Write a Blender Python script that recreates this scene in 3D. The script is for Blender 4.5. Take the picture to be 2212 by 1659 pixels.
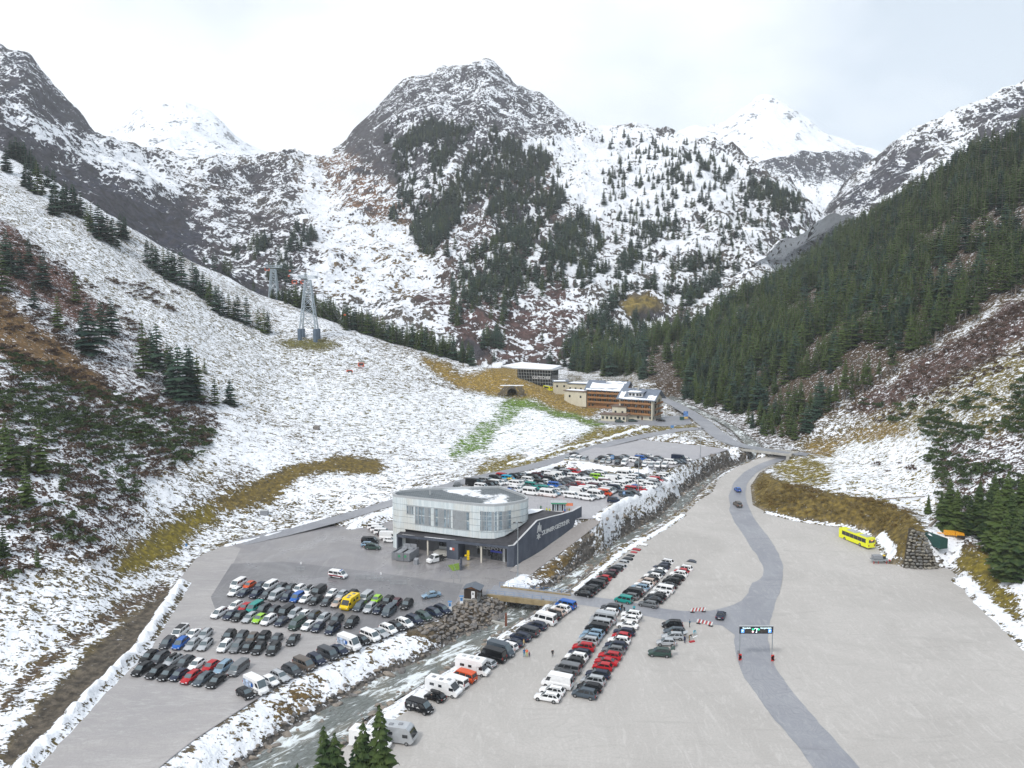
import bpy, bmesh, math, random
import numpy as np
from mathutils import Vector, Matrix
random.seed(7); rng = np.random.default_rng(7)
SC = bpy.context.scene
COL = SC.collection
for o in list(bpy.data.objects): bpy.data.objects.remove(o)

# ------------------------------------------------------------------ camera
FOC = 1703.0; CX = 1106.0; CY = 829.5; HCAM = 70.0; TH = math.atan(164.5/FOC)
cam_d = bpy.data.cameras.new('camera'); cam = bpy.data.objects.new('camera', cam_d); COL.objects.link(cam)
cam.location = (0, 0, HCAM); cam.rotation_euler = (math.radians(90)-TH, 0, 0)
cam_d.sensor_width = 36.0; cam_d.lens = 36.0*FOC/2212.0
cam_d.clip_start = 0.5; cam_d.clip_end = 20000
SC.camera = cam
# ------------------------------------------------------------------ light: overcast daylight
SUN_EL, SUN_AZ = math.radians(48), math.radians(215)
world = bpy.data.worlds.new('World'); SC.world = world; world.use_nodes = True
wt = world.node_tree; wn = wt.nodes; wl = wt.links; wn.clear()
w_out = wn.new('ShaderNodeOutputWorld')
sky = wn.new('ShaderNodeTexSky'); sky.sky_type = 'NISHITA'; sky.sun_disc = False
sky.sun_elevation = SUN_EL; sky.sun_rotation = SUN_AZ; sky.altitude = 1700; sky.air_density = 1.0
bg_s = wn.new('ShaderNodeBackground'); bg_s.inputs[1].default_value = 0.10; wl.new(sky.outputs[0], bg_s.inputs[0])
tc = wn.new('ShaderNodeTexCoord'); mp = wn.new('ShaderNodeMapping'); mp.inputs['Scale'].default_value = (1, 1, 2.2)
wl.new(tc.outputs['Generated'], mp.inputs[0])
cn = wn.new('ShaderNodeTexNoise'); cn.inputs['Scale'].default_value = 2.3; cn.inputs['Detail'].default_value = 6; cn.inputs['Roughness'].default_value = .5
wl.new(mp.outputs[0], cn.inputs['Vector'])
sx = wn.new('ShaderNodeSeparateXYZ'); wl.new(tc.outputs['Generated'], sx.inputs[0])
sa = wn.new('ShaderNodeMath'); sa.operation = 'MULTIPLY_ADD'; sa.inputs[1].default_value = -.28; wl.new(sx.outputs[0], sa.inputs[0]); wl.new(cn.outputs['Fac'], sa.inputs[2])
cr = wn.new('ShaderNodeValToRGB'); e = cr.color_ramp.elements
e[0].position = .34; e[0].color = (.46, .53, .60, 1); e[1].position = .60; e[1].color = (.86, .88, .91, 1)
wl.new(sa.outputs[0], cr.inputs[0])
bg_c = wn.new('ShaderNodeBackground'); bg_c.inputs[1].default_value = 1.0; wl.new(cr.outputs[0], bg_c.inputs[0])
mx = wn.new('ShaderNodeMixShader'); mx.inputs[0].default_value = .93      # closed cloud deck over the clear sky
wl.new(bg_s.outputs[0], mx.inputs[1]); wl.new(bg_c.outputs[0], mx.inputs[2]); wl.new(mx.outputs[0], w_out.inputs['Surface'])
sun_d = bpy.data.lights.new('sun', 'SUN'); sun_d.energy = 1.5; sun_d.angle = math.radians(10); sun_d.color = (1, .97, .93)
sun = bpy.data.objects.new('sun', sun_d); COL.objects.link(sun)
sd = Vector((math.sin(SUN_AZ)*math.cos(SUN_EL), math.cos(SUN_AZ)*math.cos(SUN_EL), math.sin(SUN_EL)))
sun.rotation_euler = sd.to_track_quat('Z', 'Y').to_euler()
SC.view_settings.view_transform = 'Standard'; SC.view_settings.look = 'None'
SC.view_settings.gamma = 1; SC.view_settings.exposure = 0.5; SC.view_settings.use_curve_mapping = False
SC.cycles.max_bounces = 5; SC.cycles.diffuse_bounces = 3; SC.cycles.glossy_bounces = 2; SC.cycles.transparent_max_bounces = 6
SC.cycles.volume_bounces = 2

# ------------------------------------------------------------------ image pixels: photo point (x, y at 2212 px wide) -> ground
ST, CT = math.sin(TH), math.cos(TH)
def at_y(px, py, Y):
    u = (px-CX)/FOC; v = (py-CY)/FOC; t = Y/(CT - v*ST)
    return (u*t, Y, HCAM + t*(-ST - v*CT))
def F(Y): return np.interp(Y, [0, 190, 346, 420, 560, 700, 1000], [0, 0, 8, 13, 18, 22, 60])
def at_z(px, py, z=0.0):
    u = (px-CX)/FOC; v = (py-CY)/FOC; k = CT - v*ST; dz = -ST - v*CT
    if callable(z):
        Y = 200.0
        for _ in range(40): Y = .5*Y + .5*(z(Y)-HCAM)/dz*k
        zz = float(z(Y))
    else: zz = z
    t = (zz-HCAM)/dz
    return (u*t, k*t, zz)
def to_px(X, Y, Z):
    dz = Z-HCAM; d = Y*CT - dz*ST; up = Y*ST + dz*CT
    return CX + FOC*X/d, CY - FOC*up/d
# ------------------------------------------------------------------ noise
def _h(ix, iy, s):
    n = (ix*374761393 + iy*668265263 + s*1442695041) & 0xffffffff
    n = ((n ^ (n >> 13))*1274126177) & 0xffffffff
    return ((n ^ (n >> 16)) & 0xffff)/65535.0
def vn(x, y, s=0):
    x = np.asarray(x, float); y = np.asarray(y, float)
    fx = np.floor(x); fy = np.floor(y); ix = fx.astype(np.int64); iy = fy.astype(np.int64)
    a = x-fx; b = y-fy; a = a*a*a*(a*(a*6-15)+10); b = b*b*b*(b*(b*6-15)+10)
    h00 = _h(ix, iy, s); h10 = _h(ix+1, iy, s); h01 = _h(ix, iy+1, s); h11 = _h(ix+1, iy+1, s)
    return (h00*(1-a)+h10*a)*(1-b) + (h01*(1-a)+h11*a)*b
def fbm(x, y, oct=5, s=0, g=.5, ridged=False):
    t = 0; amp = 1; tot = 0
    for o in range(oct):
        v = vn(x, y, s+o*17)*2-1
        if ridged: v = 1-2*np.abs(v)
        t = t + amp*v; tot += amp; amp *= g
        x, y = x*1.9+y*.6+13.1, y*1.9-x*.6+7.7
    return t/tot
def smooth(a, b, x):
    t = np.clip((x-a)/(b-a), 0, 1); return t*t*(3-2*t)
def blur(A, n, r=1):
    for _ in range(n):
        for ax in (0, 1):
            P = np.pad(A, [(r, r) if i == ax else (0, 0) for i in range(2)], mode='edge')
            A = sum(np.take(P, range(k, k+A.shape[ax]), axis=ax) for k in range(2*r+1))/(2*r+1)
    return A
# ------------------------------------------------------------------ polygons
def poly_in(P, x, y):
    c = np.zeros(x.shape, bool); n = len(P)
    for i in range(n):
        x1, y1 = P[i][:2]; x2, y2 = P[(i+1) % n][:2]
        if y1 == y2: continue
        c ^= ((y1 > y) != (y2 > y)) & (x < (x2-x1)*(y-y1)/(y2-y1)+x1)
    return c
def line_dist(P, x, y, closed=False):
    best = np.full(x.shape, 1e9); zz = np.zeros(x.shape)
    n = len(P)
    for i in range(n if closed else n-1):
        a = P[i]; b = P[(i+1) % n]; dx = b[0]-a[0]; dy = b[1]-a[1]; L = dx*dx+dy*dy+1e-9
        t = np.clip(((x-a[0])*dx+(y-a[1])*dy)/L, 0, 1)
        d = np.hypot(x-a[0]-t*dx, y-a[1]-t*dy); m = d < best
        best = np.where(m, d, best)
        if len(a) > 2: zz = np.where(m, a[2]+t*(b[2]-a[2]), zz)
    return best, zz

# lots, roads, river traced in image coordinates ------------------------------------------------
def Z_(p, z): return [at_z(a, b, z) for a, b in p]
LOT = Z_([(-120,1900),(50,1659),(200,1492),(300,1395),(372,1300),(385,1255),(425,1205),(490,1175),(600,1148),(700,1128),(760,1142),(790,1140),(850,1124),(850,1158),(960,1160),(1098,1178),
          (1104,1222),(1112,1228),(1135,1243),(1100,1262),(1082,1268),(1057,1284),(1030,1288),(990,1300),(948,1338),(905,1352),(851,1368),(766,1404),(711,1428),(656,1456),(601,1481),(546,1516),(491,1552),(419,1599),(364,1642),(250,1740),(150,1900)], 0.0)
UP1 = Z_([(1293,1120),(1341,1089),(1385,1069),(1418,1047),(1457,1036),(1424,1022),(1385,1027),(1316,1022),(1248,1015),(1206,1013),(1165,1022),(1135,1028),(1083,1026),(1022,1038),(985,1060),(960,1085),(1000,1110),(1160,1128),(1256,1121)], 8.5)
UP2 = Z_([(1217,999),(1242,982),(1303,960),(1385,950),(1457,957),(1542,966),(1575,971),(1523,986),(1484,1000),(1451,1010),(1358,1007),(1275,1002)], 11.0)
GRAV = Z_([(500,1900),(560,1800),(700,1650),(765,1600),(836,1547),(913,1491),(963,1464),(990,1453),(1031,1420),(1084,1387),(1133,1348),(1177,1318),(1200,1302),(1236,1289),
           (1235,1275),(1265,1254),(1309,1221),(1345,1191),(1402,1160),(1432,1142),(1476,1113),(1512,1080),(1540,1063),(1552,1035),(1590,1010),(1640,990),(1700,980),(1690,992),(1640,1022),
           (1621,1050),(1626,1091),(1654,1106),(1726,1125),(1826,1138),(1879,1153),(1920,1191),(1923,1216),(1958,1226),(2026,1227),(2051,1228),(2083,1262),(2101,1272),(2130,1303),(2212,1378),(2400,1560),(2600,1900)], F)
HP1 = Z_([(1288,914),(1345,919),(1440,922),(1497,916),(1490,897),(1455,886),(1350,884),(1292,896)], 12.25)
HP2 = Z_([(1262,880),(1345,884),(1375,880),(1380,866),(1262,862)], 13.8)
def zw(Y): return F(Y)-3.6+.8*np.interp(Y, [150, 200], [0, 1])
WL = Z_([(330,1860),(520,1659),(638,1568),(740,1510),(814,1466),(913,1425),(968,1392),(1000,1372),(1064,1350),(1082,1325),(1105,1304),(1150,1285),(1197,1265),(1217,1248),(1261,1217),(1296,1193),(1331,1169),(1380,1140),
         (1424,1118),(1457,1085),(1476,1066),(1503,1047),(1545,1022),(1600,1000),(1630,985),(1619,974),(1604,952),(1582,930),(1553,911),(1519,897),(1483,878),(1440,858)], zw)
WR = Z_([(520,1860),(700,1659),(787,1554),(858,1510),(930,1466),(990,1439),(1029,1414),(1055,1390),(1106,1356),(1133,1343),(1161,1326),(1177,1307),(1205,1288),(1230,1276),(1248,1257),(1278,1232),(1300,1215),(1344,1188),(1388,1162),
         (1440,1124),(1481,1096),(1495,1080),(1523,1052),(1553,1030),(1600,1008),(1650,992),(1641,960),(1615,941),(1597,926),(1568,911),(1535,897),(1500,878),(1455,856)], zw)
WATER = WL + WR[::-1]
def R_(p): return [at_z(a, b, z) for a, b, z in p]
ROAD_L = R_([(520,1172,0),(620,1150,.2),(690,1132,.6),(760,1112,1.5),(840,1088,3.2),(920,1063,5.6),(985,1045,7.8),(1040,1031,8.6),(1095,1020,9.0),(1148,1008,9.4),(1203,994,10),(1245,980,10.7),(1290,966,11),(1345,952,11.3),(1400,940,11.5),(1470,928,12),(1530,925,12)])
ROAD_R = [at_z(a, b, F) for a, b in [(1905,1780),(1815,1670),(1760,1600),(1715,1552),(1675,1500),(1642,1455),(1628,1420),(1622,1378),(1625,1347),(1636,1316),(1648,1285),(1659,1253),(1663,1222),(1653,1191),(1634,1159),(1610,1128),(1595,1097),(1587,1066),(1594,1040),(1615,1018),(1650,1000),(1690,987),(1735,979)]]
JX = [at_z(a, b, F) for a, b in [(1060,1274),(1140,1281),(1230,1293),(1345,1309),(1454,1331),(1540,1334),(1600,1320),(1640,1300)]]
ROAD_H = R_([(1420,858,15),(1455,872,14.5),(1492,893,13.6),(1520,912,12.8),(1545,935,12),(1570,952,11),(1600,963,10.2),(1650,971,9.6),(1700,977,9.2),(1745,982,9)])
PATH = R_([(1122,1238,.05),(1150,1217,.7),(1188,1192,2.2),(1226,1164,4.6),(1262,1136,7.0),(1280,1122,8.4)])
ROADS = [(ROAD_L, 3.6), (ROAD_R, 4.2), (JX, 3.4), (ROAD_H, 3.8), (PATH, 3.4)]
RET = R_([(1660,1030,9),(1682,1044,9.5),(1770,1066,10),(1864,1078,10.5),(1926,1094,10),(1967,1113,9.6),(1990,1138,9)])       # top of the bank behind the bus
CONE = R_([(1955,1150,9.2),(1990,1152,9)])

# slopes as image-pixel stations (photo x; then y, distance) from foot to crest
def layer(tab, U, Yg, back=-.25, front=None):
    K = (len(tab[0])-1)
    W = [[at_y(r[0], r[1+k][0], r[1+k][1]) for k in range(K)] for r in tab]
    Ys = []; Zs = []
    for k in range(K):
        xs = np.array([w[k][0]/w[k][1] for w in W])
        Ys.append(np.interp(U, xs, [w[k][1] for w in W])); Zs.append(np.interp(U, xs, [w[k][2] for w in W]))
    Ys = np.array(Ys); Zs = np.array(Zs); Yc = Yg[:, None]
    Z = np.zeros((len(Yg), len(U)))
    Z[:] = Zs[0][None] if front is None else np.maximum(Zs[0][None]-(Ys[0][None]-Yc)*front, -400)
    for k in range(K-1):
        t = (Yc-Ys[k])/(Ys[k+1]-Ys[k]); seg = Zs[k]+(Zs[k+1]-Zs[k])*np.clip(t, 0, 1)
        Z = np.where(t > 0, seg, Z)
    return np.where(Yc > Ys[-1], Zs[-1]+(Yc-Ys[-1])*back, Z)
TL = [(-900,(1900,100),(1400,140),(1000,200),(500,340),(-100,560)),
      (0,(1680,119),(1250,170),(900,235),(600,360),(311,600)), (100,(1600,128),(1210,180),(900,250),(620,380),(372,580)), (200,(1490,144),(1180,190),(900,270),(640,400),(430,560)),
      (364,(1305,184),(1080,235),(880,315),(680,430),(538,575)),(470,(1190,226),(1040,262),(880,340),(720,450),(584,580)),(600,(1150,240),(1010,290),(880,370),(760,470),(643,580)),
      (700,(1122,250),(1005,300),(890,375),(785,465),(678,560)),(800,(1095,257),(1000,310),(900,380),(803,465),(719,545)),(900,(1070,267),(990,320),(910,380),(835,455),(742,530)),(1000,(1045,278),(985,330),(920,385),(822,485),(772,515)),
      (1100,(1012,300),(970,340),(915,395),(853,462),(800,487)),(1200,(983,321),(960,345),(930,370),(870,440),(835,465)),(1300,(960,345),(945,360),(925,380),(893,412),(880,425)),(1380,(950,350),(935,368),(922,380),(912,392),(906,400)),
      (1600,(960,340),(955,345),(950,350),(945,355),(940,360)),(3000,(960,340),(955,345),(950,350),(945,355),(940,360))]
TR = [(-500,(900,500),(895,510),(890,520),(885,530),(880,540)),(1250,(850,600),(845,605),(840,610),(835,615),(830,620)),(1330,(820,600),(810,620),(800,640),(790,650),(780,660)),(1400,(820,540),(800,570),(780,600),(762,625),(742,680)),(1500,(880,440),(860,470),(820,520),(768,600),(705,740)),
      (1600,(958,362),(920,400),(860,460),(768,560),(642,800)),(1700,(1115,256),(1035,285),(965,345),(760,500),(605,820)),(1800,(1125,247),(1058,268),(950,340),(710,480),(528,850)),
      (1900,(1165,235),(1085,252),(925,330),(680,455),(470,820)),(2000,(1228,209),(1130,225),(900,310),(650,440),(402,780)),(2100,(1275,195),(1160,207),(900,280),(625,415),(345,740)),(2212,(1380,166),(1200,190),(900,262),(600,400),(285,700)),
      (2500,(1600,130),(1250,175),(950,230),(500,400),(80,620)),(3200,(1900,100),(1300,160),(950,220),(450,380),(0,560))]
U = np.linspace(-.92, .92, 860); NY = 700
Yg = 72*np.exp(np.linspace(0, math.log(1150/72), NY))
XG = U[None]*Yg[:, None]; YG = np.repeat(Yg[:, None], len(U), 1)
LL = blur(layer(TL, U, Yg, -.30), 3, 5); RR_ = blur(layer(TR, U, Yg, -.45), 3, 5)
FL = np.repeat(F(Yg)[:, None], len(U), 1)
B = np.maximum(np.maximum(LL, RR_), FL-.3)
amp = np.interp(np.maximum(LL, RR_)-FL, [0, 3, 30, 80], [.25, .6, 2.6, 5.0])
B = B + amp*fbm(XG/38, YG/38, 5, 3) + .35*fbm(XG/4.5, YG/4.5, 3, 9)*np.clip(amp, .3, 1.4)
near = YG < 520
def zpad(P): return P
Wt = np.full(B.shape, 1/12.0**1.25); Zt = B*Wt
inside = np.zeros(B.shape, bool); Zin = np.zeros(B.shape)
xn, yn = XG[near], YG[near]
pads = [(LOT, lambda Y: 0*Y), (UP1, lambda Y: 0*Y+8.5), (UP2, lambda Y: 0*Y+11.0), (GRAV, F), (WATER, lambda Y: zw(Y)-.35), (HP1, lambda Y: 0*Y+12.25), (HP2, lambda Y: 0*Y+13.8)]
DPAD = []
wt_n = Wt[near]; zt_n = Zt[near]; in_n = inside[near]; zi_n = Zin[near]
for P, zf in pads:
    i = poly_in(P, xn, yn); d, _ = line_dist(P, xn, yn, True); z = zf(yn)
    DPAD.append(np.where(i, -d, d))
    w = np.exp(-(d/22)**2)/(np.where(i, 0, d)**1.25+.02); wt_n += w; zt_n += w*(z-.12)
    zi_n = np.where(i & ~in_n, z-.12, zi_n); in_n |= i
for P, hw in ROADS:
    d, z = line_dist(P, xn, yn); i = d < hw
    DPAD.append(d-hw)
    w = np.exp(-(np.maximum(d-hw, 0)/18)**2)/(np.maximum(d-hw, 0)**1.25+.02); wt_n += w; zt_n += w*(z-.12)
    zi_n = np.where(i & ~in_n, z-.12, zi_n); in_n |= i
for P in (RET, CONE):
    d, z = line_dist(P, xn, yn); w = np.exp(-(d/18)**2)/(d**1.25+.1); wt_n += w; zt_n += w*z
zn = np.where(in_n, zi_n, zt_n/wt_n)
dmin = np.min([np.abs(d) for d in DPAD], axis=0)
DW = DPAD[4]
rough = smooth(0, 5, dmin)*(~in_n)
zn = zn + (rough*.5+.10)*fbm(xn/2.6, yn/2.6, 4, 31)*np.where(in_n & (dmin > .8), .0, 1)
# ploughed snow ridges along the edges of the lots
BERMS = [(Z_([(20,1690),(120,1585),(200,1500),(300,1405),(365,1305),(392,1262)], 0.), 1.5, 1.5), (Z_([(800,1575),(880,1520),(960,1468),(990,1455)], 0.), .5, 1.3),
         (Z_([(1240,1276),(1310,1222),(1345,1193),(1400,1162),(1440,1138),(1476,1113)], F), .45, .9), (Z_([(1654,1107),(1726,1126),(1826,1139),(1880,1155)], F), .5, .8),(Z_([(1900,1168),(1922,1192),(1924,1212)], F), 1.3, 1.6),
         (Z_([(2075,1255),(2101,1274),(2130,1305),(2212,1380),(2300,1470)], F), .9, 1.8), (Z_([(490,1176),(600,1149),(700,1122)], 0.3), .4, 1.2),(Z_([(1135,1028),(1165,1020),(1206,1010),(1248,1014),(1316,1021),(1385,1026),(1424,1021)], 8.5), .9, 1.4),
         (R_([(760,1140,0),(800,1128,0),(848,1118,0)]), .8, 1.5), (R_([(1100,1000,9.4),(1200,975,10.4),(1290,952,11.4),(1400,928,12)]), .7, 1.2),
         (Z_([(1300,1116),(1345,1086),(1390,1066),(1425,1045),(1462,1034)], 8.5), 1.0, 2.0), (Z_([(1456,955),(1540,963),(1574,969)], 11.0), .6, .9), (R_([(1130,1246,0),(1100,1264,0)]), .6, 1.5)]
bn = np.zeros(xn.shape)
for P, h, w in BERMS:
    d, _ = line_dist(P, xn, yn); g = np.exp(-(d/w)**2)
    zn = zn + h*g*(.55+.9*vn(xn/1.7, yn/1.7, 5)); bn = np.maximum(bn, g)
ZG = B.copy(); ZG[near] = zn
BERM = np.zeros(B.shape); BERM[near] = bn
DWG = np.full(B.shape, 99.); DWG[near] = DW
DPG = np.full(B.shape, 99.); DPG[near] = dmin
INP = np.zeros(B.shape, bool); INP[near] = in_n
LYR = np.where((RR_ > LL) & (U[None]+0*YG > .07), 1, 0)
def ground(x, y):
    k = math.log(max(y, 72.1)/72)/math.log(1150/72)*(NY-1); c = (x/y+.92)/1.84*(len(U)-1)
    k = min(max(k, 0), NY-1.001); c = min(max(c, 0), len(U)-1.001)
    i, j = int(k), int(c); a, b = k-i, c-j
    return float((ZG[i, j]*(1-a)+ZG[i+1, j]*a)*(1-b)+(ZG[i, j+1]*(1-a)+ZG[i+1, j+1]*a)*b)
def hit(px, py, Ymin=90, Ymax=1100):
    Y = Ymin; pr = None
    while Y < Ymax:
        x, _, z = at_y(px, py, Y); g = ground(x, Y)
        if z <= g:
            return (x, Y, g)
        Y *= 1.003
    return (x, Y, ground(x, Y))
# ------------------------------------------------------------------ materials
def newmat(name):
    m = bpy.data.materials.new(name); m.use_nodes = True
    nt = m.node_tree; bs = nt.nodes['Principled BSDF']; return m, nt, bs
def N(nt, t, **k):
    n = nt.nodes.new(t)
    for a, b in k.items():
        if a.startswith('i_'):
            kk = a[2:]; n.inputs[int(kk) if kk.isdigit() else kk].default_value = b
        else: setattr(n, a, b)
    return n
def simple(name, col, rough=.6, metal=0, spec=.5, noise=0, nscale=3, emit=None, coat=0, bump=0):
    m, nt, bs = newmat(name); L = nt.links
    bs.inputs['Base Color'].default_value = (*col, 1); bs.inputs['Roughness'].default_value = rough
    bs.inputs['Metallic'].default_value = metal; bs.inputs['Specular IOR Level'].default_value = spec
    bs.inputs['Coat Weight'].default_value = coat
    m.diffuse_color = (*col, 1)
    if noise or bump:
        tcn = N(nt, 'ShaderNodeTexCoord'); no = N(nt, 'ShaderNodeTexNoise'); no.inputs['Scale'].default_value = nscale; no.inputs['Detail'].default_value = 6
        L.new(tcn.outputs['Object'], no.inputs['Vector'])
    if noise:
        mr = N(nt, 'ShaderNodeMapRange'); mr.inputs[1].default_value = .3; mr.inputs[2].default_value = .7; mr.inputs[3].default_value = 1-noise; mr.inputs[4].default_value = 1+noise
        L.new(no.outputs['Fac'], mr.inputs[0])
        mm = N(nt, 'ShaderNodeVectorMath', operation='SCALE'); mm.inputs[0].default_value = col; L.new(mr.outputs[0], mm.inputs['Scale']); L.new(mm.outputs[0], bs.inputs['Base Color'])
    if bump:
        bp = N(nt, 'ShaderNodeBump'); bp.inputs['Strength'].default_value = 1; bp.inputs['Distance'].default_value = bump
        L.new(no.outputs['Fac'], bp.inputs['Height']); L.new(bp.outputs[0], bs.inputs['Normal'])
    if emit:
        bs.inputs['Emission Color'].default_value = (*emit[0], 1); bs.inputs['Emission Strength'].default_value = emit[1]
    return m
def math_(nt, op, a, b=None, clamp=False):
    n = nt.nodes.new('ShaderNodeMath'); n.operation = op; n.use_clamp = clamp
    for k, v in ((0, a), (1, b)):
        if v is None: continue
        if isinstance(v, (int, float)): n.inputs[k].default_value = v
        else: nt.links.new(v, n.inputs[k])
    return n.outputs[0]
def mix_(nt, f, a, b, mode='MIX'):
    n = nt.nodes.new('ShaderNodeMix'); n.data_type = 'RGBA'; n.blend_type = mode
    for k, v in ((0, f), (6, a), (7, b)):
        if isinstance(v, (int, float)): n.inputs[k].default_value = v
        elif isinstance(v, tuple): n.inputs[k].default_value = (*v, 1) if len(v) == 3 else v
        else: nt.links.new(v, n.inputs[k])
    return n.outputs[2]
def noise_(nt, vec, scale, detail=6, rough=.55, sc=(1, 1, 1), dist=0):
    mp_ = nt.nodes.new('ShaderNodeMapping'); mp_.inputs['Scale'].default_value = sc; nt.links.new(vec, mp_.inputs[0])
    n = nt.nodes.new('ShaderNodeTexNoise'); n.inputs['Scale'].default_value = scale; n.inputs['Detail'].default_value = detail; n.inputs['Roughness'].default_value = rough; n.inputs['Distortion'].default_value = dist
    nt.links.new(mp_.outputs[0], n.inputs['Vector']); return n.outputs['Fac']
def ramp_(nt, v, a, b, lo=0, hi=1):
    n = nt.nodes.new('ShaderNodeMapRange'); n.interpolation_type = 'SMOOTHSTEP'
    n.inputs[1].default_value = a; n.inputs[2].default_value = b; n.inputs[3].default_value = lo; n.inputs[4].default_value = hi
    nt.links.new(v, n.inputs[0]); return n.outputs[0]
def ground_mat(name, s1, s2, bump, aniso=(1, 1.6, 1.6), snowcol=(.86, .88, .92)):
    """thin broken snow over turf, scrub and rock: attribute cov = how much snow lies here, gcol = what is under it"""
    m, nt, bs = newmat(name); L = nt.links
    geo = N(nt, 'ShaderNodeNewGeometry'); pos = geo.outputs['Position']
    cov = N(nt, 'ShaderNodeAttribute', attribute_name='cov').outputs['Fac']
    gc = N(nt, 'ShaderNodeAttribute', attribute_name='gcol').outputs['Color']
    a = noise_(nt, pos, s1, 5, .62, aniso, .6); b = noise_(nt, pos, s2, 4, .6, aniso, .3)
    n = math_(nt, 'ADD', math_(nt, 'MULTIPLY', a, .5), math_(nt, 'MULTIPLY', b, .5))
    n = ramp_(nt, n, .33, .67)
    d = math_(nt, 'SUBTRACT', cov, n)
    sf = ramp_(nt, d, -.045, .075)
    c = noise_(nt, pos, s2*.7, 5, .6); v1 = ramp_(nt, c, .3, .7, .55, 1.5)
    g1 = N(nt, 'ShaderNodeVectorMath', operation='SCALE'); L.new(gc, g1.inputs[0]); L.new(v1, g1.inputs['Scale'])
    dk = ramp_(nt, noise_(nt, pos, s1*2.2, 3, .5), .42, .62)
    g2 = mix_(nt, math_(nt, 'MULTIPLY', dk, .45), g1.outputs[0], (.035, .032, .028))
    dirty = ramp_(nt, noise_(nt, pos, s1*.35, 4, .6), .45, .8)
    sn = mix_(nt, math_(nt, 'MULTIPLY', dirty, .5), snowcol, (.62, .64, .67))
    L.new(mix_(nt, sf, g2, sn), bs.inputs['Base Color'])
    bs.inputs['Roughness'].default_value = .85; bs.inputs['Specular IOR Level'].default_value = .2
    bp = N(nt, 'ShaderNodeBump'); bp.inputs['Strength'].default_value = 1; bp.inputs['Distance'].default_value = bump
    h = math_(nt, 'ADD', math_(nt, 'MULTIPLY', sf, .35), math_(nt, 'ADD', a, c)); L.new(h, bp.inputs['Height']); L.new(bp.outputs[0], bs.inputs['Normal'])
    return m
M_GROUND = ground_mat('patchy_snow_turf', .33, 1.1, .5)
M_MOUNT = ground_mat('snowy_rock', .04, .19, 5.0, (1.35, 1, .75))
M_FAR = ground_mat('far_snowy_rock', .010, .045, 14.0, (1, 1, 1))

# ------------------------------------------------------------------ object helpers
def tag(o, label=None, cat=None, group=None, kind=None):
    if label: o['label'] = label
    if cat: o['category'] = cat
    if group: o['group'] = group
    if kind: o['kind'] = kind
    return o
def link(o, parent=None):
    COL.objects.link(o)
    if parent is not None: o.parent = parent
    return o
def empty(name, loc, rz=0):
    o = bpy.data.objects.new(name, None); o.location = loc; o.rotation_euler = (0, 0, rz); o.empty_display_size = .5
    return link(o)
def np_mesh(name, V, Q, mat, attrs=None, smooth_=True):
    me = bpy.data.meshes.new(name); nV = len(V); nF = len(Q); k = Q.shape[1]
    me.vertices.add(nV); me.vertices.foreach_set('co', np.asarray(V, np.float32).ravel())
    me.loops.add(nF*k); me.polygons.add(nF)
    me.loops.foreach_set('vertex_index', Q.ravel().astype(np.int32))
    me.polygons.foreach_set('loop_start', (np.arange(nF)*k).astype(np.int32))
    me.update(calc_edges=True)
    if smooth_: me.polygons.foreach_set('use_smooth', np.ones(nF, bool))
    me.materials.append(mat)
    for an, A in (attrs or {}).items():
        if A.ndim == 1:
            at = me.attributes.new(an, 'FLOAT', 'POINT'); at.data.foreach_set('value', A.astype(np.float32))
        else:
            at = me.attributes.new(an, 'FLOAT_COLOR', 'POINT'); C4 = np.ones((len(A), 4), np.float32); C4[:, :3] = A; at.data.foreach_set('color', C4.ravel())
    return me
def grid_mesh(name, X, Y, Z, mat, attrs=None, keep=None):
    r, c = X.shape; idx = np.arange(r*c).reshape(r, c)
    Q = np.stack([idx[:-1, :-1], idx[:-1, 1:], idx[1:, 1:], idx[1:, :-1]], -1)
    if keep is not None: Q = Q[keep[:-1, :-1] | keep[1:, 1:]]
    Q = Q.reshape(-1, 4)
    V = np.stack([X.ravel(), Y.ravel(), Z.ravel()], -1)
    return np_mesh(name, V, Q, mat, attrs)

# ------------------------------------------------------------------ what lies on the near ground
def region(px, py, poly, soft=10, s=1, wob=9):
    """soft membership of projected image pixels in an image-space outline, with a wandering edge"""
    qx = px + wob*(fbm(px/23, py/23, 3, s)); qy = py + wob*(fbm(px/23+40, py/23, 3, s+3))
    return poly_in(poly, qx, qy).astype(float)
def paint(px, py, cov, col, regs, where=None):
    for poly, c, rgb, *o in regs:
        xs = [p[0] for p in poly]; ys = [p[1] for p in poly]; pad = 25
        bb = (px > min(xs)-pad) & (px < max(xs)+pad) & (py > min(ys)-pad) & (py < max(ys)+pad)
        if where is not None: bb &= where
        if not bb.any(): continue
        m = np.zeros(px.shape); m[bb] = region(px[bb], py[bb], poly, s=len(poly), wob=1.5*(o[0] if o else 9))
        m = blur(m, 2, 2)
        cov[:] = cov*(1-m)+c*m
        for k in range(3): col[..., k] = col[..., k]*(1-m)+rgb[k]*m
OLV = (.19, .15, .022); OLD = (.155, .112, .03); BRN = (.075, .045, .032); GRN = (.13, .21, .03); RST = (.17, .10, .04); DRT = (.105, .088, .068); RCK = (.13, .12, .125); YEL = (.27, .18, .04)
PXg, PYg = to_px(XG, YG, ZG)
cov = np.where(LYR == 0, .66, .52); cov = cov + .20*fbm(XG/60, YG/60, 3, 77) + .16*fbm(XG/14+YG/60, YG/9, 3, 78)
col = np.zeros(B.shape+(3,)); col[:] = (.13, .10, .04)
isR = (LYR == 1) | ((PXg > 1560) & (YG < 420))
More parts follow.
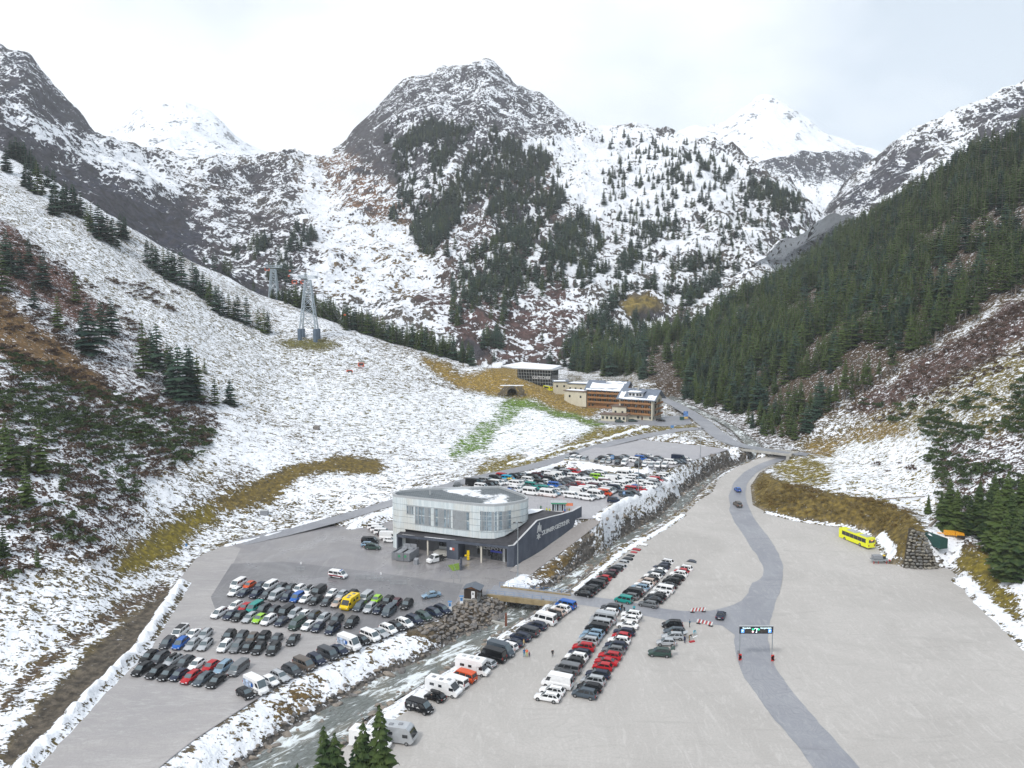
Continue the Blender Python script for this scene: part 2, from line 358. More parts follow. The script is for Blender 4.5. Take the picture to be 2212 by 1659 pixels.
paint(PXg, PYg, cov, col, [
 ([(0,380),(300,560),(560,700),(700,740),(900,800),(900,900),(620,900),(480,880),(330,720),(0,470)], .62, (.15,.12,.04)),
 ([(620,820),(1000,860),(1200,900),(1000,960),(760,960),(600,900)], .70, (.15,.13,.04)),
 ([(1000,850),(1110,862),(1250,915),(1290,925),(1180,965),(1050,985),(930,985),(1020,930)], .78, (.12,.16,.03)),
 ([(-500,420),(0,470),(120,560),(260,690),(350,735),(445,865),(480,930),(420,980),(330,1010),(300,1120),(200,1200),(100,1230),(0,1260),(-500,1300)], .53, BRN, 20),
 ([(-200,560),(0,640),(60,690),(150,760),(250,850),(330,890),(200,860),(80,800),(0,770),(-200,700)], .16, RST, 12),
 ([(0,480),(110,560),(250,690),(200,700),(60,640),(0,600)], .25, (.11,.05,.035), 12),
 ([(364,530),(470,572),(589,612),(690,655),(690,668),(589,628),(470,590),(364,545)], .35, (.08,.07,.035), 5),
 ([(590,742),(640,728),(700,730),(740,745),(700,757),(640,752)], .12, (.14,.13,.04), 5),
 ([(1130,858),(1150,872),(1110,905),(1060,950),(1020,985),(960,990),(1000,950),(1060,905),(1095,868)], .40, (.12,.22,.02), 12),
 ([(905,772),(960,780),(985,812),(1050,800),(1110,790),(1200,835),(1300,880),(1285,900),(1200,885),(1150,862),(1070,857),(1000,840),(940,805)], .14, YEL, 6),
 ([(1090,862),(1150,868),(1200,885),(1290,905),(1355,912),(1400,925),(1320,932),(1262,945),(1290,925),(1200,895),(1100,875)], .14, GRN, 6),
 ([(1320,915),(1420,905),(1500,900),(1512,915),(1480,928),(1400,930),(1290,950),(1200,978),(1150,995),(1180,980),(1262,945)], .30, OLV, 6),
 ([(1380,905),(1500,900),(1510,915),(1470,928),(1350,932)], .12, OLV, 5),
 ([(1025,1008),(1055,992),(1124,981),(1179,990),(1138,1011),(1041,1027)], .30, OLV, 6),
 ([(243,1223),(324,1146),(405,1097),(455,1083),(486,1119),(432,1146),(360,1205),(270,1250)], .10, OLV, 8),
 ([(455,1083),(560,1030),(640,1000),(760,983),(830,996),(825,1022),(700,1020),(650,1032),(590,1085),(480,1104)], .06, OLD, 6),
 ([(590,1083),(650,1040),(700,1030),(840,1030),(760,1060),(650,1085)], .80, OLD, 6),
 ([(215,1280),(245,1225),(330,1140),(420,1085),(560,1015),(550,1008),(410,1075),(320,1130),(225,1230)], .45, BRN, 4),
 ([(385,1268),(400,1280),(330,1375),(200,1495),(100,1590),(10,1660),(0,1640),(40,1570),(90,1510),(200,1405),(300,1315),(350,1280)], .02, DRT, 5),
 ([(345,1258),(370,1268),(200,1370),(60,1480),(0,1560),(0,1520),(60,1450),(180,1350)], .22, (.10,.07,.05), 6),
], ~isR)
paint(PXg, PYg, cov, col, [
 ([(1300,640),(1500,640),(1900,400),(2212,150),(2600,0),(2600,500),(2212,632),(2050,722),(1950,792),(1860,852),(1800,882),(1740,942),(1700,962),(1620,932),(1560,892),(1480,872),(1440,855),(1380,815)], .22, (.075,.05,.03), 14),
 ([(1795,885),(1850,870),(1950,795),(2212,635),(2600,480),(2600,640),(2212,735),(2060,830),(1900,905)], .24, (.085,.048,.038), 14),
 ([(1880,905),(2060,830),(2212,740),(2600,650),(2600,860),(2212,930),(2000,950),(1900,960)], .40, (.16,.13,.035), 20),
 ([(1740,975),(1900,905),(2000,950),(1980,1000),(1900,985),(1760,1010)], .28, (.22,.15,.04), 16),
 ([(1700,1010),(1850,960),(2010,930),(2050,1000),(2010,1110),(1960,1105),(1880,1080),(1770,1055),(1700,1040)], .70, OLV, 16),
 ([(2010,950),(2212,930),(2600,900),(2600,1150),(2212,1200),(2060,1180),(2040,1080)], .48, BRN, 18),
 ([(1618,1055),(1640,1010),(1690,1040),(1770,1062),(1864,1076),(1926,1092),(1967,1111),(1995,1140),(1960,1228),(1930,1218),(1879,1156),(1726,1128),(1654,1108),(1626,1094)], .03, OLD, 4),
 ([(1660,1000),(1740,985),(1800,1010),(1780,1050),(1690,1035)], .30, OLV, 8),
 ([(2035,1222),(2000,1120),(2060,1140),(2080,1200),(2060,1230)], .88, DRT, 6),
 ([(2085,1190),(2140,1190),(2150,1245),(2185,1280),(2212,1350),(2150,1300),(2085,1240),(2062,1215)], .08, OLV, 7),
 ([(2150,1240),(2300,1230),(2400,1400),(2240,1370),(2190,1290)], .86, OLV, 8),
], isR)
# banks of the stream and the strips between the lots
strip = near & (DPG < 30) & (np.abs(PXg-1200) < 1300) & (ZG < F(YG)+9) & (DWG < 26) & ~INP
paint(PXg, PYg, cov, col, [
 ([(300,1860),(300,1640),(491,1551),(601,1480),(711,1427),(851,1366),(905,1350),(960,1345),(1010,1372),(968,1392),(814,1466),(638,1568),(500,1700)], .80, (.15,.11,.05), 5),
 ([(600,1500),(680,1455),(700,1475),(690,1520),(640,1560),(590,1560)], .52, (.15,.10,.04), 8),
 ([(860,1372),(905,1352),(948,1340),(990,1300),(1050,1288),(1110,1308),(1088,1328),(1064,1350),(1000,1372),(940,1385),(900,1372)], .10, (.09,.07,.05), 4),
 ([(1084,1262),(1115,1243),(1140,1243),(1180,1215),(1190,1225),(1150,1250),(1200,1262),(1180,1275)], .92, BRN, 4),
 ([(1137,1242),(1200,1190),(1293,1120),(1320,1120),(1372,1142),(1296,1193),(1217,1248),(1190,1262),(1165,1250)], .14, (.15,.10,.035), 5),
 ([(1293,1118),(1330,1092),(1388,1066),(1457,1035),(1424,1022),(1451,1010),(1523,986),(1575,971),(1620,985),(1545,1022),(1503,1047),(1457,1085),(1424,1118),(1380,1140),(1330,1125)], .70, (.13,.10,.04), 6),
 ([(1200,1262),(1300,1195),(1345,1188),(1440,1124),(1553,1030),(1655,975),(1660,990),(1560,1040),(1480,1112),(1345,1194),(1235,1276)], .42, (.18,.13,.05), 4),
 ([(700,1659),(860,1512),(1055,1390),(1177,1308),(1200,1302),(1084,1390),(836,1550),(700,1700)], .80, (.15,.12,.06), 4),
 ([(1430,855),(1520,895),(1620,960),(1640,985),(1720,985),(1700,950),(1600,890),(1480,850)], .48, (.10,.075,.055), 10),
], strip)
paint(PXg, PYg, cov, col, [
 ([(1150,1026),(1205,1000),(1275,1000),(1358,1006),(1452,1010),(1424,1023),(1385,1028),(1316,1023),(1248,1016)], .16, OLV, 3),
 ([(1375,948),(1457,946),(1545,960),(1575,966),(1540,972),(1457,960),(1385,954)], .30, OLD, 3),
 ([(1262,945),(1290,925),(1380,922),(1500,917),(1514,922),(1480,936),(1400,936),(1290,954),(1200,982),(1140,1000),(1180,978)], .24, OLV, 5),
], near & ~INP)
mskR = (Yg > 450) & (Yg < 1000); crR = Yg[mskR][np.argmin(PYg[mskR], axis=0)]
beh = isR & (YG > crR[None]+18) & (PXg > 1380)
cov[beh] = .74+.2*fbm(XG[beh]/30, YG[beh]/30, 3, 5); col[beh] = (.07, .075, .045)
wetb = (DWG < 1.5) & ~INP & near
cov = np.where(wetb, np.minimum(cov, .12+.16*np.clip(DWG, 0, 2)), cov); col[wetb] = (.07, .065, .06)
cov = np.maximum(cov, BERM*1.15*(BERM > .35))
# the last metre beside asphalt and gravel is grit
edge = (DPG < 1.0) & near & (BERM < .3)
cov = np.where(edge, cov*.75, cov); col[edge] = col[edge]*.5+np.array((.19, .17, .15))*.5
me = grid_mesh('terrain', XG, YG, ZG, M_GROUND, {'cov': cov.ravel(), 'gcol': col.reshape(-1, 3)})
terrain = link(bpy.data.objects.new('terrain', me)); tag(terrain, kind='structure')
COVG = cov
# ------------------------------------------------------------------ mountains behind
TC = [(-1000,(100,900),(20,1000),(-80,1150),(-250,1350),(-420,1550)),(-400,(180,850),(120,950),(40,1100),(-60,1300),(-170,1500)),(0,(330,850),(280,950),(230,1100),(165,1300),(90,1500)),(60,(375,840),(325,950),(262,1100),(180,1300),(115,1500)),(110,(420,820),(370,950),(310,1100),(250,1300),(178,1500)),(200,(480,800),(430,930),(385,1080),(335,1280),(283,1500)),
      (300,(540,790),(490,920),(430,1080),(375,1280),(322,1500)),(400,(590,780),(550,900),(470,1100),(410,1300),(346,1500)),(500,(620,780),(575,900),(485,1120),(415,1330),(351,1500)),(600,(650,750),(600,900),(485,1150),(405,1330),(349,1500)),
      (700,(668,740),(592,900),(500,1150),(400,1450),(328,1750)),(740,(680,735),(600,915),(495,1160),(385,1470),(312,1790)),(770,(690,733),(600,935),(485,1180),(360,1480),(276,1830)),(805,(700,730),(600,950),(480,1200),(345,1500),(242,1850)),(835,(710,728),(605,945),(480,1200),(332,1500),(205,1870)),(880,(730,722),(615,935),(480,1200),(312,1500),(170,1890)),(950,(750,710),(620,930),(470,1200),(285,1520),(153,1900)),(1000,(765,700),(620,930),(465,1200),(278,1540),(143,1900)),
      (1050,(775,690),(620,930),(460,1200),(270,1550),(117,1900)),(1085,(780,688),(622,928),(465,1200),(278,1550),(142,1890)),(1110,(785,688),(625,925),(470,1190),(292,1530),(168,1860)),(1155,(792,684),(632,912),(485,1170),(328,1490),(197,1810)),(1200,(800,680),(640,900),(500,1150),(360,1450),(221,1750)),(1260,(802,682),(640,900),(510,1130),(380,1400),(262,1700)),(1350,(800,690),(640,900),(520,1100),(400,1350),(277,1650)),(1420,(770,740),(632,920),(520,1100),(405,1320),(288,1600)),
      (1500,(720,800),(620,950),(520,1100),(410,1300),(300,1550)),(1580,(660,880),(595,990),(515,1110),(425,1265),(330,1450)),(1650,(620,950),(570,1020),(510,1120),(440,1230),(366,1350)),(1700,(590,1000),(555,1060),(515,1130),(455,1220),(396,1310)),(1740,(570,1050),(545,1090),(518,1145),(478,1210),(438,1280)),(1785,(545,1100),(535,1130),(525,1170),(508,1210),(490,1250)),
      (1850,(570,1100),(570,1130),(570,1170),(570,1210),(570,1250)),(3000,(640,1100),(640,1130),(640,1170),(640,1210),(640,1250))]
def mountain(name, tab, u0, u1, nu, y0, y1, ny, mat, a1, s1, a2, s2, regs, base, rockf, back=-.5, front=None, seed=50, sky=None, nblur=2):
    Um = np.linspace(u0, u1, nu); Ym = y0*np.exp(np.linspace(0, math.log(y1/y0), ny))
    Z = blur(layer(tab, Um, Ym, back, front), nblur, 2)
    X = Um[None]*Ym[:, None]; Y = np.repeat(Ym[:, None], nu, 1)
    steep = np.hypot(*np.gradient(Z))/(Ym[:, None]*(math.log(y1/y0)/ny))
    wr = smooth(.15, .6, steep)
    fadeR = np.interp(Ym, [y1*.70, y1*.82, y1], [1, .45, .45])[:, None]
    Z = Z + fadeR*a1*(.35+.65*wr)*fbm(X/s1, Y/s1, 6, seed, .55, True) + a2*fbm(X/s2, Y/s2, 4, seed+5)
    gx = np.gradient(Z, axis=1)/(np.gradient(X, axis=1)+1e-6); gy = np.gradient(Z, axis=0)/(np.gradient(Y, axis=0)+1e-6)
    sl = np.hypot(gx, gy); px, py = to_px(X, Y, Z)
    cv = np.full(Z.shape, base[0]) + .10*fbm(X/90, Y/90, 3, seed+30); cl = np.zeros(Z.shape+(3,)); cl[:] = base[1]
    paint(px, py, cv, cl, regs)
    cv = cv - rockf*smooth(.75, 1.7, sl) + .12*fbm(X/(s1*.8), Y/(s1*.8), 3, seed+9)
    k = smooth(.8, 1.4, sl)[..., None]; cl = cl*(1-k)+np.array((.058, .055, .066))*k
    me_ = grid_mesh(name, X, Y, Z, mat, {'cov': cv.ravel(), 'gcol': cl.reshape(-1, 3)})
    o = link(bpy.data.objects.new(name, me_)); tag(o, kind='structure')
    return o, (Um, Ym, X, Y, Z, px, py, sl)
DKB = (.038, .040, .058); PUR = (.055, .045, .05)
REG_C = [
 ([(-200,200),(60,300),(200,360),(400,420),(640,470),(700,600),(620,660),(400,640),(200,520),(0,400),(-200,300)], .40, (.075,.065,.07), 26),
 ([(0,240),(120,290),(260,330),(300,420),(420,470),(560,600),(420,620),(300,560),(180,490),(0,340)], .26, DKB, 24),
 ([(200,400),(330,440),(480,520),(620,610),(560,640),(440,600),(330,540),(240,480)], .12, DKB, 20),
 ([(0,90),(60,115),(200,275),(260,320),(180,310),(60,250),(0,220)], .42, DKB, 14),
 ([(0,215),(160,280),(330,350),(420,420),(330,410),(180,350),(0,270)], .80, DKB, 14),
 ([(440,360),(640,352),(700,400),(640,440),(560,420),(440,400)], .45, PUR, 14),
 ([(420,480),(640,470),(700,560),(690,650),(560,620),(440,560)], .48, PUR, 22),
 ([(640,352),(740,330),(860,420),(900,560),(780,560),(650,470)], .80, (.17,.11,.06), 12),
 ([(740,330),(830,190),(960,150),(1060,130),(1180,190),(1230,250),(1200,330),(1000,330),(870,430),(760,400)], .46, (.055,.052,.062), 16),
 ([(740,320),(800,235),(840,300),(870,420),(760,410)], .20, (.06,.055,.06), 12),
 ([(690,350),(760,330),(870,420),(1000,560),(940,600),(800,480),(700,420)], .45, (.19,.10,.05), 12),
 ([(1060,290),(1210,300),(1290,270),(1500,300),(1640,370),(1560,430),(1350,480),(1200,400)], .88, (.09,.08,.06), 16),
 ([(860,420),(1180,330),(1220,520),(1120,700),(1000,720),(940,640)], .45, (.09,.06,.05), 18),
 ([(900,640),(1200,540),(1300,720),(1200,800),(1000,780)], .50, (.095,.055,.05), 18),
 ([(1340,650),(1410,630),(1430,660),(1390,690),(1345,680)], .08, (.24,.18,.05), 5),
 ([(760,480),(900,480),(960,640),(700,640),(650,600)], .74, (.16,.11,.05), 16)]
mt, MG = mountain('mountain', TC, -.92, .62, 760, 600, 2150, 500, M_MOUNT, 36, 190, 9, 50, REG_C, (.64, (.10, .085, .07)), .24, back=-.7, front=.45, nblur=1)
TFR = [(1560,(480,1500),(400,2100),(372,2200),(350,2290),(345,2300)),(1620,(490,1500),(400,2100),(375,2200),(352,2290),(345,2300)),(1690,(500,1500),(420,2100),(380,2200),(340,2290),(330,2300)),(1720,(500,1500),(430,2100),(380,2200),(328,2290),(318,2300)),(1780,(520,1500),(430,2100),(380,2200),(330,2290),(322,2300)),(1850,(520,1500),(420,2100),(370,2200),(318,2290),(310,2300)),(1895,(520,1500),(420,2100),(372,2200),(338,2290),(330,2300)),(1940,(520,1500),(430,2100),(400,2200),(380,2290),(370,2300)),(2300,(540,1500),(500,2100),(480,2200),(460,2290),(450,2300))]
TRR = [(1600,(620,1200),(620,1260),(620,1300),(620,1350),(620,1400)),(1700,(560,1200),(560,1250),(555,1300),(548,1350),(545,1400)),(1780,(520,1200),(500,1260),(488,1330),(470,1400),(462,1450)),(1820,(500,1150),(480,1230),(455,1300),(425,1380),(405,1450)),(1850,(500,1120),(470,1200),(435,1300),(400,1380),(368,1450)),(1890,(500,1100),(460,1180),(420,1280),(385,1360),(345,1450)),
       (1940,(490,1080),(440,1160),(390,1260),(345,1340),(298,1430)),(2020,(470,1060),(410,1150),(360,1250),(310,1330),(258,1410)),(2100,(440,1040),(380,1140),(330,1240),(275,1320),(222,1400)),(2212,(400,1020),(330,1120),(280,1220),(230,1310),(176,1400)),(2400,(330,1000),(260,1100),(200,1200),(130,1300),(60,1400)),(2900,(200,1000),(100,1100),(0,1200),(-100,1300),(-200,1400))]
REG_R = [([(1800,450),(1900,350),(2000,300),(1990,360),(1900,430),(1830,480)], .40, DKB, 10), ([(2090,240),(2212,190),(2400,100),(2400,260),(2150,280)], .45, DKB, 12)]
mtr, MGR = mountain('mountain', TRR, .30, 1.0, 300, 1000, 1800, 220, M_MOUNT, 22, 120, 6, 40, REG_R, (.72, (.09, .085, .07)), .35, back=-.7, seed=91)
mfr, _ = mountain('mountain', TFR, .22, .62, 180, 1450, 2700, 130, M_MOUNT, 34, 170, 10, 60, [([(1680,330),(1900,320),(1880,390),(1760,400),(1690,370)], .35, DKB, 10), ([(1620,340),(1690,330),(1700,380),(1640,360)], .35, DKB, 8)], (.86, (.08, .08, .09)), .5, back=-.7, seed=120)
TFL = [(60,(420,3458),(380,4655),(330,5453),(300,5852),(290,5985)),(200,(420,3458),(370,4655),(330,5453),(290,5852),(272,5985)),(262,(420,3458),(370,4655),(320,5453),(275,5852),(252,5985)),(300,(420,3458),(365,4655),(300,5453),(240,5852),(222,5985)),(340,(420,3458),(360,4655),(290,5453),(225,5852),(204,5985)),(400,(420,3458),(360,4655),(290,5453),(230,5852),(212,5985)),(450,(420,3458),(365,4655),(300,5453),(250,5852),(236,5985)),(510,(420,3458),(370,4655),(330,5453),(300,5852),(292,5985)),(560,(420,3458),(380,4655),(350,5453),(330,5852),(326,5985)),(700,(420,3458),(400,4655),(370,5453),(355,5852),(350,5985))]
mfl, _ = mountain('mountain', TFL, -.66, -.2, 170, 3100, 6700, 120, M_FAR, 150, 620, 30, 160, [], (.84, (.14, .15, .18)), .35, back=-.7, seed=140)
TFC = [(1400,(420,3724),(400,4655),(360,5719),(320,6118),(310,6251)),(1465,(420,3724),(390,4655),(340,5719),(290,6118),(270,6251)),(1500,(420,3724),(385,4655),(330,5719),(275,6118),(255,6251)),(1560,(420,3724),(385,4655),(335,5719),(290,6118),(262,6251)),(1600,(420,3724),(380,4655),(310,5719),(240,6118),(222,6251)),(1640,(420,3724),(380,4655),(300,5719),(215,6118),(198,6251)),(1668,(420,3724),(380,4655),(300,5719),(220,6118),(196,6251)),(1720,(420,3724),(385,4655),(310,5719),(245,6118),(235,6251)),(1780,(420,3724),(390,4655),(330,5719),(290,6118),(283,6251)),(1850,(420,3724),(400,4655),(350,5719),(320,6118),(310,6251)),(2000,(430,3724),(410,4655),(390,5719),(370,6118),(360,6251))]
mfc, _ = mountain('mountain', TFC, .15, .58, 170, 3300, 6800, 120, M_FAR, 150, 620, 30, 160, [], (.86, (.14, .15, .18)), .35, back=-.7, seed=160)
# ground that carries on beyond and behind everything built
gm = bpy.data.meshes.new('ground'); S = 9000
gm.from_pydata([(-S, -600, -8), (S, -600, -8), (S, S, -8), (-S, S, -8)], [], [(0, 1, 2, 3)]); gm.materials.append(simple('snowy_ground', (.7, .72, .75), .9, noise=.1, nscale=.02))
tag(link(bpy.data.objects.new('ground', gm)), kind='structure')
# air between here and the peaks: one closed box of thin even haze
HAZE_D = 8e-5
hv = bpy.data.meshes.new('haze'); a, b, z0, z1 = 4200, 6900, -9.5, 2100
v = [(x, y, z) for z in (z0, z1) for y in (-500, b) for x in (-a, a)]
hv.from_pydata(v, [], [(0, 2, 3, 1), (4, 5, 7, 6), (0, 1, 5, 4), (1, 3, 7, 5), (3, 2, 6, 7), (2, 0, 4, 6)])
hm = bpy.data.materials.new('haze_air'); hm.use_nodes = True; ht = hm.node_tree; ht.nodes.clear()
ho = ht.nodes.new('ShaderNodeOutputMaterial'); hp = ht.nodes.new('ShaderNodeVolumePrincipled')
hp.inputs['Color'].default_value = (.93, .965, 1, 1); hp.inputs['Density'].default_value = HAZE_D; hp.inputs['Anisotropy'].default_value = 0
ht.links.new(hp.outputs[0], ho.inputs['Volume']); hv.materials.append(hm)
haze = link(bpy.data.objects.new('haze', hv)); tag(haze, kind='stuff')
haze['label'] = 'thin pale haze filling the valley air'; haze['category'] = 'haze'
# ------------------------------------------------------------------ sheets: lots, roads, water
def sheet(name, P, zf, lift, mat, step=6.0):
    bm = bmesh.new(); vs = [bm.verts.new((p[0], p[1], 0)) for p in P]
    f = bm.faces.new(vs); bmesh.ops.triangulate(bm, faces=[f])
    ys = [p[1] for p in P]; y = min(ys)+step
    while y < max(ys):
        bmesh.ops.bisect_plane(bm, geom=bm.verts[:]+bm.edges[:]+bm.faces[:], plane_co=(0, y, 0), plane_no=(0, 1, 0)); y += step
    for v_ in bm.verts: v_.co.z = float(zf(v_.co.y))+lift
    for f_ in bm.faces:
        if f_.normal.z < 0: f_.normal_flip()
    bmesh.ops.recalc_face_normals(bm, faces=bm.faces)
    m_ = bpy.data.meshes.new(name); bm.to_mesh(m_); bm.free(); m_.materials.append(mat)
    if m_.polygons and m_.polygons[0].normal.z < 0: m_.flip_normals()
    return tag(link(bpy.data.objects.new(name, m_)), kind='structure')
def resample(P, step=3.0):
    P = np.array([[p[0], p[1], p[2]] for p in P]); s = np.r_[0, np.cumsum(np.hypot(*np.diff(P[:, :2], axis=0).T))]
    t = np.linspace(0, s[-1], max(3, int(s[-1]/step))); Q = np.stack([np.interp(t, s, P[:, k]) for k in range(3)], 1)
    for _ in range(4): Q[1:-1] = .25*Q[:-2]+.5*Q[1:-1]+.25*Q[2:]
    return Q
def ribbon(name, P, hw, lift, mat, hwf=None):
    Q = resample(P, 1.5); T = np.gradient(Q[:, :2], axis=0); T /= np.hypot(*T.T)[:, None]; Nn = np.stack([-T[:, 1], T[:, 0]], 1)
    V = []; n = 5
    for i, q in enumerate(Q):
        h = (hw if hwf is None else hwf(q))*(1+.07*float(fbm(q[0]/3, q[1]/3, 3, 4)))
        for k in range(n):
            s = (k/(n-1)*2-1)*h; V.append((q[0]+Nn[i, 0]*s, q[1]+Nn[i, 1]*s, q[2]+lift))
    idx = np.arange(len(Q)*n).reshape(len(Q), n)
    Qd = np.stack([idx[:-1, :-1], idx[1:, :-1], idx[1:, 1:], idx[:-1, 1:]], -1).reshape(-1, 4)
    m_ = np_mesh(name, np.array(V), Qd, mat)
    if m_.polygons[0].normal.z < 0: m_.flip_normals()
    return tag(link(bpy.data.objects.new(name, m_)), kind='structure')
def surf_mat(name, c1, c2, c3, rough, wet=0, streak=None, gravel=0):
    m, nt, bs = newmat(name); L = nt.links
    pos = N(nt, 'ShaderNodeNewGeometry').outputs['Position']
    a = ramp_(nt, noise_(nt, pos, .035, 6, .6, (1, 1, 1), 1.2), .35, .65)
    c = mix_(nt, a, c1, c2)
    st = noise_(nt, pos, .55, 6, .72, streak or (1, .12, 1), 1.8)
    c = mix_(nt, ramp_(nt, st, .48, .70, 0, .6), c, c3)
    st2 = noise_(nt, pos, .22, 4, .6, (.2, 1, 1), 2.5)
    c = mix_(nt, ramp_(nt, st2, .53, .75, 0, .35 if gravel else .5), c, tuple(x*.76 for x in c1))
    big = noise_(nt, pos, .012, 4, .55, (1, 1, 1), .8); c = mix_(nt, ramp_(nt, big, .5, .7, 0, .45), c, tuple(x*.80 for x in c1))
    # curved tyre tracks: thin rings of a stretched, warped field
    tr = noise_(nt, pos, .055, 2, .4, (1, 1, 1), 1.5)
    wv = math_(nt, 'ABSOLUTE', math_(nt, 'SUBTRACT', math_(nt, 'FRACT', math_(nt, 'MULTIPLY', tr, 26)), .5))
    c = mix_(nt, math_(nt, 'MULTIPLY', ramp_(nt, wv, .0, .22, .13 if gravel else .26, 0), ramp_(nt, a, .3, .8)), c, tuple(x*.6 for x in c1))
    f = noise_(nt, pos, 2.6 if gravel else 6, 4, .7); c = mix_(nt, ramp_(nt, f, .35, .7, 0, .22), c, tuple(x*.55 for x in c1))
    L.new(c, bs.inputs['Base Color'])
    r = ramp_(nt, noise_(nt, pos, .045, 5, .6, (1, 1, 1), 1), .42, .60, rough, rough-wet)
    L.new(r, bs.inputs['Roughness']); bs.inputs['Specular IOR Level'].default_value = .5 if wet else .3
    bp = N(nt, 'ShaderNodeBump'); bp.inputs['Strength'].default_value = .5; bp.inputs['Distance'].default_value = .05 if gravel else .01
    L.new(f, bp.inputs['Height']); L.new(bp.outputs[0], bs.inputs['Normal'])
    return m
M_ASPH = surf_mat('wet_asphalt', (.235, .225, .235), (.30, .285, .28), (.36, .35, .345), .55, .38)
M_GRAV = surf_mat('compacted_gravel', (.415, .394, .372), (.475, .452, .428), (.555, .535, .51), .85, 0, (1, .25, 1), gravel=1)
M_ROAD = surf_mat('road_asphalt', (.24, .246, .272), (.295, .30, .322), (.37, .37, .382), .55, .2, (1, .3, 1))
M_PATH = surf_mat('track_grit', (.27, .25, .24), (.33, .31, .30), (.36, .34, .33), .85)
sheet('parking_lot', LOT, lambda y: 0., .02, M_ASPH)
sheet('parking_lot', UP1, lambda y: 8.5, .02, surf_mat('upper_asphalt', (.36, .35, .37), (.41, .40, .41), (.45, .44, .45), .55, .2))
sheet('parking_lot', UP2, lambda y: 11., .02, bpy.data.materials['upper_asphalt'])
sheet('gravel_lot', GRAV, F, .02, M_GRAV)
ribbon('road', ROAD_L, 3.4, .035, M_ROAD)
ribbon('road', ROAD_R, 3.5, .045, M_ROAD)
ribbon('road', JX, 3.2, .05, M_ROAD)
ribbon('road', ROAD_H, 3.8, .06, M_ROAD)
ribbon('path', PATH, 3.3, .03, M_PATH)
flare = Z_([(1540,1326),(1595,1306),(1632,1262),(1660,1300),(1625,1420),(1596,1378),(1560,1352),(1500,1343)], 0)
sheet('road', flare, lambda y: F(y), .055, M_ROAD)
LG = Z_([(50,1659),(200,1492),(300,1395),(372,1300),(385,1255),(425,1205),(490,1175),(520,1185),(505,1215),(458,1285),(480,1330),(640,1362),(760,1382),(860,1366),(766,1402),(711,1426),(656,1454),(601,1479),(546,1514),(491,1550),(419,1597),(364,1640),(250,1738),(150,1898),(-118,1898)], 0)
sheet('gravel_lot', LG, lambda y: 0., .026, surf_mat('damp_gravel', (.33, .315, .315), (.40, .38, .37), (.50, .49, .48), .8, .1, (.3, 1, 1), gravel=1))
# darker, freshly laid rectangle of the lower lot
SL = Z_([(500,1218),(612,1213),(800,1235),(1000,1262),(985,1300),(930,1332),(760,1380),(640,1360),(470,1330),(455,1290)], 0)
m_dark = surf_mat('newer_asphalt', (.17, .165, .175), (.21, .205, .21), (.27, .265, .27), .5, .35)
sheet('asphalt_patch', SL, lambda y: 0., .028, m_dark)
# water ------------------------------------------------------------------------------------
def water_mat():
    m, nt, bs = newmat('glacier_water'); L = nt.links
    pos = N(nt, 'ShaderNodeNewGeometry').outputs['Position']
    mp_ = N(nt, 'ShaderNodeMapping'); mp_.inputs['Rotation'].default_value = (0, 0, math.radians(-50)); L.new(pos, mp_.inputs[0]); q = mp_.outputs[0]
    a = noise_(nt, q, .42, 6, .68, (.45, 1.2, 1), 1.4); b = noise_(nt, q, .12, 3, .5, (1, 1, 1), .6); c = noise_(nt, q, 1.6, 5, .7, (.5, 1, 1), 1)
    foam = ramp_(nt, math_(nt, 'ADD', math_(nt, 'MULTIPLY', a, .75), math_(nt, 'MULTIPLY', b, .35)), .54, .65)
    base = mix_(nt, ramp_(nt, c, .35, .65), (.12, .135, .12), (.22, .24, .235))
    base = mix_(nt, ramp_(nt, b, .4, .65), base, (.20, .195, .16))
    L.new(mix_(nt, foam, base, (.80, .85, .87)), bs.inputs['Base Color'])
    L.new(ramp_(nt, foam, 0, 1, .12, .6), bs.inputs['Roughness'])
    bp = N(nt, 'ShaderNodeBump'); bp.inputs['Strength'].default_value = 1; bp.inputs['Distance'].default_value = .35
    L.new(math_(nt, 'ADD', math_(nt, 'MULTIPLY', a, 1.2), c), bp.inputs['Height']); L.new(bp.outputs[0], bs.inputs['Normal'])
    return m
sheet('river', WATER, lambda y: zw(y), .0, water_mat(), 4)
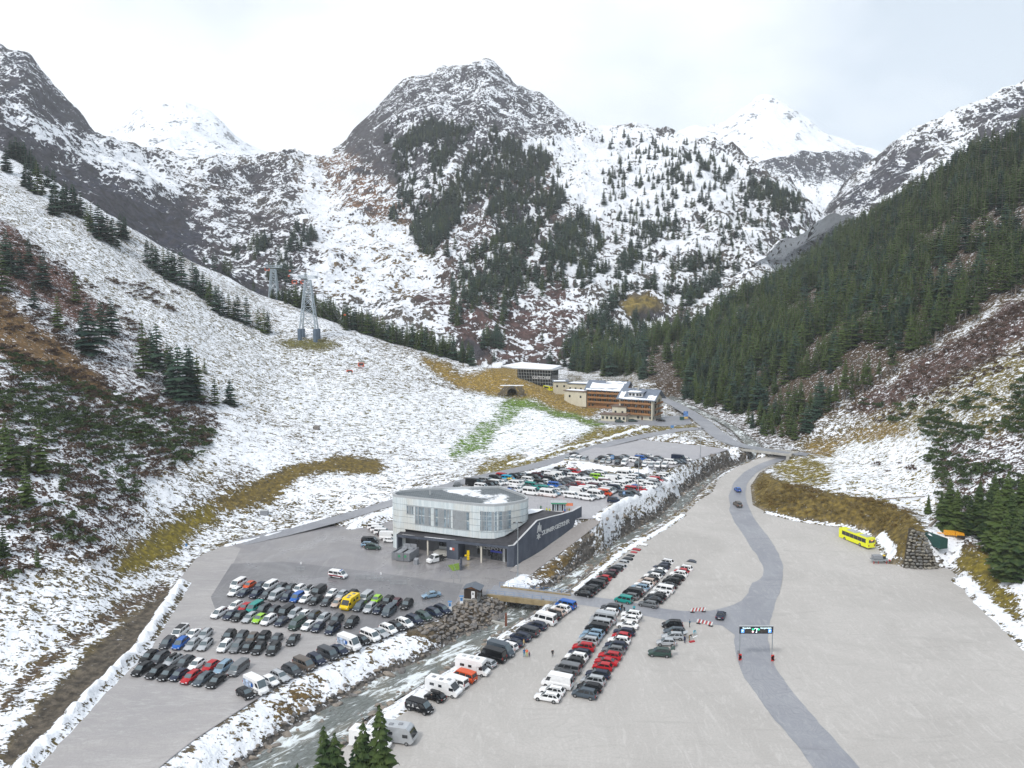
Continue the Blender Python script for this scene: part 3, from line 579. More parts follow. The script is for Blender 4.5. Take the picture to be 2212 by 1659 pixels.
# ------------------------------------------------------------------ small mesh helpers
class MB:
    def __init__(s): s.v = []; s.f = []; s.m = []; s.mats = []
    def mi(s, mat):
        if mat not in s.mats: s.mats.append(mat)
        return s.mats.index(mat)
    def add(s, V, Fc, mat):
        b = len(s.v); s.v += [tuple(p) for p in V]; k = s.mi(mat)
        for f in Fc: s.f.append([b+i for i in f]); s.m.append(k)
    def box(s, c, size, mat, rz=0, ry=0):
        hx, hy, hz = [q/2 for q in size]; M = Matrix.Rotation(rz, 3, 'Z') @ Matrix.Rotation(ry, 3, 'Y')
        V = [M @ Vector((x, y, z))+Vector(c) for z in (-hz, hz) for y in (-hy, hy) for x in (-hx, hx)]
        s.add(V, [(0, 2, 3, 1), (4, 5, 7, 6), (0, 1, 5, 4), (1, 3, 7, 5), (3, 2, 6, 7), (2, 0, 4, 6)], mat)
    def prism(s, pts, z0, z1, mat, mat_top=None):
        n = len(pts); f0 = z0 if callable(z0) else (lambda x, y: z0); f1 = z1 if callable(z1) else (lambda x, y: z1)
        a = sum(pts[i][0]*pts[(i+1) % n][1]-pts[(i+1) % n][0]*pts[i][1] for i in range(n))
        if a < 0: pts = pts[::-1]
        V = [(x, y, f0(x, y)) for x, y in pts]+[(x, y, f1(x, y)) for x, y in pts]
        s.add(V, [(i, (i+1) % n, n+(i+1) % n, n+i) for i in range(n)]+[tuple(range(n-1, -1, -1))], mat)
        s.add([(x, y, f1(x, y)) for x, y in pts], [tuple(range(n))], mat_top or mat)
    def tube(s, p, q, r, mat, n=8, r2=None, cap=True):
        p = Vector(p); q = Vector(q); d = (q-p); L = d.length
        if L < 1e-6: return
        u = d.orthogonal().normalized(); w = d.normalized().cross(u); r2 = r if r2 is None else r2
        V = [p+(u*math.cos(t)+w*math.sin(t))*r for t in [2*math.pi*i/n for i in range(n)]]+[q+(u*math.cos(t)+w*math.sin(t))*r2 for t in [2*math.pi*i/n for i in range(n)]]
        s.add(V, [(i, (i+1) % n, n+(i+1) % n, n+i) for i in range(n)]+([tuple(range(n-1, -1, -1)), tuple(range(n, 2*n))] if cap else []), mat)
    def mesh(s, name, smooth_ang=None):
        me_ = bpy.data.meshes.new(name); me_.from_pydata(s.v, [], s.f)
        for m_ in s.mats: me_.materials.append(m_)
        me_.polygons.foreach_set('material_index', s.m)
        if smooth_ang:
            me_.polygons.foreach_set('use_smooth', [True]*len(s.f))
            me_.set_sharp_from_angle(angle=math.radians(smooth_ang))
        me_.update(); return me_
    def obj(s, name, parent=None, loc=(0, 0, 0), rz=0, sm=None):
        o = bpy.data.objects.new(name, s.mesh(name, sm)); o.location = loc; o.rotation_euler = (0, 0, rz); return link(o, parent)
def text_mesh(txt, size, mat, depth=.03, shear=0, align='CENTER'):
    cu = bpy.data.curves.new('lettering', 'FONT'); cu.body = txt; cu.size = size; cu.extrude = depth; cu.align_x = align; cu.align_y = 'CENTER'; cu.shear = shear; cu.resolution_u = 2
    o = bpy.data.objects.new('tmp', cu); COL.objects.link(o); dg = bpy.context.evaluated_depsgraph_get(); dg.update()
    me_ = bpy.data.meshes.new_from_object(o.evaluated_get(dg)); bpy.data.objects.remove(o); me_.materials.clear(); me_.materials.append(mat); return me_
def text_obj(name, txt, size, mat, loc, rot, parent=None, depth=.03, shear=0, align='CENTER', sx=1):
    o = bpy.data.objects.new(name, text_mesh(txt, size, mat, depth, shear, align)); o.location = loc; o.rotation_euler = rot; o.scale = (sx, 1, 1); return link(o, parent)
# ------------------------------------------------------------------ vehicles
PAINT = {'K': ((.006,.007,.009),'black'),'G': ((.045,.050,.058),'dark grey'),'D': ((.065,.085,.105),'slate grey'),'N': ((.012,.020,.045),'navy blue'),'S': ((.46,.48,.50),'silver'),'M': ((.17,.18,.19),'mid grey'),
 'W': ((.80,.80,.80),'white'),'R': ((.42,.008,.015),'red'),'O': ((.60,.08,.015),'orange'),'B': ((.015,.11,.42),'bright blue'),'L': ((.24,.36,.47),'pale blue'),'T': ((.01,.25,.22),'teal'),'E': ((.30,.58,.03),'lime green'),
 'F': ((.035,.065,.055),'dark green'),'Y': ((.80,.55,.01),'yellow'),'V': ((.07,.010,.02),'maroon'),'I': ((.50,.40,.34),'beige'),'C': ((.01,.38,.62),'cyan'),'U': ((.11,.09,.075),'brown')}
PM = {}
for k, (c, nm) in PAINT.items():
    PM[k] = simple('paint_'+nm.replace(' ', '_'), c, .3, .35 if k in 'SML' else 0, .22, coat=.12, noise=.06, nscale=2)
M_GLASS = simple('car_glass', (.018, .022, .026), .06, 0, .9, noise=.2, nscale=1)
M_WSCR = simple('windscreen_glass_sky_reflection', (.085, .115, .13), .05, 0, .9, noise=.15, nscale=1); M_TYRE = simple('tyre_rubber', (.018, .018, .018), .8, noise=.15); M_RIM = simple('alloy_rim', (.35, .36, .37), .35, .7, noise=.1)  # windscreen colour is lighter than the side glass: sky reflection put into the base
M_TRIM = simple('black_plastic', (.022, .022, .024), .6, noise=.1); M_HEAD = simple('headlight_glass', (.62, .65, .68), .12, .2, .8, noise=.1); M_TAIL = simple('tail_light_red', (.32, .008, .01), .2, noise=.1)
M_PLATE = simple('number_plate', (.75, .76, .78), .5, noise=.05); M_WHITE = simple('white_coating', (.8, .8, .8), .5, noise=.04); M_BLK = simple('black_coating', (.012, .012, .014), .45, noise=.1)
T = {  # name, L, W, H, nose z, cowl z, cowl x, roof front x, roof rear x, rear base x, deck z, roof/waist width, window splits
 'h': ('hatchback',4.05,1.76,1.48,.70,.94,.23,.43,.84,.985,.95,.76,(.0,.52,.93)), 's': ('saloon car',4.75,1.84,1.43,.66,.91,.26,.45,.70,.87,.97,.74,(.0,.50,.95)),
 'e': ('estate car',4.75,1.84,1.49,.68,.92,.25,.43,.87,.985,.94,.76,(.0,.38,.70,.95)), 'u': ('off-road car',4.65,1.90,1.69,.84,1.04,.22,.39,.87,.985,1.05,.78,(.0,.40,.74,.95)),
 'm': ('people carrier',4.6,1.84,1.68,.74,.98,.16,.38,.89,.985,.99,.80,(.0,.38,.70,.96)), 'c': ('compact van',4.4,1.8,1.82,.80,1.04,.16,.33,.95,.99,1.04,.88,(.0,.32,.64,.97)),
 'v': ('minibus van',5.1,1.93,1.97,.88,1.14,.11,.26,.955,.99,1.14,.88,(.0,.27,.62,.98)), 'b': ('high-roofed minibus',5.9,2.02,2.58,.95,1.28,.11,.24,.97,.99,1.28,.92,(.0,.22,.60,.98)),
 'p': ('high-roofed panel van',5.9,2.02,2.62,.95,1.28,.11,.24,.97,.99,1.28,.93,(.0,.20))}
def bil(q, s_, t_):
    a, b_, c, d = [Vector(x) for x in q]; return (a*(1-s_)+b_*s_)*(1-t_)+(d*(1-s_)+c*s_)*t_
def pane(mb, q, s0, s1, t0, t1, mat, off=.02):
    n = (Vector(q[3])-Vector(q[0])).cross(Vector(q[1])-Vector(q[0])).normalized()*off
    mb.add([bil(q, s0, t0)+n, bil(q, s1, t0)+n, bil(q, s1, t1)+n, bil(q, s0, t1)+n], [(0, 1, 2, 3)], mat)
CARM = {}
def car_meshes(t):
    if t in CARM: return CARM[t]
    nm, L, W, H, zn_, zc, xc, xf, xr, xb, zd, wr, sp = T[t]; X = lambda f: L*(.5-f); w = W/2; D_ = {}
    ph = bpy.data.materials.get('paint_placeholder') or simple('paint_placeholder', (.5, .5, .5), noise=.05)
    mb = MB(); secs = [(0, .80, .34, zn_*.86), (.02, .90, .26, zn_*.97), (.07, .97, .24, zn_+.03), (xc, 1, .24, zc), (.5, 1, .24, zc+.03), (xb-.02, .985, .25, zd), (.997, .90, .32, zd-.07)]
    ring = lambda f, k, z0, z1: [(X(f), s*y*k*w, z) for s, y, z in ((-1, .86, z0), (-1, 1, z0+.14), (-1, 1, z1-.20), (-1, .955, z1-.05), (-1, .86, z1), (1, .86, z1), (1, .955, z1-.05), (1, 1, z1-.20), (1, 1, z0+.14), (1, .86, z0))]
    V = []; 
    for sct in secs: V += ring(*sct)
    n = 10; Fs = []; 
    for i in range(len(secs)-1):
        for j in range(n): Fs.append((i*n+j, i*n+(j+1) % n, (i+1)*n+(j+1) % n, (i+1)*n+j))
    Fs += [tuple(range(n-1, -1, -1)), tuple(range((len(secs)-1)*n, len(secs)*n))]
    mb.add(V, Fs, ph)
    wb = .90*w; wt_ = wr*w; z0 = min(zc, zd)-.06; c1 = .035*L
    bF = [(X(xc), -wb*.96, zc-.02), (X(xc), wb*.96, zc-.02)]; bR = [(X(xb), -wb*.95, zd-.03), (X(xb), wb*.95, zd-.03)]
    rF = [(X(xf), -wt_*.94, H-.035), (X(xf), wt_*.94, H-.035)]; rR = [(X(xr), -wt_*.95, H-.05), (X(xr), wt_*.95, H-.05)]
    mb.add([bF[0], bF[1], rF[1], rF[0], bR[0], bR[1], rR[1], rR[0]], [(0, 1, 2, 3), (4, 7, 6, 5), (0, 3, 7, 4), (1, 5, 6, 2)], ph)
    mid = [(X(xf+(xr-xf)*.4), -wt_*.97, H-.01), (X(xf+(xr-xf)*.4), wt_*.97, H-.01)]
    mb.add([rF[0], rF[1], mid[1], mid[0], rR[1], rR[0], (X(xf+(xr-xf)*.08), 0, H), (X(xr-.05), 0, H-.01)], [(0, 1, 6), (0, 6, 3), (1, 2, 6), (3, 6, 7), (6, 2, 7), (3, 7, 5), (2, 4, 7), (5, 7, 4)], ph)
    for sgn in (-1, 1):                                                    # mirrors, arches and sills
        mb.box((X(xc+.05), sgn*(w+.06), zc+.07), (.12, .18, .13), ph)
        for xw in (.17, .80): mb.tube((X(xw), sgn*(w-.02), .33), (X(xw), sgn*(w+.006), .33), .39, M_TRIM, 12)
    mb.box((X(0)+.0, 0, .42), (.05, W*.70, .2), M_TRIM); mb.box((X(1)-.0, 0, .42), (.05, W*.72, .16), M_TRIM)
    if t in 'eum': 
        for sgn in (-1, 1): mb.box((X((xf+xr)/2+.03), sgn*wt_*.84, H+.02), (L*(xr-xf)*.82, .035, .05), M_TRIM)
    D_['body'] = mb.mesh('body', 38)
    wsq = (bF[1], bF[0], rF[0], rF[1]); a = MB(); pane(a, wsq, .04, .96, .06, .95, M_WSCR); D_['windscreen'] = a.mesh('windscreen')
    rq = (bR[0], bR[1], rR[1], rR[0]); a = MB(); pane(a, rq, .07, .93, .18 if t not in 'vbcp' else .08, .92 if t not in 'vbcp' else .85, M_GLASS); D_['rear_window'] = a.mesh('rear_window')
    for k, q in ((-1, (bR[0], bF[0], rF[0], rR[0])), (1, (bF[1], bR[1], rR[1], rF[1]))):
        a = MB(); tt = (.16, .90) if t not in 'vbpc' else (.10, .80 if t in 'vc' else .66)
        qq = [Vector(x) for x in q]
        for i in range(len(sp)-1):
            s0, s1 = (sp[i]+.035, sp[i+1]-.01)
            if k == -1: s0, s1 = 1-s1, 1-s0
            n_ = (qq[1]-qq[0]).cross(qq[3]-qq[0]).normalized()*.03
            # keep the slanted front edge of the first pane inside the pillar
            a.add([bil(q, s0, tt[0])+n_, bil(q, s1, tt[0])+n_, bil(q, s1, tt[1])+n_, bil(q, s0, tt[1])+n_], [(0, 1, 2, 3)], M_GLASS)
        D_['side_window%d' % k] = a.mesh('side_window')
    a = MB(); a.tube((0, -.11, 0), (0, .11, 0), .325, M_TYRE, 14); a.tube((0, -.125, 0), (0, .125, 0), .20, M_RIM, 10); D_['wheel'] = a.mesh('wheel', 40)
    for k in (-1, 1):
        a = MB(); a.box((X(.022), k*w*.72, zn_*.88), (.16, W*.17, .15), M_HEAD); D_['headlight%d' % k] = a.mesh('headlight')
        a = MB(); tall = .45 if t in 'vbpcm' else .17
        a.box((X(.992), k*w*.80, zd-.16 if t not in 'vbpc' else zd-.02), (.07, W*.13, tall), M_TAIL); D_['tail_light%d' % k] = a.mesh('tail_light')
    a = MB(); a.box((X(-.008), 0, .50), (.03, .52, .12), M_PLATE); D_['number_plate1'] = a.mesh('number_plate'); a = MB(); a.box((X(1.006), 0, .66), (.03, .52, .12), M_PLATE); D_['number_plate'] = a.mesh('number_plate')
    a = MB(); a.add([v.co for v in D_['windscreen'].vertices], [(0, 1, 2, 3)], M_WSCR); a.add([v.co for v in D_['rear_window'].vertices], [(0, 1, 2, 3)], M_GLASS)
    for k in (-1, 1):
        me_ = D_['side_window%d' % k]; a.add([v.co for v in me_.vertices], [tuple(p.vertices) for p in me_.polygons], M_GLASS)
    D_['window'] = a.mesh('window')
    CARM[t] = D_; return D_
def paint_slot(o, mat):
    o.material_slots[0].link = 'OBJECT'; o.material_slots[0].material = mat
def make_car(t, c, loc, rz, label, group, full=True, opts=''):
    nm, L, W, H = T[t][:4]; M_ = car_meshes(t); root = empty('parked_car' if t not in 'vbpc' else 'parked_van', loc, rz)
    tag(root, label, 'car' if t not in 'vbpc' else 'van', group)
    def part(name, key=None, loc_=(0, 0, 0)):
        o = bpy.data.objects.new(name, M_[key or name]); o.location = loc_; return link(o, root)
    b = part('body'); paint_slot(b, PM[c])
    if full:
        for p in ('windscreen', 'rear_window', 'number_plate'): part(p)
        part('number_plate', 'number_plate1')
        for k in (-1, 1): part('side_window', 'side_window%d' % k); part('headlight', 'headlight%d' % k); part('tail_light', 'tail_light%d' % k)
    else: part('window'); [part('headlight', 'headlight%d' % k) for k in (-1, 1)]
    for fx in (.17, .80):
        for k in (-1, 1): part('wheel', 'wheel', (L*(.5-fx), k*(W/2-.10), .325))
    if 'x' in opts:
        if 'rb' not in CARM:
            a = MB(); a.prism([(-.9, -.3), (.8, -.34), (1.0, -.15), (1.0, .15), (.8, .34), (-.9, .3)], 0, .32, M_TRIM); CARM['rb'] = a.mesh('roof_box')
        link(bpy.data.objects.new('roof_box', CARM['rb']), root).location = (-.15, .1, H+.05)
    if 'r' in opts:
        a = MB(); a.box((-.3, 0, H+.05), (2.4, W*.72, .14), M_TRIM); a.obj('roof_rack', root)
    if 'o' in opts:    # tailgate standing open
        a = MB(); a.box((-L/2-.25, 0, H+.12), (1.0, W*.72, .07), PM[c], ry=.45); a.obj('tailgate', root)
    return root
FR = {'1': (400, 1950, 2.212), '2': (700, 1700, 2.212), '3': (1300, 1650, 2.212), '4': (1850, 1850, 2.765), '5': (1050, 2100, 2.212), 'A': (1660, 1650, 5.53), 'B': (2000, 1580, 4.424), 'C': (2500, 1650, 1.944)}
def fr(k, x, y): X0, Y0, s = FR[k]; return (X0+x/s)/1.64467, (Y0+y/s)/1.64467
ORD = 'first second third fourth fifth sixth seventh eighth ninth tenth eleventh twelfth thirteenth fourteenth fifteenth sixteenth seventeenth eighteenth nineteenth twentieth'.split()
ALLC = []
def row(spec, zf, face, rowname, group, full=True, end='left', fit=True, head=None):
    """spec: frame letter then x,y,type,colour[,options]; face: which way the noses point"""
    cars = []; fk = '1'
    for it in spec.split():
        if it in FR: fk = it; continue
        p = it.split(','); x, y = fr(fk, float(p[0]), float(p[1])); t, c = p[2], p[3]; op = p[4] if len(p) > 4 else ''
        hh = T[t][3]*.48; zz = (lambda Y, h_=hh: zf(Y)+h_) if callable(zf) else zf+hh
        X_, Y_, Z_c = at_z(x, y, zz); cars.append([X_, Y_, Z_c-hh, t, c, op])
    P_ = np.array([(q[0], q[1]) for q in cars])
    if len(cars) > 2 and fit:
        m_ = P_.mean(0); _, _, vt = np.linalg.svd(P_-m_); d = vt[0]; s_ = (P_-m_) @ d; off = (P_-m_) @ vt[1]
        k = np.polyfit(s_, off, 2 if len(cars) > 6 else 1); off = np.polyval(k, s_)*.9+.1*off; P_ = m_+s_[:, None]*d+off[:, None]*vt[1]
    elif head is None: d = np.array([1, -.3]); d /= np.hypot(*d)
    if head is None:
        nn = np.array([-d[1], d[0]]); want = {'cam': (0, -1), 'away': (0, 1), 'left': (-1, 0), 'right': (1, 0)}[face]
        if nn @ np.array(want) < 0: nn = -nn
        hz = math.atan2(nn[1], nn[0]); hz += {'cam': .04}.get(face, 0)
    else: hz = math.radians(head)
    key = (lambda i: P_[i][0]) if end == 'left' else ((lambda i: P_[i][1]) if end == 'near' else (lambda i: -P_[i][1]))
    order = sorted(range(len(cars)), key=key); rank = {i: r for r, i in enumerate(order)}
    word = {'left': 'left', 'near': 'near end', 'far': 'far end'}[end]
    cnt = {}
    for q in cars: cnt[(q[3], q[4])] = cnt.get((q[3], q[4]), 0)+1
    for i, q in enumerate(cars):
        X_, Y_ = P_[i]; z = q[2] if not callable(zf) else float(zf(Y_)); desc = PAINT[q[4]][1]+' '+T[q[3]][0]
        if 'x' in q[5]: desc += ' with roof box'
        if cnt[(q[3], q[4])] == 1 and len(cars) > 1: lb = 'only %s in %s' % (desc, rowname)
        else:
            r = rank[i]; lb = '%s, %s from %s in %s' % (desc, ORD[r] if r < 20 else ORD[len(cars)-1-r]+' last', word, rowname)
            if r >= 20: lb = '%s, %s on the right of %s' % (desc, ORD[len(cars)-1-r], rowname)
        hj = hz+random.uniform(-.035, .035)+(math.pi if 'f' in q[5] else 0)
        ALLC.append([X_, Y_, z, q[3], q[4], hj, lb, group, full, q[5]])
row('2 340,815,v,W 407,838,h,O 483,850,h,N 570,843,v,W 662,852,e,G 722,868,e,G 797,870,u,W 880,878,h,W,x 955,882,v,K 1043,912,h,W 1133,915,h,S 1240,898,u,K,r 1345,915,v,S 1410,948,h,E 1495,962,u,K 1562,975,h,V 1640,990,u,K', 0., 'cam', 'the farthest row of the asphalt lot', 'cars in the farthest row of the asphalt lot')
row('2 305,882,e,W 372,895,s,N 465,903,u,N 550,908,e,G 625,912,v,S 700,930,u,N 787,930,c,B 855,942,h,W 937,950,e,K 1022,965,h,G 1103,975,h,I 1285,997,m,D 1357,1015,u,S 1425,1030,h,N,x 1512,1035,v,D', 0., 'cam', 'the second row of the asphalt lot', 'cars in the second row of the asphalt lot')
row('2 300,1003,e,W 370,1015,h,R 453,1010,v,T 513,1030,m,G 595,1040,e,G 700,1040,v,K 782,1055,m,S 838,1065,h,W 910,1080,e,G 972,1108,e,S 1092,1110,u,G 1220,1122,u,K', 0., 'cam', 'the third row of the asphalt lot', 'cars in the third row of the asphalt lot')
row('2 190,1045,m,W 260,1068,s,N 333,1080,e,K 410,1092,e,S 487,1100,h,E 571,1103,m,W 670,1118,h,N 798,1130,v,F 868,1158,h,W 952,1167,h,N 1068,1180,m,N,x', 0., 'cam', 'the fourth row of the asphalt lot', 'cars in the fourth row of the asphalt lot')
row('1 537,645,v,W,r 623,672,s,W 712,680,e,S 902,690,u,K 1018,680,e,G 1095,697,h,U 1190,690,u,K,r 1282,710,h,G 1417,712,s,K', 0., 'cam', 'the fifth row of the left lot', 'cars in the fifth row of the left lot')
row('1 430,735,m,G 535,738,m,B 633,742,e,S 728,748,e,S 898,745,m,W 973,768,u,M 1055,778,h,K 1152,778,e,K 1268,778,u,K', 0., 'cam', 'the sixth row of the left lot', 'cars in the sixth row of the left lot')
row('1 280,845,e,K 375,853,m,G 470,873,e,S,x 565,888,e,G 653,910,h,W 765,922,h,R 870,925,m,L 992,930,v,M', 0., 'cam', 'the seventh row of the left lot', 'cars in the seventh row of the left lot')
row('1 237,938,u,K 340,965,e,K 440,975,e,K 527,983,h,N 613,1005,e,R 708,1020,e,D 815,1035,s,K', 0., 'cam', 'the nearest row of the left lot', 'cars in the nearest row of the left lot')
row('1 1052,1135,h,K 1122,1062,p,W 1240,1035,h,W 1308,993,e,S 1403,945,u,G 1505,900,v,U 1605,865,u,N 1700,820,v,G 1780,788,s,N 1838,722,p,W 1963,713,h,K 2 1363,1230,v,W 1458,1215,s,S 1497,1175,m,W 1558,1155,e,K 1630,1133,m,W 1712,1107,u,N 1790,1082,m,F 1870,1053,m,N 1907,1020,u,N', 0., 'right', 'the row above the snowy bank', 'cars along the top of the snowy river bank')
row('2 1840,912,s,L', 0., 'cam', 'x', 'cars driving or standing alone', head=205)
row('2 1360,485,v,K 1352,518,e,L 1382,535,m,F', 0., 'right', 'the trio left of the grey building', 'cars left of the grey building', fit=False, head=-8)
row('2 1395,385,v,W 1428,397,v,W 1460,412,v,W 1488,435,v,G 1503,455,p,W 1522,478,h,W', 0., 'right', 'the line behind the grey building corner', 'vans behind the corner of the grey building', fit=False, head=-10)
row('5 965,898,v,K,f 1078,820,h,K,x 1275,715,v,W 1322,662,v,O 1530,572,e,S 1540,495,p,K 1622,455,p,D,f 1680,435,m,W 1705,400,s,N 1735,347,u,N 1812,310,v,G 1882,265,u,N 1935,207,b,W 2030,190,u,K,x 2045,160,e,I 2095,138,u,W 2130,103,v,B', 0., 'left', 'the row beside the stream', 'vehicles parked along the stream', end='near')
row('5 1985,830,e,W 2015,778,e,W 2065,705,p,W 2090,652,m,G 2130,600,v,M 4 500,1378,u,K 555,1340,u,W 595,1300,e,N 635,1240,u,R 658,1175,m,S 650,1125,e,L 710,1095,e,L 745,1060,v,K 800,1005,v,S 830,950,b,S 850,885,e,W 875,858,u,G', 0., 'left', 'the long left gravel row', 'cars in the long left gravel row', end='near')
row('4 645,1694,m,D 700,1638,e,K 690,1560,m,S 748,1500,e,N 780,1425,h,R 835,1380,s,R 865,1320,e,R 890,1262,e,M 940,1220,e,N 965,1170,e,W 990,1130,h,R 1065,1095,e,N 1090,1030,s,W 1062,960,h,W,o 1050,912,u,W', 0., 'left', 'the long right gravel row', 'cars in the long right gravel row', end='near')
row('4 615,712,s,K 680,685,u,K 665,650,e,G 740,620,v,K 770,590,m,K 805,560,h,R 840,530,e,K 905,510,h,V 955,480,m,G 990,455,e,S 985,410,h,S 1020,385,e,G 1055,358,h,K 1085,328,h,R 1090,300,u,R 1130,285,h,W 1150,255,v,W 1240,243,h,B', 0., 'left', 'the upper row beside the stream', 'cars in the upper row beside the stream', end='near')
row('4 995,765,c,T 1090,742,e,M 1125,705,v,K 1125,668,s,S 1165,650,e,L 1205,625,e,W 1235,600,u,I 1250,575,e,K 1290,540,e,W 1345,515,e,D 1370,490,s,W 1395,460,u,N 1400,430,h,N 1410,405,u,W', 0., 'left', 'the middle gravel row past the road', 'cars in the middle gravel row', end='near')
row('4 1230,810,e,M 1315,775,s,K 1345,740,e,K 1375,715,e,W 1420,670,v,W 1430,630,s,K 1480,590,u,K 1530,560,e,K 1545,520,u,W 1560,490,h,R 1610,470,u,W 1675,412,s,N', 0., 'left', 'the right gravel row past the road', 'cars in the right gravel row', end='near')
row('4 1490,1015,m,K 1510,1080,e,D 1495,1130,e,S,o 1430,1190,h,S 1365,1290,u,F,o', 0., 'left', 'the short row with people unloading', 'cars of the people unloading', end='near', fit=False, head=172)
row('4 1965,920,s,N', 0., 'right', 'x', 'cars driving or standing alone', head=68)
row('C 235,172,h,B 235,272,u,U', F, 'away', 'x', 'cars on the road', head=92)
row('A 140,365,p,K 225,350,v,K 300,420,v,W 370,305,v,S 380,395,v,K 470,285,e,K 500,375,v,K 570,265,v,K 610,340,v,W 680,232,v,R 710,355,h,W 770,320,h,S 800,265,v,C 905,292,h,Y 900,240,u,K 960,240,e,K 1040,230,h,S 950,475,v,W 1050,475,h,W 885,505,h,B 960,370,v,W 1090,360,h,W 1150,320,h,S 1100,435,h,S', 8.5, 'right', 'the left block of the upper lot', 'cars in the left block of the upper lot', False, fit=False, head=-29)
row('A 1280,528,b,W 1575,555,b,W 1210,295,v,W 1300,390,v,T 1400,375,v,K 1290,245,v,K 1400,220,v,V 1340,290,v,K 1550,332,h,W 1600,290,v,K 1600,450,v,T 1740,395,v,B 1650,240,b,W 1790,210,b,W 1620,150,v,W 1720,140,v,S 1815,125,v,K 1490,195,e,K 1880,200,h,K 1720,560,h,L 1800,510,e,W 1930,490,e,S 1890,365,h,K 1230,430,h,G 1500,400,h,S 1700,470,h,W 1850,415,h,G 1980,360,u,G 2050,600,v,W', 8.5, 'right', 'the middle block of the upper lot', 'cars in the middle block of the upper lot', False, fit=False, head=-29)
row('B 50,425,v,S 150,415,v,R 205,430,h,R 30,470,e,N 350,450,e,K 430,430,e,S 560,440,e,G 600,465,v,W 670,450,e,G 200,495,v,W 340,490,e,G 520,500,v,E 90,555,e,G 180,545,e,N 300,570,v,W 385,570,v,W 440,540,u,K 60,610,h,G 130,640,h,V 250,615,h,R 30,680,e,S 90,665,h,V 330,530,h,S', 8.5, 'right', 'the rear block of the upper lot', 'cars in the rear block of the upper lot', False, fit=False, head=-29)
row('B 970,460,b,W 1200,480,e,L 1245,510,u,G 1110,520,v,W 1150,560,h,L 860,515,v,S 800,545,p,W 1060,560,v,W 680,590,v,V 500,650,v,V 600,615,v,W 660,560,v,W 1010,595,v,W 960,612,v,W 910,628,v,W 860,648,v,W 815,665,v,N 790,700,e,G 745,700,v,S 700,720,v,W 660,745,v,O 590,745,v,R 510,770,b,W 500,805,e,S 390,815,v,W 250,720,p,W 330,740,v,W 370,690,v,W 450,690,v,W 1020,540,h,L 920,560,v,W 740,620,v,W', 8.5, 'right', 'the white van block', 'vans in the white van block of the upper lot', False, fit=False, head=-29)
row('B 1560,505,v,W 1610,480,v,W 1480,540,v,R 1530,550,e,M 1385,580,v,W 1440,592,v,S 1290,605,v,W 1350,640,v,W 1245,655,h,W 1180,650,h,B 1100,695,v,R 1230,700,h,R 1090,735,e,G 1150,745,e,G 1000,775,v,D', 8.5, 'right', 'the row along the upper snow bank', 'cars along the snow bank of the upper lot', False, fit=False, head=-29)
row('B 805,868,c,N', 8.5, 'right', 'x', 'cars driving or standing alone', False, fit=False, head=-14)
row('B 75,215,h,S 165,205,v,W 245,215,v,W 340,222,v,S 535,240,h,K 640,252,h,S 720,258,h,S 860,268,m,K 970,272,v,W 1180,290,v,K 1285,307,h,W 1395,317,h,S 1495,312,v,W 1605,312,v,W', 11., 'cam', 'the front row of the top lot', 'cars in the front row of the top lot', False, fit=False, head=248)
row('B 195,148,s,K 640,207,e,K 720,200,s,W 780,185,e,K 870,215,e,K 930,202,e,S 990,190,e,K 1150,240,v,W 1230,210,v,B 1300,190,e,N 1360,178,h,W 1350,262,e,W 1420,240,e,N 1470,232,e,S 1510,210,e,K 1690,265,v,W 1790,265,e,D 1845,252,e,D 1835,205,p,N 1935,235,h,W', 11., 'right', 'the back row of the top lot', 'cars in the back row of the top lot', False, fit=False, head=-32)
# let neighbours stand clear of each other
for it_ in range(40):
    mv = 0
    for i in range(len(ALLC)):
        a = ALLC[i]
        for j in range(i+1, len(ALLC)):
            b = ALLC[j]; dx = b[0]-a[0]; dy = b[1]-a[1]
            if dx*dx+dy*dy > 36: continue
            cA, sA = math.cos(a[5]), math.sin(a[5]); al = dx*cA+dy*sA; ac = -dx*sA+dy*cA
            la = (T[a[3]][1]+T[b[3]][1])/2+.25; wa = (T[a[3]][2]+T[b[3]][2])/2+.42
            if abs(al) < la and abs(ac) < wa:
                if (wa-abs(ac)) < (la-abs(al)): m_ = (wa-abs(ac))/2*.6*(1 if ac > 0 else -1); vx, vy = -sA*m_, cA*m_
                else: m_ = (la-abs(al))/2*.6*(1 if al > 0 else -1); vx, vy = cA*m_, sA*m_
                a[0] -= vx; a[1] -= vy; b[0] += vx; b[1] += vy; mv += 1
    if not mv: break
FIXL = {('s','L',205): 0}
seen = {}
CARO = []
for q in ALLC:
    lb = q[6]
    if ' x' == lb[-2:]:
        lb = {('s', 'L'): 'pale blue saloon car standing alone in front of the wooden hut', ('s', 'N'): 'navy saloon car turning at the road junction', ('c', 'N'): 'navy compact van with open tailgate above the ramp',
              ('h', 'B'): 'blue hatchback driving farther up the curved road', ('u', 'U'): 'brown off-road car following the blue one on the curved road'}[(q[3], q[4])]
    if q[8] is False:      # two alike in one block: say where by distance from the camera side
        pass
    if lb in seen: lb = lb.replace(' in ', ' of those in ')
    seen[lb] = 1
    o = make_car(q[3], q[4], (q[0], q[1], q[2]+.025), q[5], lb, q[7], q[8], q[9]); CARO.append((o, q))
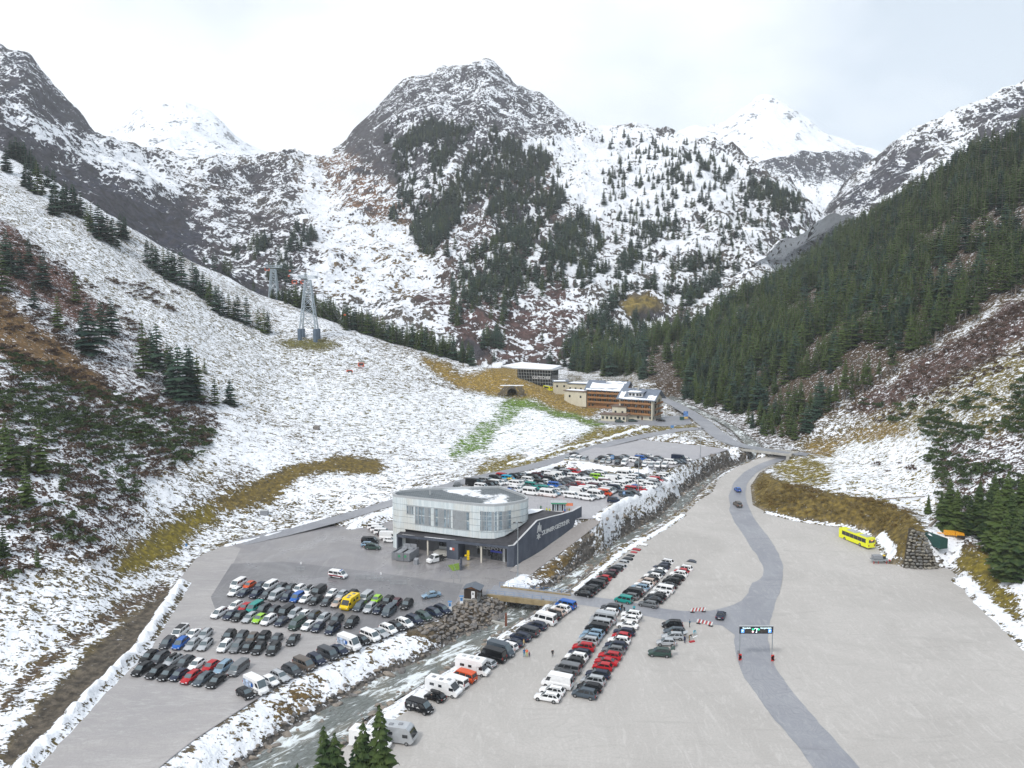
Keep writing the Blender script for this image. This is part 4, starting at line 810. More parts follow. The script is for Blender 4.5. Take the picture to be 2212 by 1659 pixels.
# ------------------------------------------------------------------ grey terminal building with the long lettered wall
def part_of(root, mb, name, sm=None, mesh=None):
    o = bpy.data.objects.new(name, mesh or mb.mesh(name, sm)); o.location = tuple(-c for c in root.location); return link(o, root)
def root_at(name, loc, label, cat, group=None): o = empty(name, loc); return tag(o, label, cat, group)
def facade_mat():
    m, nt, bs = newmat('profiled_glass_facade'); L = nt.links
    pos = N(nt, 'ShaderNodeNewGeometry').outputs['Position']
    a = noise_(nt, pos, 2.4, 3, .6, (1, 1, .05)); b = noise_(nt, pos, .22, 4, .6, (1, 1, .5))
    c = mix_(nt, ramp_(nt, a, .35, .65), (.55, .62, .64), (.70, .75, .76)); c = mix_(nt, ramp_(nt, b, .45, .7, 0, .6), c, (.60, .57, .50))
    L.new(c, bs.inputs['Base Color']); bs.inputs['Roughness'].default_value = .32; return m
def conc_mat(name, c1, c2, sc=.5):
    m, nt, bs = newmat(name); L = nt.links
    pos = N(nt, 'ShaderNodeNewGeometry').outputs['Position']
    a = noise_(nt, pos, sc, 5, .65, (1, 1, .35)); b = noise_(nt, pos, sc*6, 4, .6)
    c = mix_(nt, ramp_(nt, a, .38, .66), c1, c2); c = mix_(nt, ramp_(nt, b, .45, .7, 0, .3), c, tuple(x*.6 for x in c1))
    L.new(c, bs.inputs['Base Color']); bs.inputs['Roughness'].default_value = .75; return m
M_FAC = facade_mat(); M_DCON = conc_mat('dark_concrete', (.055, .065, .09), (.085, .10, .13)); M_LCON = conc_mat('pale_concrete', (.36, .35, .32), (.45, .44, .41)); M_ALU = simple('light_metal_trim', (.5, .52, .53), .4, .4, noise=.08)
M_ROOF = None
def roof_mat():
    m, nt, bs = newmat('slab_roof_with_thaw_snow'); L = nt.links
    pos = N(nt, 'ShaderNodeNewGeometry').outputs['Position']
    b = N(nt, 'ShaderNodeTexBrick'); b.inputs['Scale'].default_value = 1; b.inputs['Brick Width'].default_value = 1.3; b.inputs['Row Height'].default_value = .65; b.inputs['Mortar Size'].default_value = .06; b.offset = .5
    b.inputs['Color1'].default_value = (.10, .12, .13, 1); b.inputs['Color2'].default_value = (.16, .18, .19, 1); b.inputs['Mortar'].default_value = (.05, .06, .07, 1); L.new(pos, b.inputs['Vector'])
    n = noise_(nt, pos, .09, 3, .5); f = noise_(nt, pos, 1.3, 4, .6, (.5, 1.2, 1)); s = ramp_(nt, math_(nt, 'ADD', math_(nt, 'MULTIPLY', n, 1.3), math_(nt, 'MULTIPLY', f, .5)), 1.02, 1.08)
    L.new(mix_(nt, s, b.outputs[0], (.80, .82, .85)), bs.inputs['Base Color']); bs.inputs['Roughness'].default_value = .6
    return m
M_ROOF = roof_mat(); M_WGL = simple('window_glass', (.22, .28, .32), .08, 0, .8, noise=.5, nscale=.7); M_DGL = simple('dark_window_glass', (.02, .028, .035), .08, 0, .8, noise=.4, nscale=.5)
M_BLKM = simple('dark_interior', (.012, .012, .014), .8, noise=.1); M_BITU = conc_mat('bitumen_roof', (.035, .034, .04), (.06, .058, .065)); M_SNOW = simple('snow', (.86, .88, .92), .8, noise=.05, bump=.2)
RZ = 15.6
FOOT = [(847.7,1069.3),(850,1065.5),(857.7,1062.9),(875,1060),(903.4,1057.2),(990,1054.2),(1080.7,1051.5),(1110,1062),(1134,1071),(1139.5,1074.5),(1141,1078),(1137,1081.5),(1126,1084.2),(1110.7,1087),(1090,1090.4),(1067.8,1092.2),(1040,1091.4),(1010.6,1088.6),(975,1084.6),(939.2,1080.8),(905,1077.2),(874.8,1073.6),(856,1071.9)]
FW = [at_z(a, b, RZ)[:2] for a, b in FOOT]
base = root_at('terminal_building', (FW[15][0], FW[15][1], 0), 'grey ski terminal with curved pale glass upper floor and long lettered dark wall', 'building')
def zlow(x, y): return float(np.interp(x, [-8, -3, 4.5], [6.1, 6.3, 9.7]))
zj = [6.1, 8.0, 9.75, 11.5, 13.4, 15.3]
M_JNT = simple('facade_joint_grey', (.20, .24, .26), .5, noise=.1)
for i in range(5):
    a = MB(); z0, z1 = zj[i]+.05, zj[i+1]
    a.prism(FW, lambda x, y: max(z0, min(z1-.01, zlow(x, y))), z1, M_FAC); part_of(base, a, 'facade_band')
    n = len(FW); cx_, cy_ = np.mean(FW, 0); g = MB(); sh = [(x+(x-cx_)*.004, y+(y-cy_)*.006) for x, y in FW]
    if i: g.prism(sh, lambda x, y: max(z0-.07, min(z1-.01, zlow(x, y))), lambda x, y: max(z0, min(z1-.01, zlow(x, y))), M_JNT); part_of(base, g, 'facade_rail')
inner = [(x-(x-cx_)*.035, y-(y-cy_)*.07) for x, y in FW]
a = MB(); a.prism(inner, 15.28, 15.36, M_ROOF); part_of(base, a, 'roof')
a = MB(); n = len(FW)
V = [(x, y, z) for ring_, z in ((FW, 15.3), (FW, 15.95), (inner, 15.95), (inner, 15.36)) for x, y in ring_]
a.add(V, [(k*n+i, k*n+(i+1) % n, (k+1)*n+(i+1) % n, (k+1)*n+i) for k in range(3) for i in range(n)], M_ALU); part_of(base, a, 'parapet')
q = at_z(1055, 1058, 16.2); a = MB(); a.tube((-24, 227.5, 15.3), (-24, 227.5, 17.0), .28, M_ALU, 10); a.box((-24, 227.5, 17.1), (.9, .9, .3), M_ALU); part_of(base, a, 'roof_vent')
# left end of the upper storey comes down to the ground
lf = [p for p, f in zip(FW, FOOT) if f[0] < 880]; a = MB(); a.prism(lf, -.1, 6.05, M_FAC); part_of(base, a, 'facade_band')
fx = np.array([f[0] for f in FOOT[13:]+[FOOT[0]]])[::-1]; fX = np.array([p[0] for p in FW[13:]+[FW[0]]])[::-1]; fY = np.array([p[1] for p in FW[13:]+[FW[0]]])[::-1]
def fpt(px): return np.array([np.interp(px, fx, fX), np.interp(px, fx, fY)])
def fwin(px0, px1, z0, z1, name, mat, off=.06, th=.05):
    p, q = fpt(px0), fpt(px1); t = (q-p)/np.linalg.norm(q-p); nn = np.array([t[1], -t[0]])
    a = MB(); c = (p+q)/2+nn*off; a.box((c[0], c[1], (z0+z1)/2), (np.linalg.norm(q-p), th, z1-z0), mat, rz=math.atan2(t[1], t[0])); return a
for (g0, g1, k, rows_) in [(878, 893.5, 3, [(10.9, 13.1)]), (896, 931, 4, [(8.2, 10.6), (10.9, 13.2)]), (937, 974, 4, [(8.2, 10.6), (10.9, 13.2)]), (977.7, 1014, 4, [(8.2, 10.6), (10.9, 13.2)]), (1037, 1073.5, 4, [(8.5, 9.65), (9.85, 11.1), (11.3, 12.5), (12.7, 13.8)]), (1076.4, 1104, 3, [(8.7, 9.65), (9.85, 11.1), (11.3, 12.5), (12.7, 13.7)])]:
    for z0, z1 in rows_:
        for i in range(k):
            p0 = g0+(g1-g0)*i/k; p1 = g0+(g1-g0)*(i+1)/k-.8; part_of(base, fwin(p0, p1, z0, z1, '', M_WGL), 'window_pane')
    fins = MB(); q_ = g0+1
    while q_ < g1-1:
        if random.random() < .62:
            p = fpt(q_); t = fpt(q_+1)-fpt(q_-1); t /= np.linalg.norm(t); nn = np.array([t[1], -t[0]])*.16
            fins.box((p[0]+nn[0], p[1]+nn[1], (rows_[0][0]+rows_[-1][1])/2), (.17, .06, rows_[-1][1]-rows_[0][0]+.2), M_ALU, rz=math.atan2(t[1], t[0]))
        q_ += 1.9
    tag(part_of(base, fins, 'sun_fins'), kind='stuff')
    part_of(base, fwin(g0-1, g1+.5, rows_[-1][1]+.05, rows_[-1][1]+.2, '', M_ALU, .12, .12), 'window_head')
    part_of(base, fwin(g0-1, g1+.5, rows_[0][0]-.2, rows_[0][0]-.05, '', M_ALU, .12, .12), 'window_sill')
# lower storey
A0 = np.array(at_z(857, 1191, 0)[:2]); A1 = np.array(at_z(1098, 1225, 0)[:2]); td = (A1-A0); LLn = np.linalg.norm(td); td /= LLn; nd = np.array([-td[1], td[0]]); ang = math.atan2(td[1], td[0])
def fl(s, d=0): return A0+td*s+nd*d
def pxs(px): return (px-857)/(1098-857)*LLn
def lb(s0, s1, d0, d1, z0, z1, mat, mb=None):
    a = mb or MB(); P_ = [fl(s0, d0), fl(s1, d0), fl(s1, d1), fl(s0, d1)]; a.prism([tuple(p) for p in P_], z0, z1, mat); return a
ft = lambda x, y: 5.0+.8*max(0, min(1, np.dot(np.array([x, y])-A0, td)/LLn))
a = MB(); a.prism([tuple(fl(0, 0)), tuple(fl(LLn, 0)), tuple(fl(LLn, 5.5)), tuple(fl(0, 5.5))], lambda x, y: ft(x, y)-.75, ft, M_DCON, M_BITU); part_of(base, a, 'canopy')
part_of(base, lb(0, .45, .1, 9, -.2, 4.25, M_DCON), 'end_wall')
part_of(base, lb(.45, LLn-.5, 4.2, 4.7, -.2, 4.9, conc_mat('grey_render', (.12, .125, .135), (.16, .165, .175))), 'back_wall')
part_of(base, lb(pxs(968.5), pxs(993.5), .05, 4.2, -.2, 4.6, M_DCON), 'pier')
part_of(base, lb(LLn-.45, LLn, .0, 5, -.2, 5.0, M_DCON), 'end_wall')
for px in (925.5, 1041): s = pxs(px); part_of(base, lb(s-.2, s+.2, .35, .75, -.2, 4.9, simple('beige_column', (.62, .58, .5), .6, noise=.05)), 'column')
part_of(base, lb(pxs(936), pxs(968), .8, 4.19, -.2, 1.1, M_LCON), 'loading_dock')
for i, (p0, p1) in enumerate([(937, 942), (943, 947.5), (948.5, 954), (955, 960), (961, 967)]): part_of(base, lb(pxs(p0), pxs(p1), 4.10, 4.16, 1.9, 3.9, M_DGL), 'window_pane')
part_of(base, lb(pxs(884), pxs(892), 4.1, 4.16, 1.6, 4.2, M_DGL), 'window_pane')
part_of(base, lb(pxs(937), pxs(967), 4.05, 4.15, 1.12, 1.85, M_ALU), 'shutter')
for p0, p1 in [(1021, 1026.5), (1028, 1033), (1034, 1039), (1043, 1048)]: part_of(base, lb(pxs(p0), pxs(p1), 4.05, 4.12, 1.0, 3.9, M_DGL), 'window_pane')
for p0, p1 in [(1049, 1055), (1056, 1061), (1062, 1067), (1068, 1073)]: part_of(base, lb(pxs(p0), pxs(p1), 4.05, 4.12, 0, 2.1, M_DGL), 'glass_door')
part_of(base, lb(pxs(1049), pxs(1073), 4.0, 4.1, 2.15, 2.7, simple('blue_red_sign', (.05, .07, .45), .4, noise=.3, nscale=.4)), 'sign_panel')
part_of(base, lb(pxs(1043), pxs(1074), 4.06, 4.1, 2.75, 3.95, M_BLKM), 'fascia_panel')
part_of(base, lb(pxs(1082), pxs(1095), 3.9, 4.15, -.1, 4.3, M_BLKM), 'doorway')
part_of(base, lb(pxs(1076), pxs(1081), 3.5, 4.15, -.1, 4.9, M_ALU), 'door_frame')
p = fl(pxs(1058), 3.97); M_SIGNW = simple('sign_letters_grey', (.6, .6, .6), .5, noise=.05)
o = text_obj('lettering', 'SKIDEPOT', 1.15, M_SIGNW, (p[0]-base.location[0]-1.6, p[1]-base.location[1]+.05, 3.35), (math.pi/2, 0, ang), base, .03, sx=1.5)
p = fl(pxs(978), -.02); a = lb(pxs(975.5), pxs(980.5), -.02, .04, 2.6, 3.3, M_WHITE); part_of(base, a, 'sign_panel'); a = lb(pxs(980.6), pxs(985.5), -.02, .04, 2.6, 3.3, simple('orange_red_sign', (.6, .12, .07), .4, noise=.2)); part_of(base, a, 'sign_panel')
# long wall and roof ramp
def pz(px, py, z): return at_z(px, py, z)
WT = [(A1[0]-.0, A1[1], 5.8, -.1), (A1[0]+1.6, A1[1]+.2, 5.95, -.1), (pz(1161,1125,11)[0], pz(1161,1125,11)[1], 11.0, .4), (pz(1190,1117,11)[0], pz(1190,1117,11)[1], 11.0, 1.7), (pz(1213,1112,11)[0], pz(1213,1112,11)[1], 11.05, 3.0), (pz(1237,1106,11)[0], pz(1237,1106,11)[1], 11.2, 4.7), (pz(1257,1095,11.6)[0], pz(1257,1095,11.6)[1]+.3, 11.7, 6.4)]
sub = []
for i in range(len(WT)-1):
    for k in range(4):
        t = k/4; sub.append(tuple(WT[i][j]*(1-t)+WT[i+1][j]*t for j in range(4)))
sub.append(WT[-1])
for i in range(0, len(sub)-1, 4):
    a = MB()
    for k in range(i, min(i+4, len(sub)-1)):
        p, q = sub[k], sub[k+1]; t = np.array([q[0]-p[0], q[1]-p[1]]); t /= np.linalg.norm(t)+1e-9; nn = np.array([-t[1], t[0]])*.45
        V = [(p[0], p[1], p[3]-.8), (q[0], q[1], q[3]-.8), (q[0], q[1], q[2]), (p[0], p[1], p[2]), (p[0]+nn[0], p[1]+nn[1], p[3]-.8), (q[0]+nn[0], q[1]+nn[1], q[3]-.8), (q[0]+nn[0], q[1]+nn[1], q[2]), (p[0]+nn[0], p[1]+nn[1], p[2])]
        a.add(V, [(0, 1, 2, 3), (5, 4, 7, 6), (0, 3, 7, 4), (1, 5, 6, 2)], M_DCON)
    part_of(base, a, 'wall')
a = MB()
for k in range(len(sub)-1):
    p, q = sub[k], sub[k+1]; t = np.array([q[0]-p[0], q[1]-p[1]]); t /= np.linalg.norm(t)+1e-9; nn = np.array([-t[1], t[0]]); o_ = nn*-.05; n2 = nn*.52
    V = [(p[0]+o_[0], p[1]+o_[1], p[2]+.003), (q[0]+o_[0], q[1]+o_[1], q[2]+.003), (q[0]+n2[0], q[1]+n2[1], q[2]+.003), (p[0]+n2[0], p[1]+n2[1], p[2]+.003)]
    a.add(V+[(x, y, z+.1) for x, y, z in V], [(0, 1, 5, 4), (1, 2, 6, 5), (2, 3, 7, 6), (3, 0, 4, 7), (4, 5, 6, 7)], simple('pale_coping', (.5, .51, .52), .5, noise=.08) if k == 0 else a.mats[0])
part_of(base, a, 'coping')
W2, W4, W5 = WT[2], WT[4], WT[5]
rf = [(fl(0, 5.4)[0], fl(0, 5.4)[1], 5.6), (fl(0, .1)[0], fl(0, .1)[1], 5.03), (A1[0], A1[1]+.1, 5.84), (A1[0]+1.5, A1[1]+.5, 5.85), (W2[0]-.2, W2[1]+.3, 10.5), (W4[0]-.3, W4[1]+.5, 10.5), (W5[0]-.5, W5[1]+.8, 10.5), (8, 233, 9.4), (2, 231, 9.0), (-4, 222, 7.0), (-12, 222, 6.0)]
a = MB(); mid = (-1.5, 219.5, 6.9); a.add(rf+[mid, (4, 221.5, 9.6), (7.5, 224.5, 10.3)], [(1, 2, 11), (2, 3, 11), (3, 4, 12), (3, 12, 11), (4, 5, 13), (4, 13, 12), (5, 6, 13), (6, 7, 13), (7, 8, 13), (8, 12, 13), (8, 9, 12), (9, 11, 12), (9, 10, 11), (10, 0, 1), (10, 1, 11)], M_BITU); part_of(base, a, 'sloping_roof')
a = MB(); a.add([(1.5, 229.5, 9.75), (3.5, 224.2, 10.02), (7.4, 226.2, 10.45), (9.5, 230.5, 10.2), (6, 233, 9.7)], [(0, 1, 2, 3, 4)], M_SNOW); part_of(base, a, 'roof_snow')
for s0, s1, d0 in ((1.5, 7, .4), (9, 19, .2), (LLn-9, LLn-1.5, .5)):
    a = MB(); a.prism([tuple(fl(s, d)) for s, d in ((s0, d0), ((s0+s1)/2, d0-.05), (s1, d0+.2), (s1-1.5, d0+1.1), ((s0+s1)/2, d0+.8), (s0+.6, d0+1.2))], lambda x, y: ft(x, y)+.004, lambda x, y: ft(x, y)+.08, M_SNOW); part_of(base, a, 'roof_snow')
# letters fixed to the wall
M_LET = simple('letters_pale_grey', (.62, .64, .65), .45, .2, noise=.06)
def on_wall(px):
    xs = [CX+FOC*s_[0]/s_[1] for s_ in sub]; i = max(0, min(len(sub)-2, int(np.searchsorted(xs, px)-1))); t = (px-xs[i])/(xs[i+1]-xs[i]); p, q = sub[i], sub[i+1]
    return p[0]+(q[0]-p[0])*t, p[1]+(q[1]-p[1])*t, math.atan2(q[1]-p[1], q[0]-p[0])
txt = 'STUBAIER GLETSCHER'; n = len(txt)
for i, ch in enumerate(txt):
    if ch == ' ': continue
    px = 1171.5+(1231-1171.5)*(i+.5)/n; x, y, r = on_wall(px); nx, ny = math.sin(r), -math.cos(r)
    yy = 1158.5+(1131.0-1158.5)*(i+.5)/n+3; z = HCAM-(yy-665)*y/FOC
    text_obj('letter', ch, 1.75, M_LET, (x+nx*.12-base.location[0], y+ny*.12-base.location[1], z), (math.pi/2, 0, r), base, .04, .12, sx=1.05)
x, y, r = on_wall(1164.5); nx, ny = math.sin(r), -math.cos(r); a = MB(); ux, uy = math.cos(r), math.sin(r)
def wl_(u_, z_): return (x+nx*.1+ux*u_, y+ny*.1+uy*u_, z_)
zc_ = HCAM-(1168-665)*y/FOC
for k in range(6): t = k*math.pi/3; a.tube(wl_(0, zc_), wl_(.85*math.cos(t+.5), zc_+.95*math.sin(t+.5)), .07, M_LET, 5)
for k in range(6): t = k*math.pi/3+.5; a.tube(wl_(.55*math.cos(t), zc_+.6*math.sin(t)), wl_(.55*math.cos(t+1.047), zc_+.6*math.sin(t+1.047)), .06, M_LET, 5)
for u0, h0, u1, h1 in ((-.55, 1.1, -.2, 3.2), (-.2, 3.2, .05, 1.3), (.05, 1.3, .25, 3.9), (.25, 3.9, .5, 1.3), (.5, 1.3, .9, 3.1), (.9, 3.1, 1.0, 1.0)): a.tube(wl_(u0, zc_+h0), wl_(u1, zc_+h1), .09, M_LET, 5)
part_of(base, a, 'emblem')
# ------------------------------------------------------------------ things in front of the building
def thing_mb(name, mb, label, cat, loc=(0, 0, 0), rz=0, group=None, sm=None):
    o = mb.obj(name, None, loc, rz, sm); return tag(o, label, cat, group)
M_GALV = simple('galvanised_steel', (.33, .36, .38), .45, .5, noise=.12); M_CONT = simple('grey_container_paint', (.24, .25, .27), .55, noise=.15)
for i, (px, py, wd, lb_) in enumerate([(863, 1209, 2.5, 'grey open-topped skip at the left end of the three containers'), (871, 1212, 2.4, 'closed grey press container in the middle with a green emblem'), (884, 1213, 2.5, 'closed grey press container nearest the white pickup')]):
    p = at_z(px, py, 0); r = root_at('container', (p[0], p[1]+2.6, .03), lb_, 'container', 'containers in front of the loading bay'); r.rotation_euler = (0, 0, -.35)
    a = MB()
    if i == 0:
        for c_, s_ in (((0, 0, .15), (wd, 6, .2)), ((-wd/2, 0, 1.1), (.1, 6, 1.8)), ((wd/2, 0, 1.1), (.1, 6, 1.8)), ((0, -3, 1.1), (wd, .1, 1.8)), ((0, 3, 1.1), (wd, .1, 1.8))): a.box(c_, s_, M_CONT)
    else: a.box((0, 0, 1.3), (wd, 6, 2.3), M_CONT)
    a.obj('body', r); b = MB()
    for k in range(7): b.box((-wd/2+.2+k*(wd-.4)/6, -3.07, 1.25), (.09, .08, 2.1), M_CONT)
    for k in range(10): b.box((wd/2+.05, -2.7+k*.6, 1.25), (.08, .09, 2.0), M_CONT)
    tag(b.obj('ribs', r), kind='stuff')
    if i: c = MB(); c.tube((0, -3.10, 1.5), (0, -3.13, 1.5), .38, simple('green_emblem', (.05, .25, .12), .5, noise=.1), 14); c.obj('emblem', r); c = MB(); c.box((.2, 1.6, 3.0), (1.9, .12, 1.5), M_CONT); c.box((-.3, 1.0, 2.6), (1.6, 1.2, .3), M_CONT); c.obj('hopper', r)
a = MB(); a.prism([(-.55, -.5), (.55, -.5), (.55, .5), (-.55, .5)], 0, lambda x, y: 1.5+.35*y, M_CONT); a.box((0, 0, .75), (1.2, .9, .08), M_GALV); p = at_z(899, 1219, 0); thing_mb('waste_bin', a, 'small grey bin with sloping lid beside the containers', 'bin', (p[0], p[1], .03), -.3)
# pickup
p = at_z(941, 1216, 0); r = root_at('pickup_truck', (p[0], p[1]+1, .03), 'white double-cab flatbed truck parked by the loading dock', 'truck'); r.rotation_euler = (0, 0, math.radians(222))
a = MB(); a.prism([(2.7, -.85), (2.7, .85), (1.9, 1.0), (-.4, 1.0), (-.4, -1.0), (1.9, -1.0)], .35, lambda x, y: 1.05 if x > 2.2 else 1.2, M_WHITE); V = [(1.75, -.95, 1.19), (1.75, .95, 1.19), (-.4, .95, 1.19), (-.4, -.95, 1.19), (1.0, -.82, 2.15), (1.0, .82, 2.15), (-.35, .82, 2.15), (-.35, -.82, 2.15)]
a.add(V, [(0, 1, 5, 4), (1, 2, 6, 5), (2, 3, 7, 6), (3, 0, 4, 7), (4, 5, 6, 7)], M_WHITE); a.obj('cab', r); a = MB(); a.box((-1.8, 0, .75), (2.6, 1.95, .12), M_TRIM)
for y in (-1, 1): a.box((-1.8, y*.97, 1.0), (2.6, .05, .4), M_TRIM)
a.obj('flatbed', r); a = MB(); a.add([(1.78, -.85, 1.26), (1.78, .85, 1.26), (1.08, .75, 2.1), (1.08, -.75, 2.1)], [(0, 1, 2, 3)], M_GLASS); a.obj('windscreen', r)
for k in (-1, 1): a = MB(); a.box((.35, k*.93, 1.65), (1.3, .06, .6), M_GLASS); a.obj('side_window', r)
for fx_ in (1.9, -1.9):
    for k in (-1, 1): link(bpy.data.objects.new('wheel', car_meshes('e')['wheel']), r).location = (fx_, k*.9, .34)
a = MB()
for z, w_ in ((.5, .7), (1.2, .6), (1.9, .75), (2.5, .65)): a.box((0, 0, z), (w_, .5, .62), PM['Y'])
a.box((-.7, .1, 1.35), (.6, .4, .4), PM['Y']); p = at_z(1011, 1213, 0); thing_mb('letter_boxes', a, 'stack of yellow boxes in the dark entrance bay', 'letter box', (p[0], p[1]+1, .03))
a = MB(); n_ = 8; pts = [(-.3*math.cos(t), 3.2*t/1.5) for t in np.linspace(0, 1.5, n_)]
for k in range(n_-1): a.box((0, k*.5, 1.1+.9*math.sin(k/6*2)*.4), (.45, .52, 2.0+math.sin(k/6*2.2)*.6), M_DCON)
p = at_z(995, 1232, 0); thing_mb('curved_wall', a, 'short curved dark wall beside the patch of lawn', 'wall', (p[0], p[1], 0))
a = MB(); lw = [at_z(*q_, 0)[:2] for q_ in ((968, 1222), (991, 1217), (993, 1231), (978, 1234))]; a.prism(lw, .03, .12, simple('lawn_turf', (.16, .26, .03), .9, noise=.2, bump=.1)); thing_mb('lawn', a, 'small bright green lawn wedge below the pier', 'lawn')
a = MB(); P0 = at_z(973, 1224, 0); P1 = at_z(990, 1260, 0)
for dx in (-1.2, .6):
    for k in range(5):
        t = k/4; x = P0[0]+(P1[0]-P0[0])*t+dx; y = P0[1]+(P1[1]-P0[1])*t; a.tube((x, y, .03), (x, y, 1.0), .04, M_GALV, 5)
        if k: a.tube((px_, py_, 1.0), (x, y, 1.0), .035, M_GALV, 5)
        px_, py_ = x, y
thing_mb('handrail', a, 'metal stair handrail below the green lawn wedge', 'railing')
def pole(px, py, z, h, label, zf=None):
    p = at_z(px, py, z); r = root_at('street_lamp', (p[0], p[1], p[2]), label, 'lamp post', 'floodlight masts'); a = MB(); a.tube((0, 0, -.3), (0, 0, h), .15, M_GALV, 8, .09); a.obj('post', r); a = MB(); a.tube((-.9, 0, h), (.9, 0, h), .06, M_GALV, 6); a.obj('cross_arm', r)
    for x in (-.9, .9, .35): a = MB(); a.box((x, -.3, h+.08), (.62, .55, .14), M_TRIM, ry=.25 if x > 0 else -.25); a.obj('lamp', r)
    a = MB(); a.box((-.18, -.15, .7), (.3, .25, .8), M_GALV); a.obj('switch_box', r); return r
pole(1118.5, 1247, 0, 14.6, 'tall floodlight mast beside the dark lettered wall'); pole(1379, 1066, 8.5, 13.3, 'floodlight mast at the snowy edge of the upper lot'); pole(1513, 987, 11., 11.5, 'farthest floodlight mast beyond the empty top lot')
# stone bridge, rails, hut ------------------------------------------------------------------
M_BLUE = simple('blue_painted_rail', (.08, .22, .45), .5, noise=.1); M_WOODD = simple('dark_boards', (.035, .022, .015), .7, noise=.3, nscale=2, bump=.02); M_BEAM = conc_mat('ochre_concrete', (.24, .18, .09), (.33, .26, .15))
def railing(name, pts, h, mat, label, cat='railing', gap=2.0, rails=(1.0, .55), r=.045):
    Q = resample(pts, gap); o0 = root_at(name, tuple(Q[0]), label, cat)
    for i, q_ in enumerate(Q): a = MB(); a.tube((q_[0], q_[1], q_[2]-.1), (q_[0], q_[1], q_[2]+h), r, mat, 6); part_of(o0, a, 'post')
    for f_ in rails:
        a = MB()
        for p_, q_ in zip(Q[:-1], Q[1:]): a.tube((p_[0], p_[1], p_[2]+h*f_), (q_[0], q_[1], q_[2]+h*f_), r*.8, mat, 6)
        part_of(o0, a, 'rail')
    return o0
BA, BB, BC, BD = at_z(1052, 1285, .1), at_z(1210, 1303, .1), at_z(1082, 1268, .1), at_z(1233, 1286, .1)
br = root_at('bridge', BA, 'short ochre-edged road bridge over the stream by the wooden hut', 'bridge')
a = MB(); a.prism([p[:2] for p in (BA, BB, BD, BC)], -1.1, .0, M_LCON, M_ROAD); part_of(br, a, 'deck')
for p_, q_, nm_ in ((BA, BB, 'edge_beam'), (BC, BD, 'edge_beam')):
    t = np.array(q_[:2])-np.array(p_[:2]); Lb = np.linalg.norm(t); a = MB(); a.box(((p_[0]+q_[0])/2, (p_[1]+q_[1])/2, -.35), (Lb, .5, 1.25), M_BEAM, rz=math.atan2(t[1], t[0])); part_of(br, a, nm_)
for p_, q_ in ((BA, BC), (BB, BD)):
    t = np.array(q_[:2])-np.array(p_[:2]); Lb = np.linalg.norm(t); a = MB(); a.box(((p_[0]+q_[0])/2, (p_[1]+q_[1])/2, -2.6), (Lb, 1.0, 3.0), M_LCON, rz=math.atan2(t[1], t[0])); part_of(br, a, 'abutment')
railing('railing', [(BA[0], BA[1], .28), (BB[0], BB[1], .28)], 1.1, M_BLUE, 'blue railing on the near side of the ochre bridge', r=.035); railing('railing', [(BC[0]-.3, BC[1], .28), (BD[0], BD[1], .28)], 1.1, M_BLUE, 'blue railing on the far side of the ochre bridge', r=.035)
railing('railing', [(at_z(1203, 1301, .1)), (at_z(1180, 1322, -.1)), (at_z(1160, 1336, -.3))], 1.1, M_GALV, 'grey mesh fence running down beside the stream wall', gap=1.6, rails=(1, .75, .5, .25))
p = at_z(1021.7, 1296, 0); hut = root_at('wooden_hut', (p[0], p[1]+1.6, .02), 'dark wooden ticket hut with white door next to the bridge', 'hut'); hut.rotation_euler = (0, 0, -.22)
a = MB(); a.box((0, 0, 1.3), (3.7, 2.8, 2.6), M_WOODD); a.obj('body', hut)
for k in range(9): a = MB(); a.box((-1.72+k*.43, -1.43, 1.3), (.38, .05, 2.55), M_WOODD); a.obj('board', hut)
for k in range(6): a = MB(); a.box((1.88, -1.17+k*.46, 1.3), (.05, .42, 2.55), M_WOODD); a.obj('board', hut)
a = MB(); a.box((.35, -1.49, 1.05), (.85, .06, 2.1), M_WHITE); d_ = a.obj('door', hut); a = MB(); a.box((.35, -1.53, 1.5), (.3, .03, .6), M_DGL); a.obj('pane', d_)
M_SHED = simple('grey_sheet_roof', (.13, .15, .18), .4, .3, noise=.1)
for k in (-1, 1): a = MB(); V = [(0, -1.9, 3.35), (0, 1.9, 3.35), (k*2.3, 1.9, 2.55), (k*2.3, -1.9, 2.55)]; a.add(V+[(x, y, z-.08) for x, y, z in V], [(0, 1, 2, 3), (7, 6, 5, 4), (0, 3, 7, 4), (1, 5, 6, 2), (2, 6, 7, 3)], M_SHED); a.obj('roof_panel', hut)
a = MB(); a.add([(-1.8, -1.40, 2.6), (1.8, -1.40, 2.6), (0, -1.40, 3.3), (-1.8, -1.25, 2.6), (1.8, -1.25, 2.6), (0, -1.25, 3.3)], [(0, 1, 2), (5, 4, 3)], simple('orange_boards', (.25, .10, .035), .6, noise=.3)); a.obj('gable', hut); a = MB(); a.box((0, -1.5, -.0), (4.0, .9, .3), M_LCON); a.obj('step', hut)
a = MB()
for k in range(4): a.box((-.2+.18*k, -.1*k, 1.1), (.06, 1.2, 2.0), M_GALV, ry=.12*k)
p = at_z(1033, 1299, 0); thing_mb('stacked_barriers', a, 'leaning stack of metal barriers beside the wooden hut', 'barrier', (p[0], p[1], .02))
for px, py, lb_ in ((997, 1307, 'blue and white ticket pillar nearer the wooden hut'), (972, 1319, 'blue and white ticket pillar above the rock wall')):
    p = at_z(px, py, 0); r = root_at('ticket_machine', (p[0], p[1], .02), lb_, 'ticket machine', 'ticket pillars by the rock wall')
    a = MB(); a.box((0, 0, .1), (1.1, 1.0, .2), M_LCON); a.obj('base', r); a = MB(); a.box((0, 0, 1.15), (.75, .5, 1.9), M_WHITE); a.obj('body', r); a = MB(); a.box((0, -.27, 1.5), (.6, .05, .8), M_BLUE); a.obj('panel', r); a = MB(); a.box((0, 0, 2.15), (.95, .7, .12), M_BLUE); a.obj('hood', r)
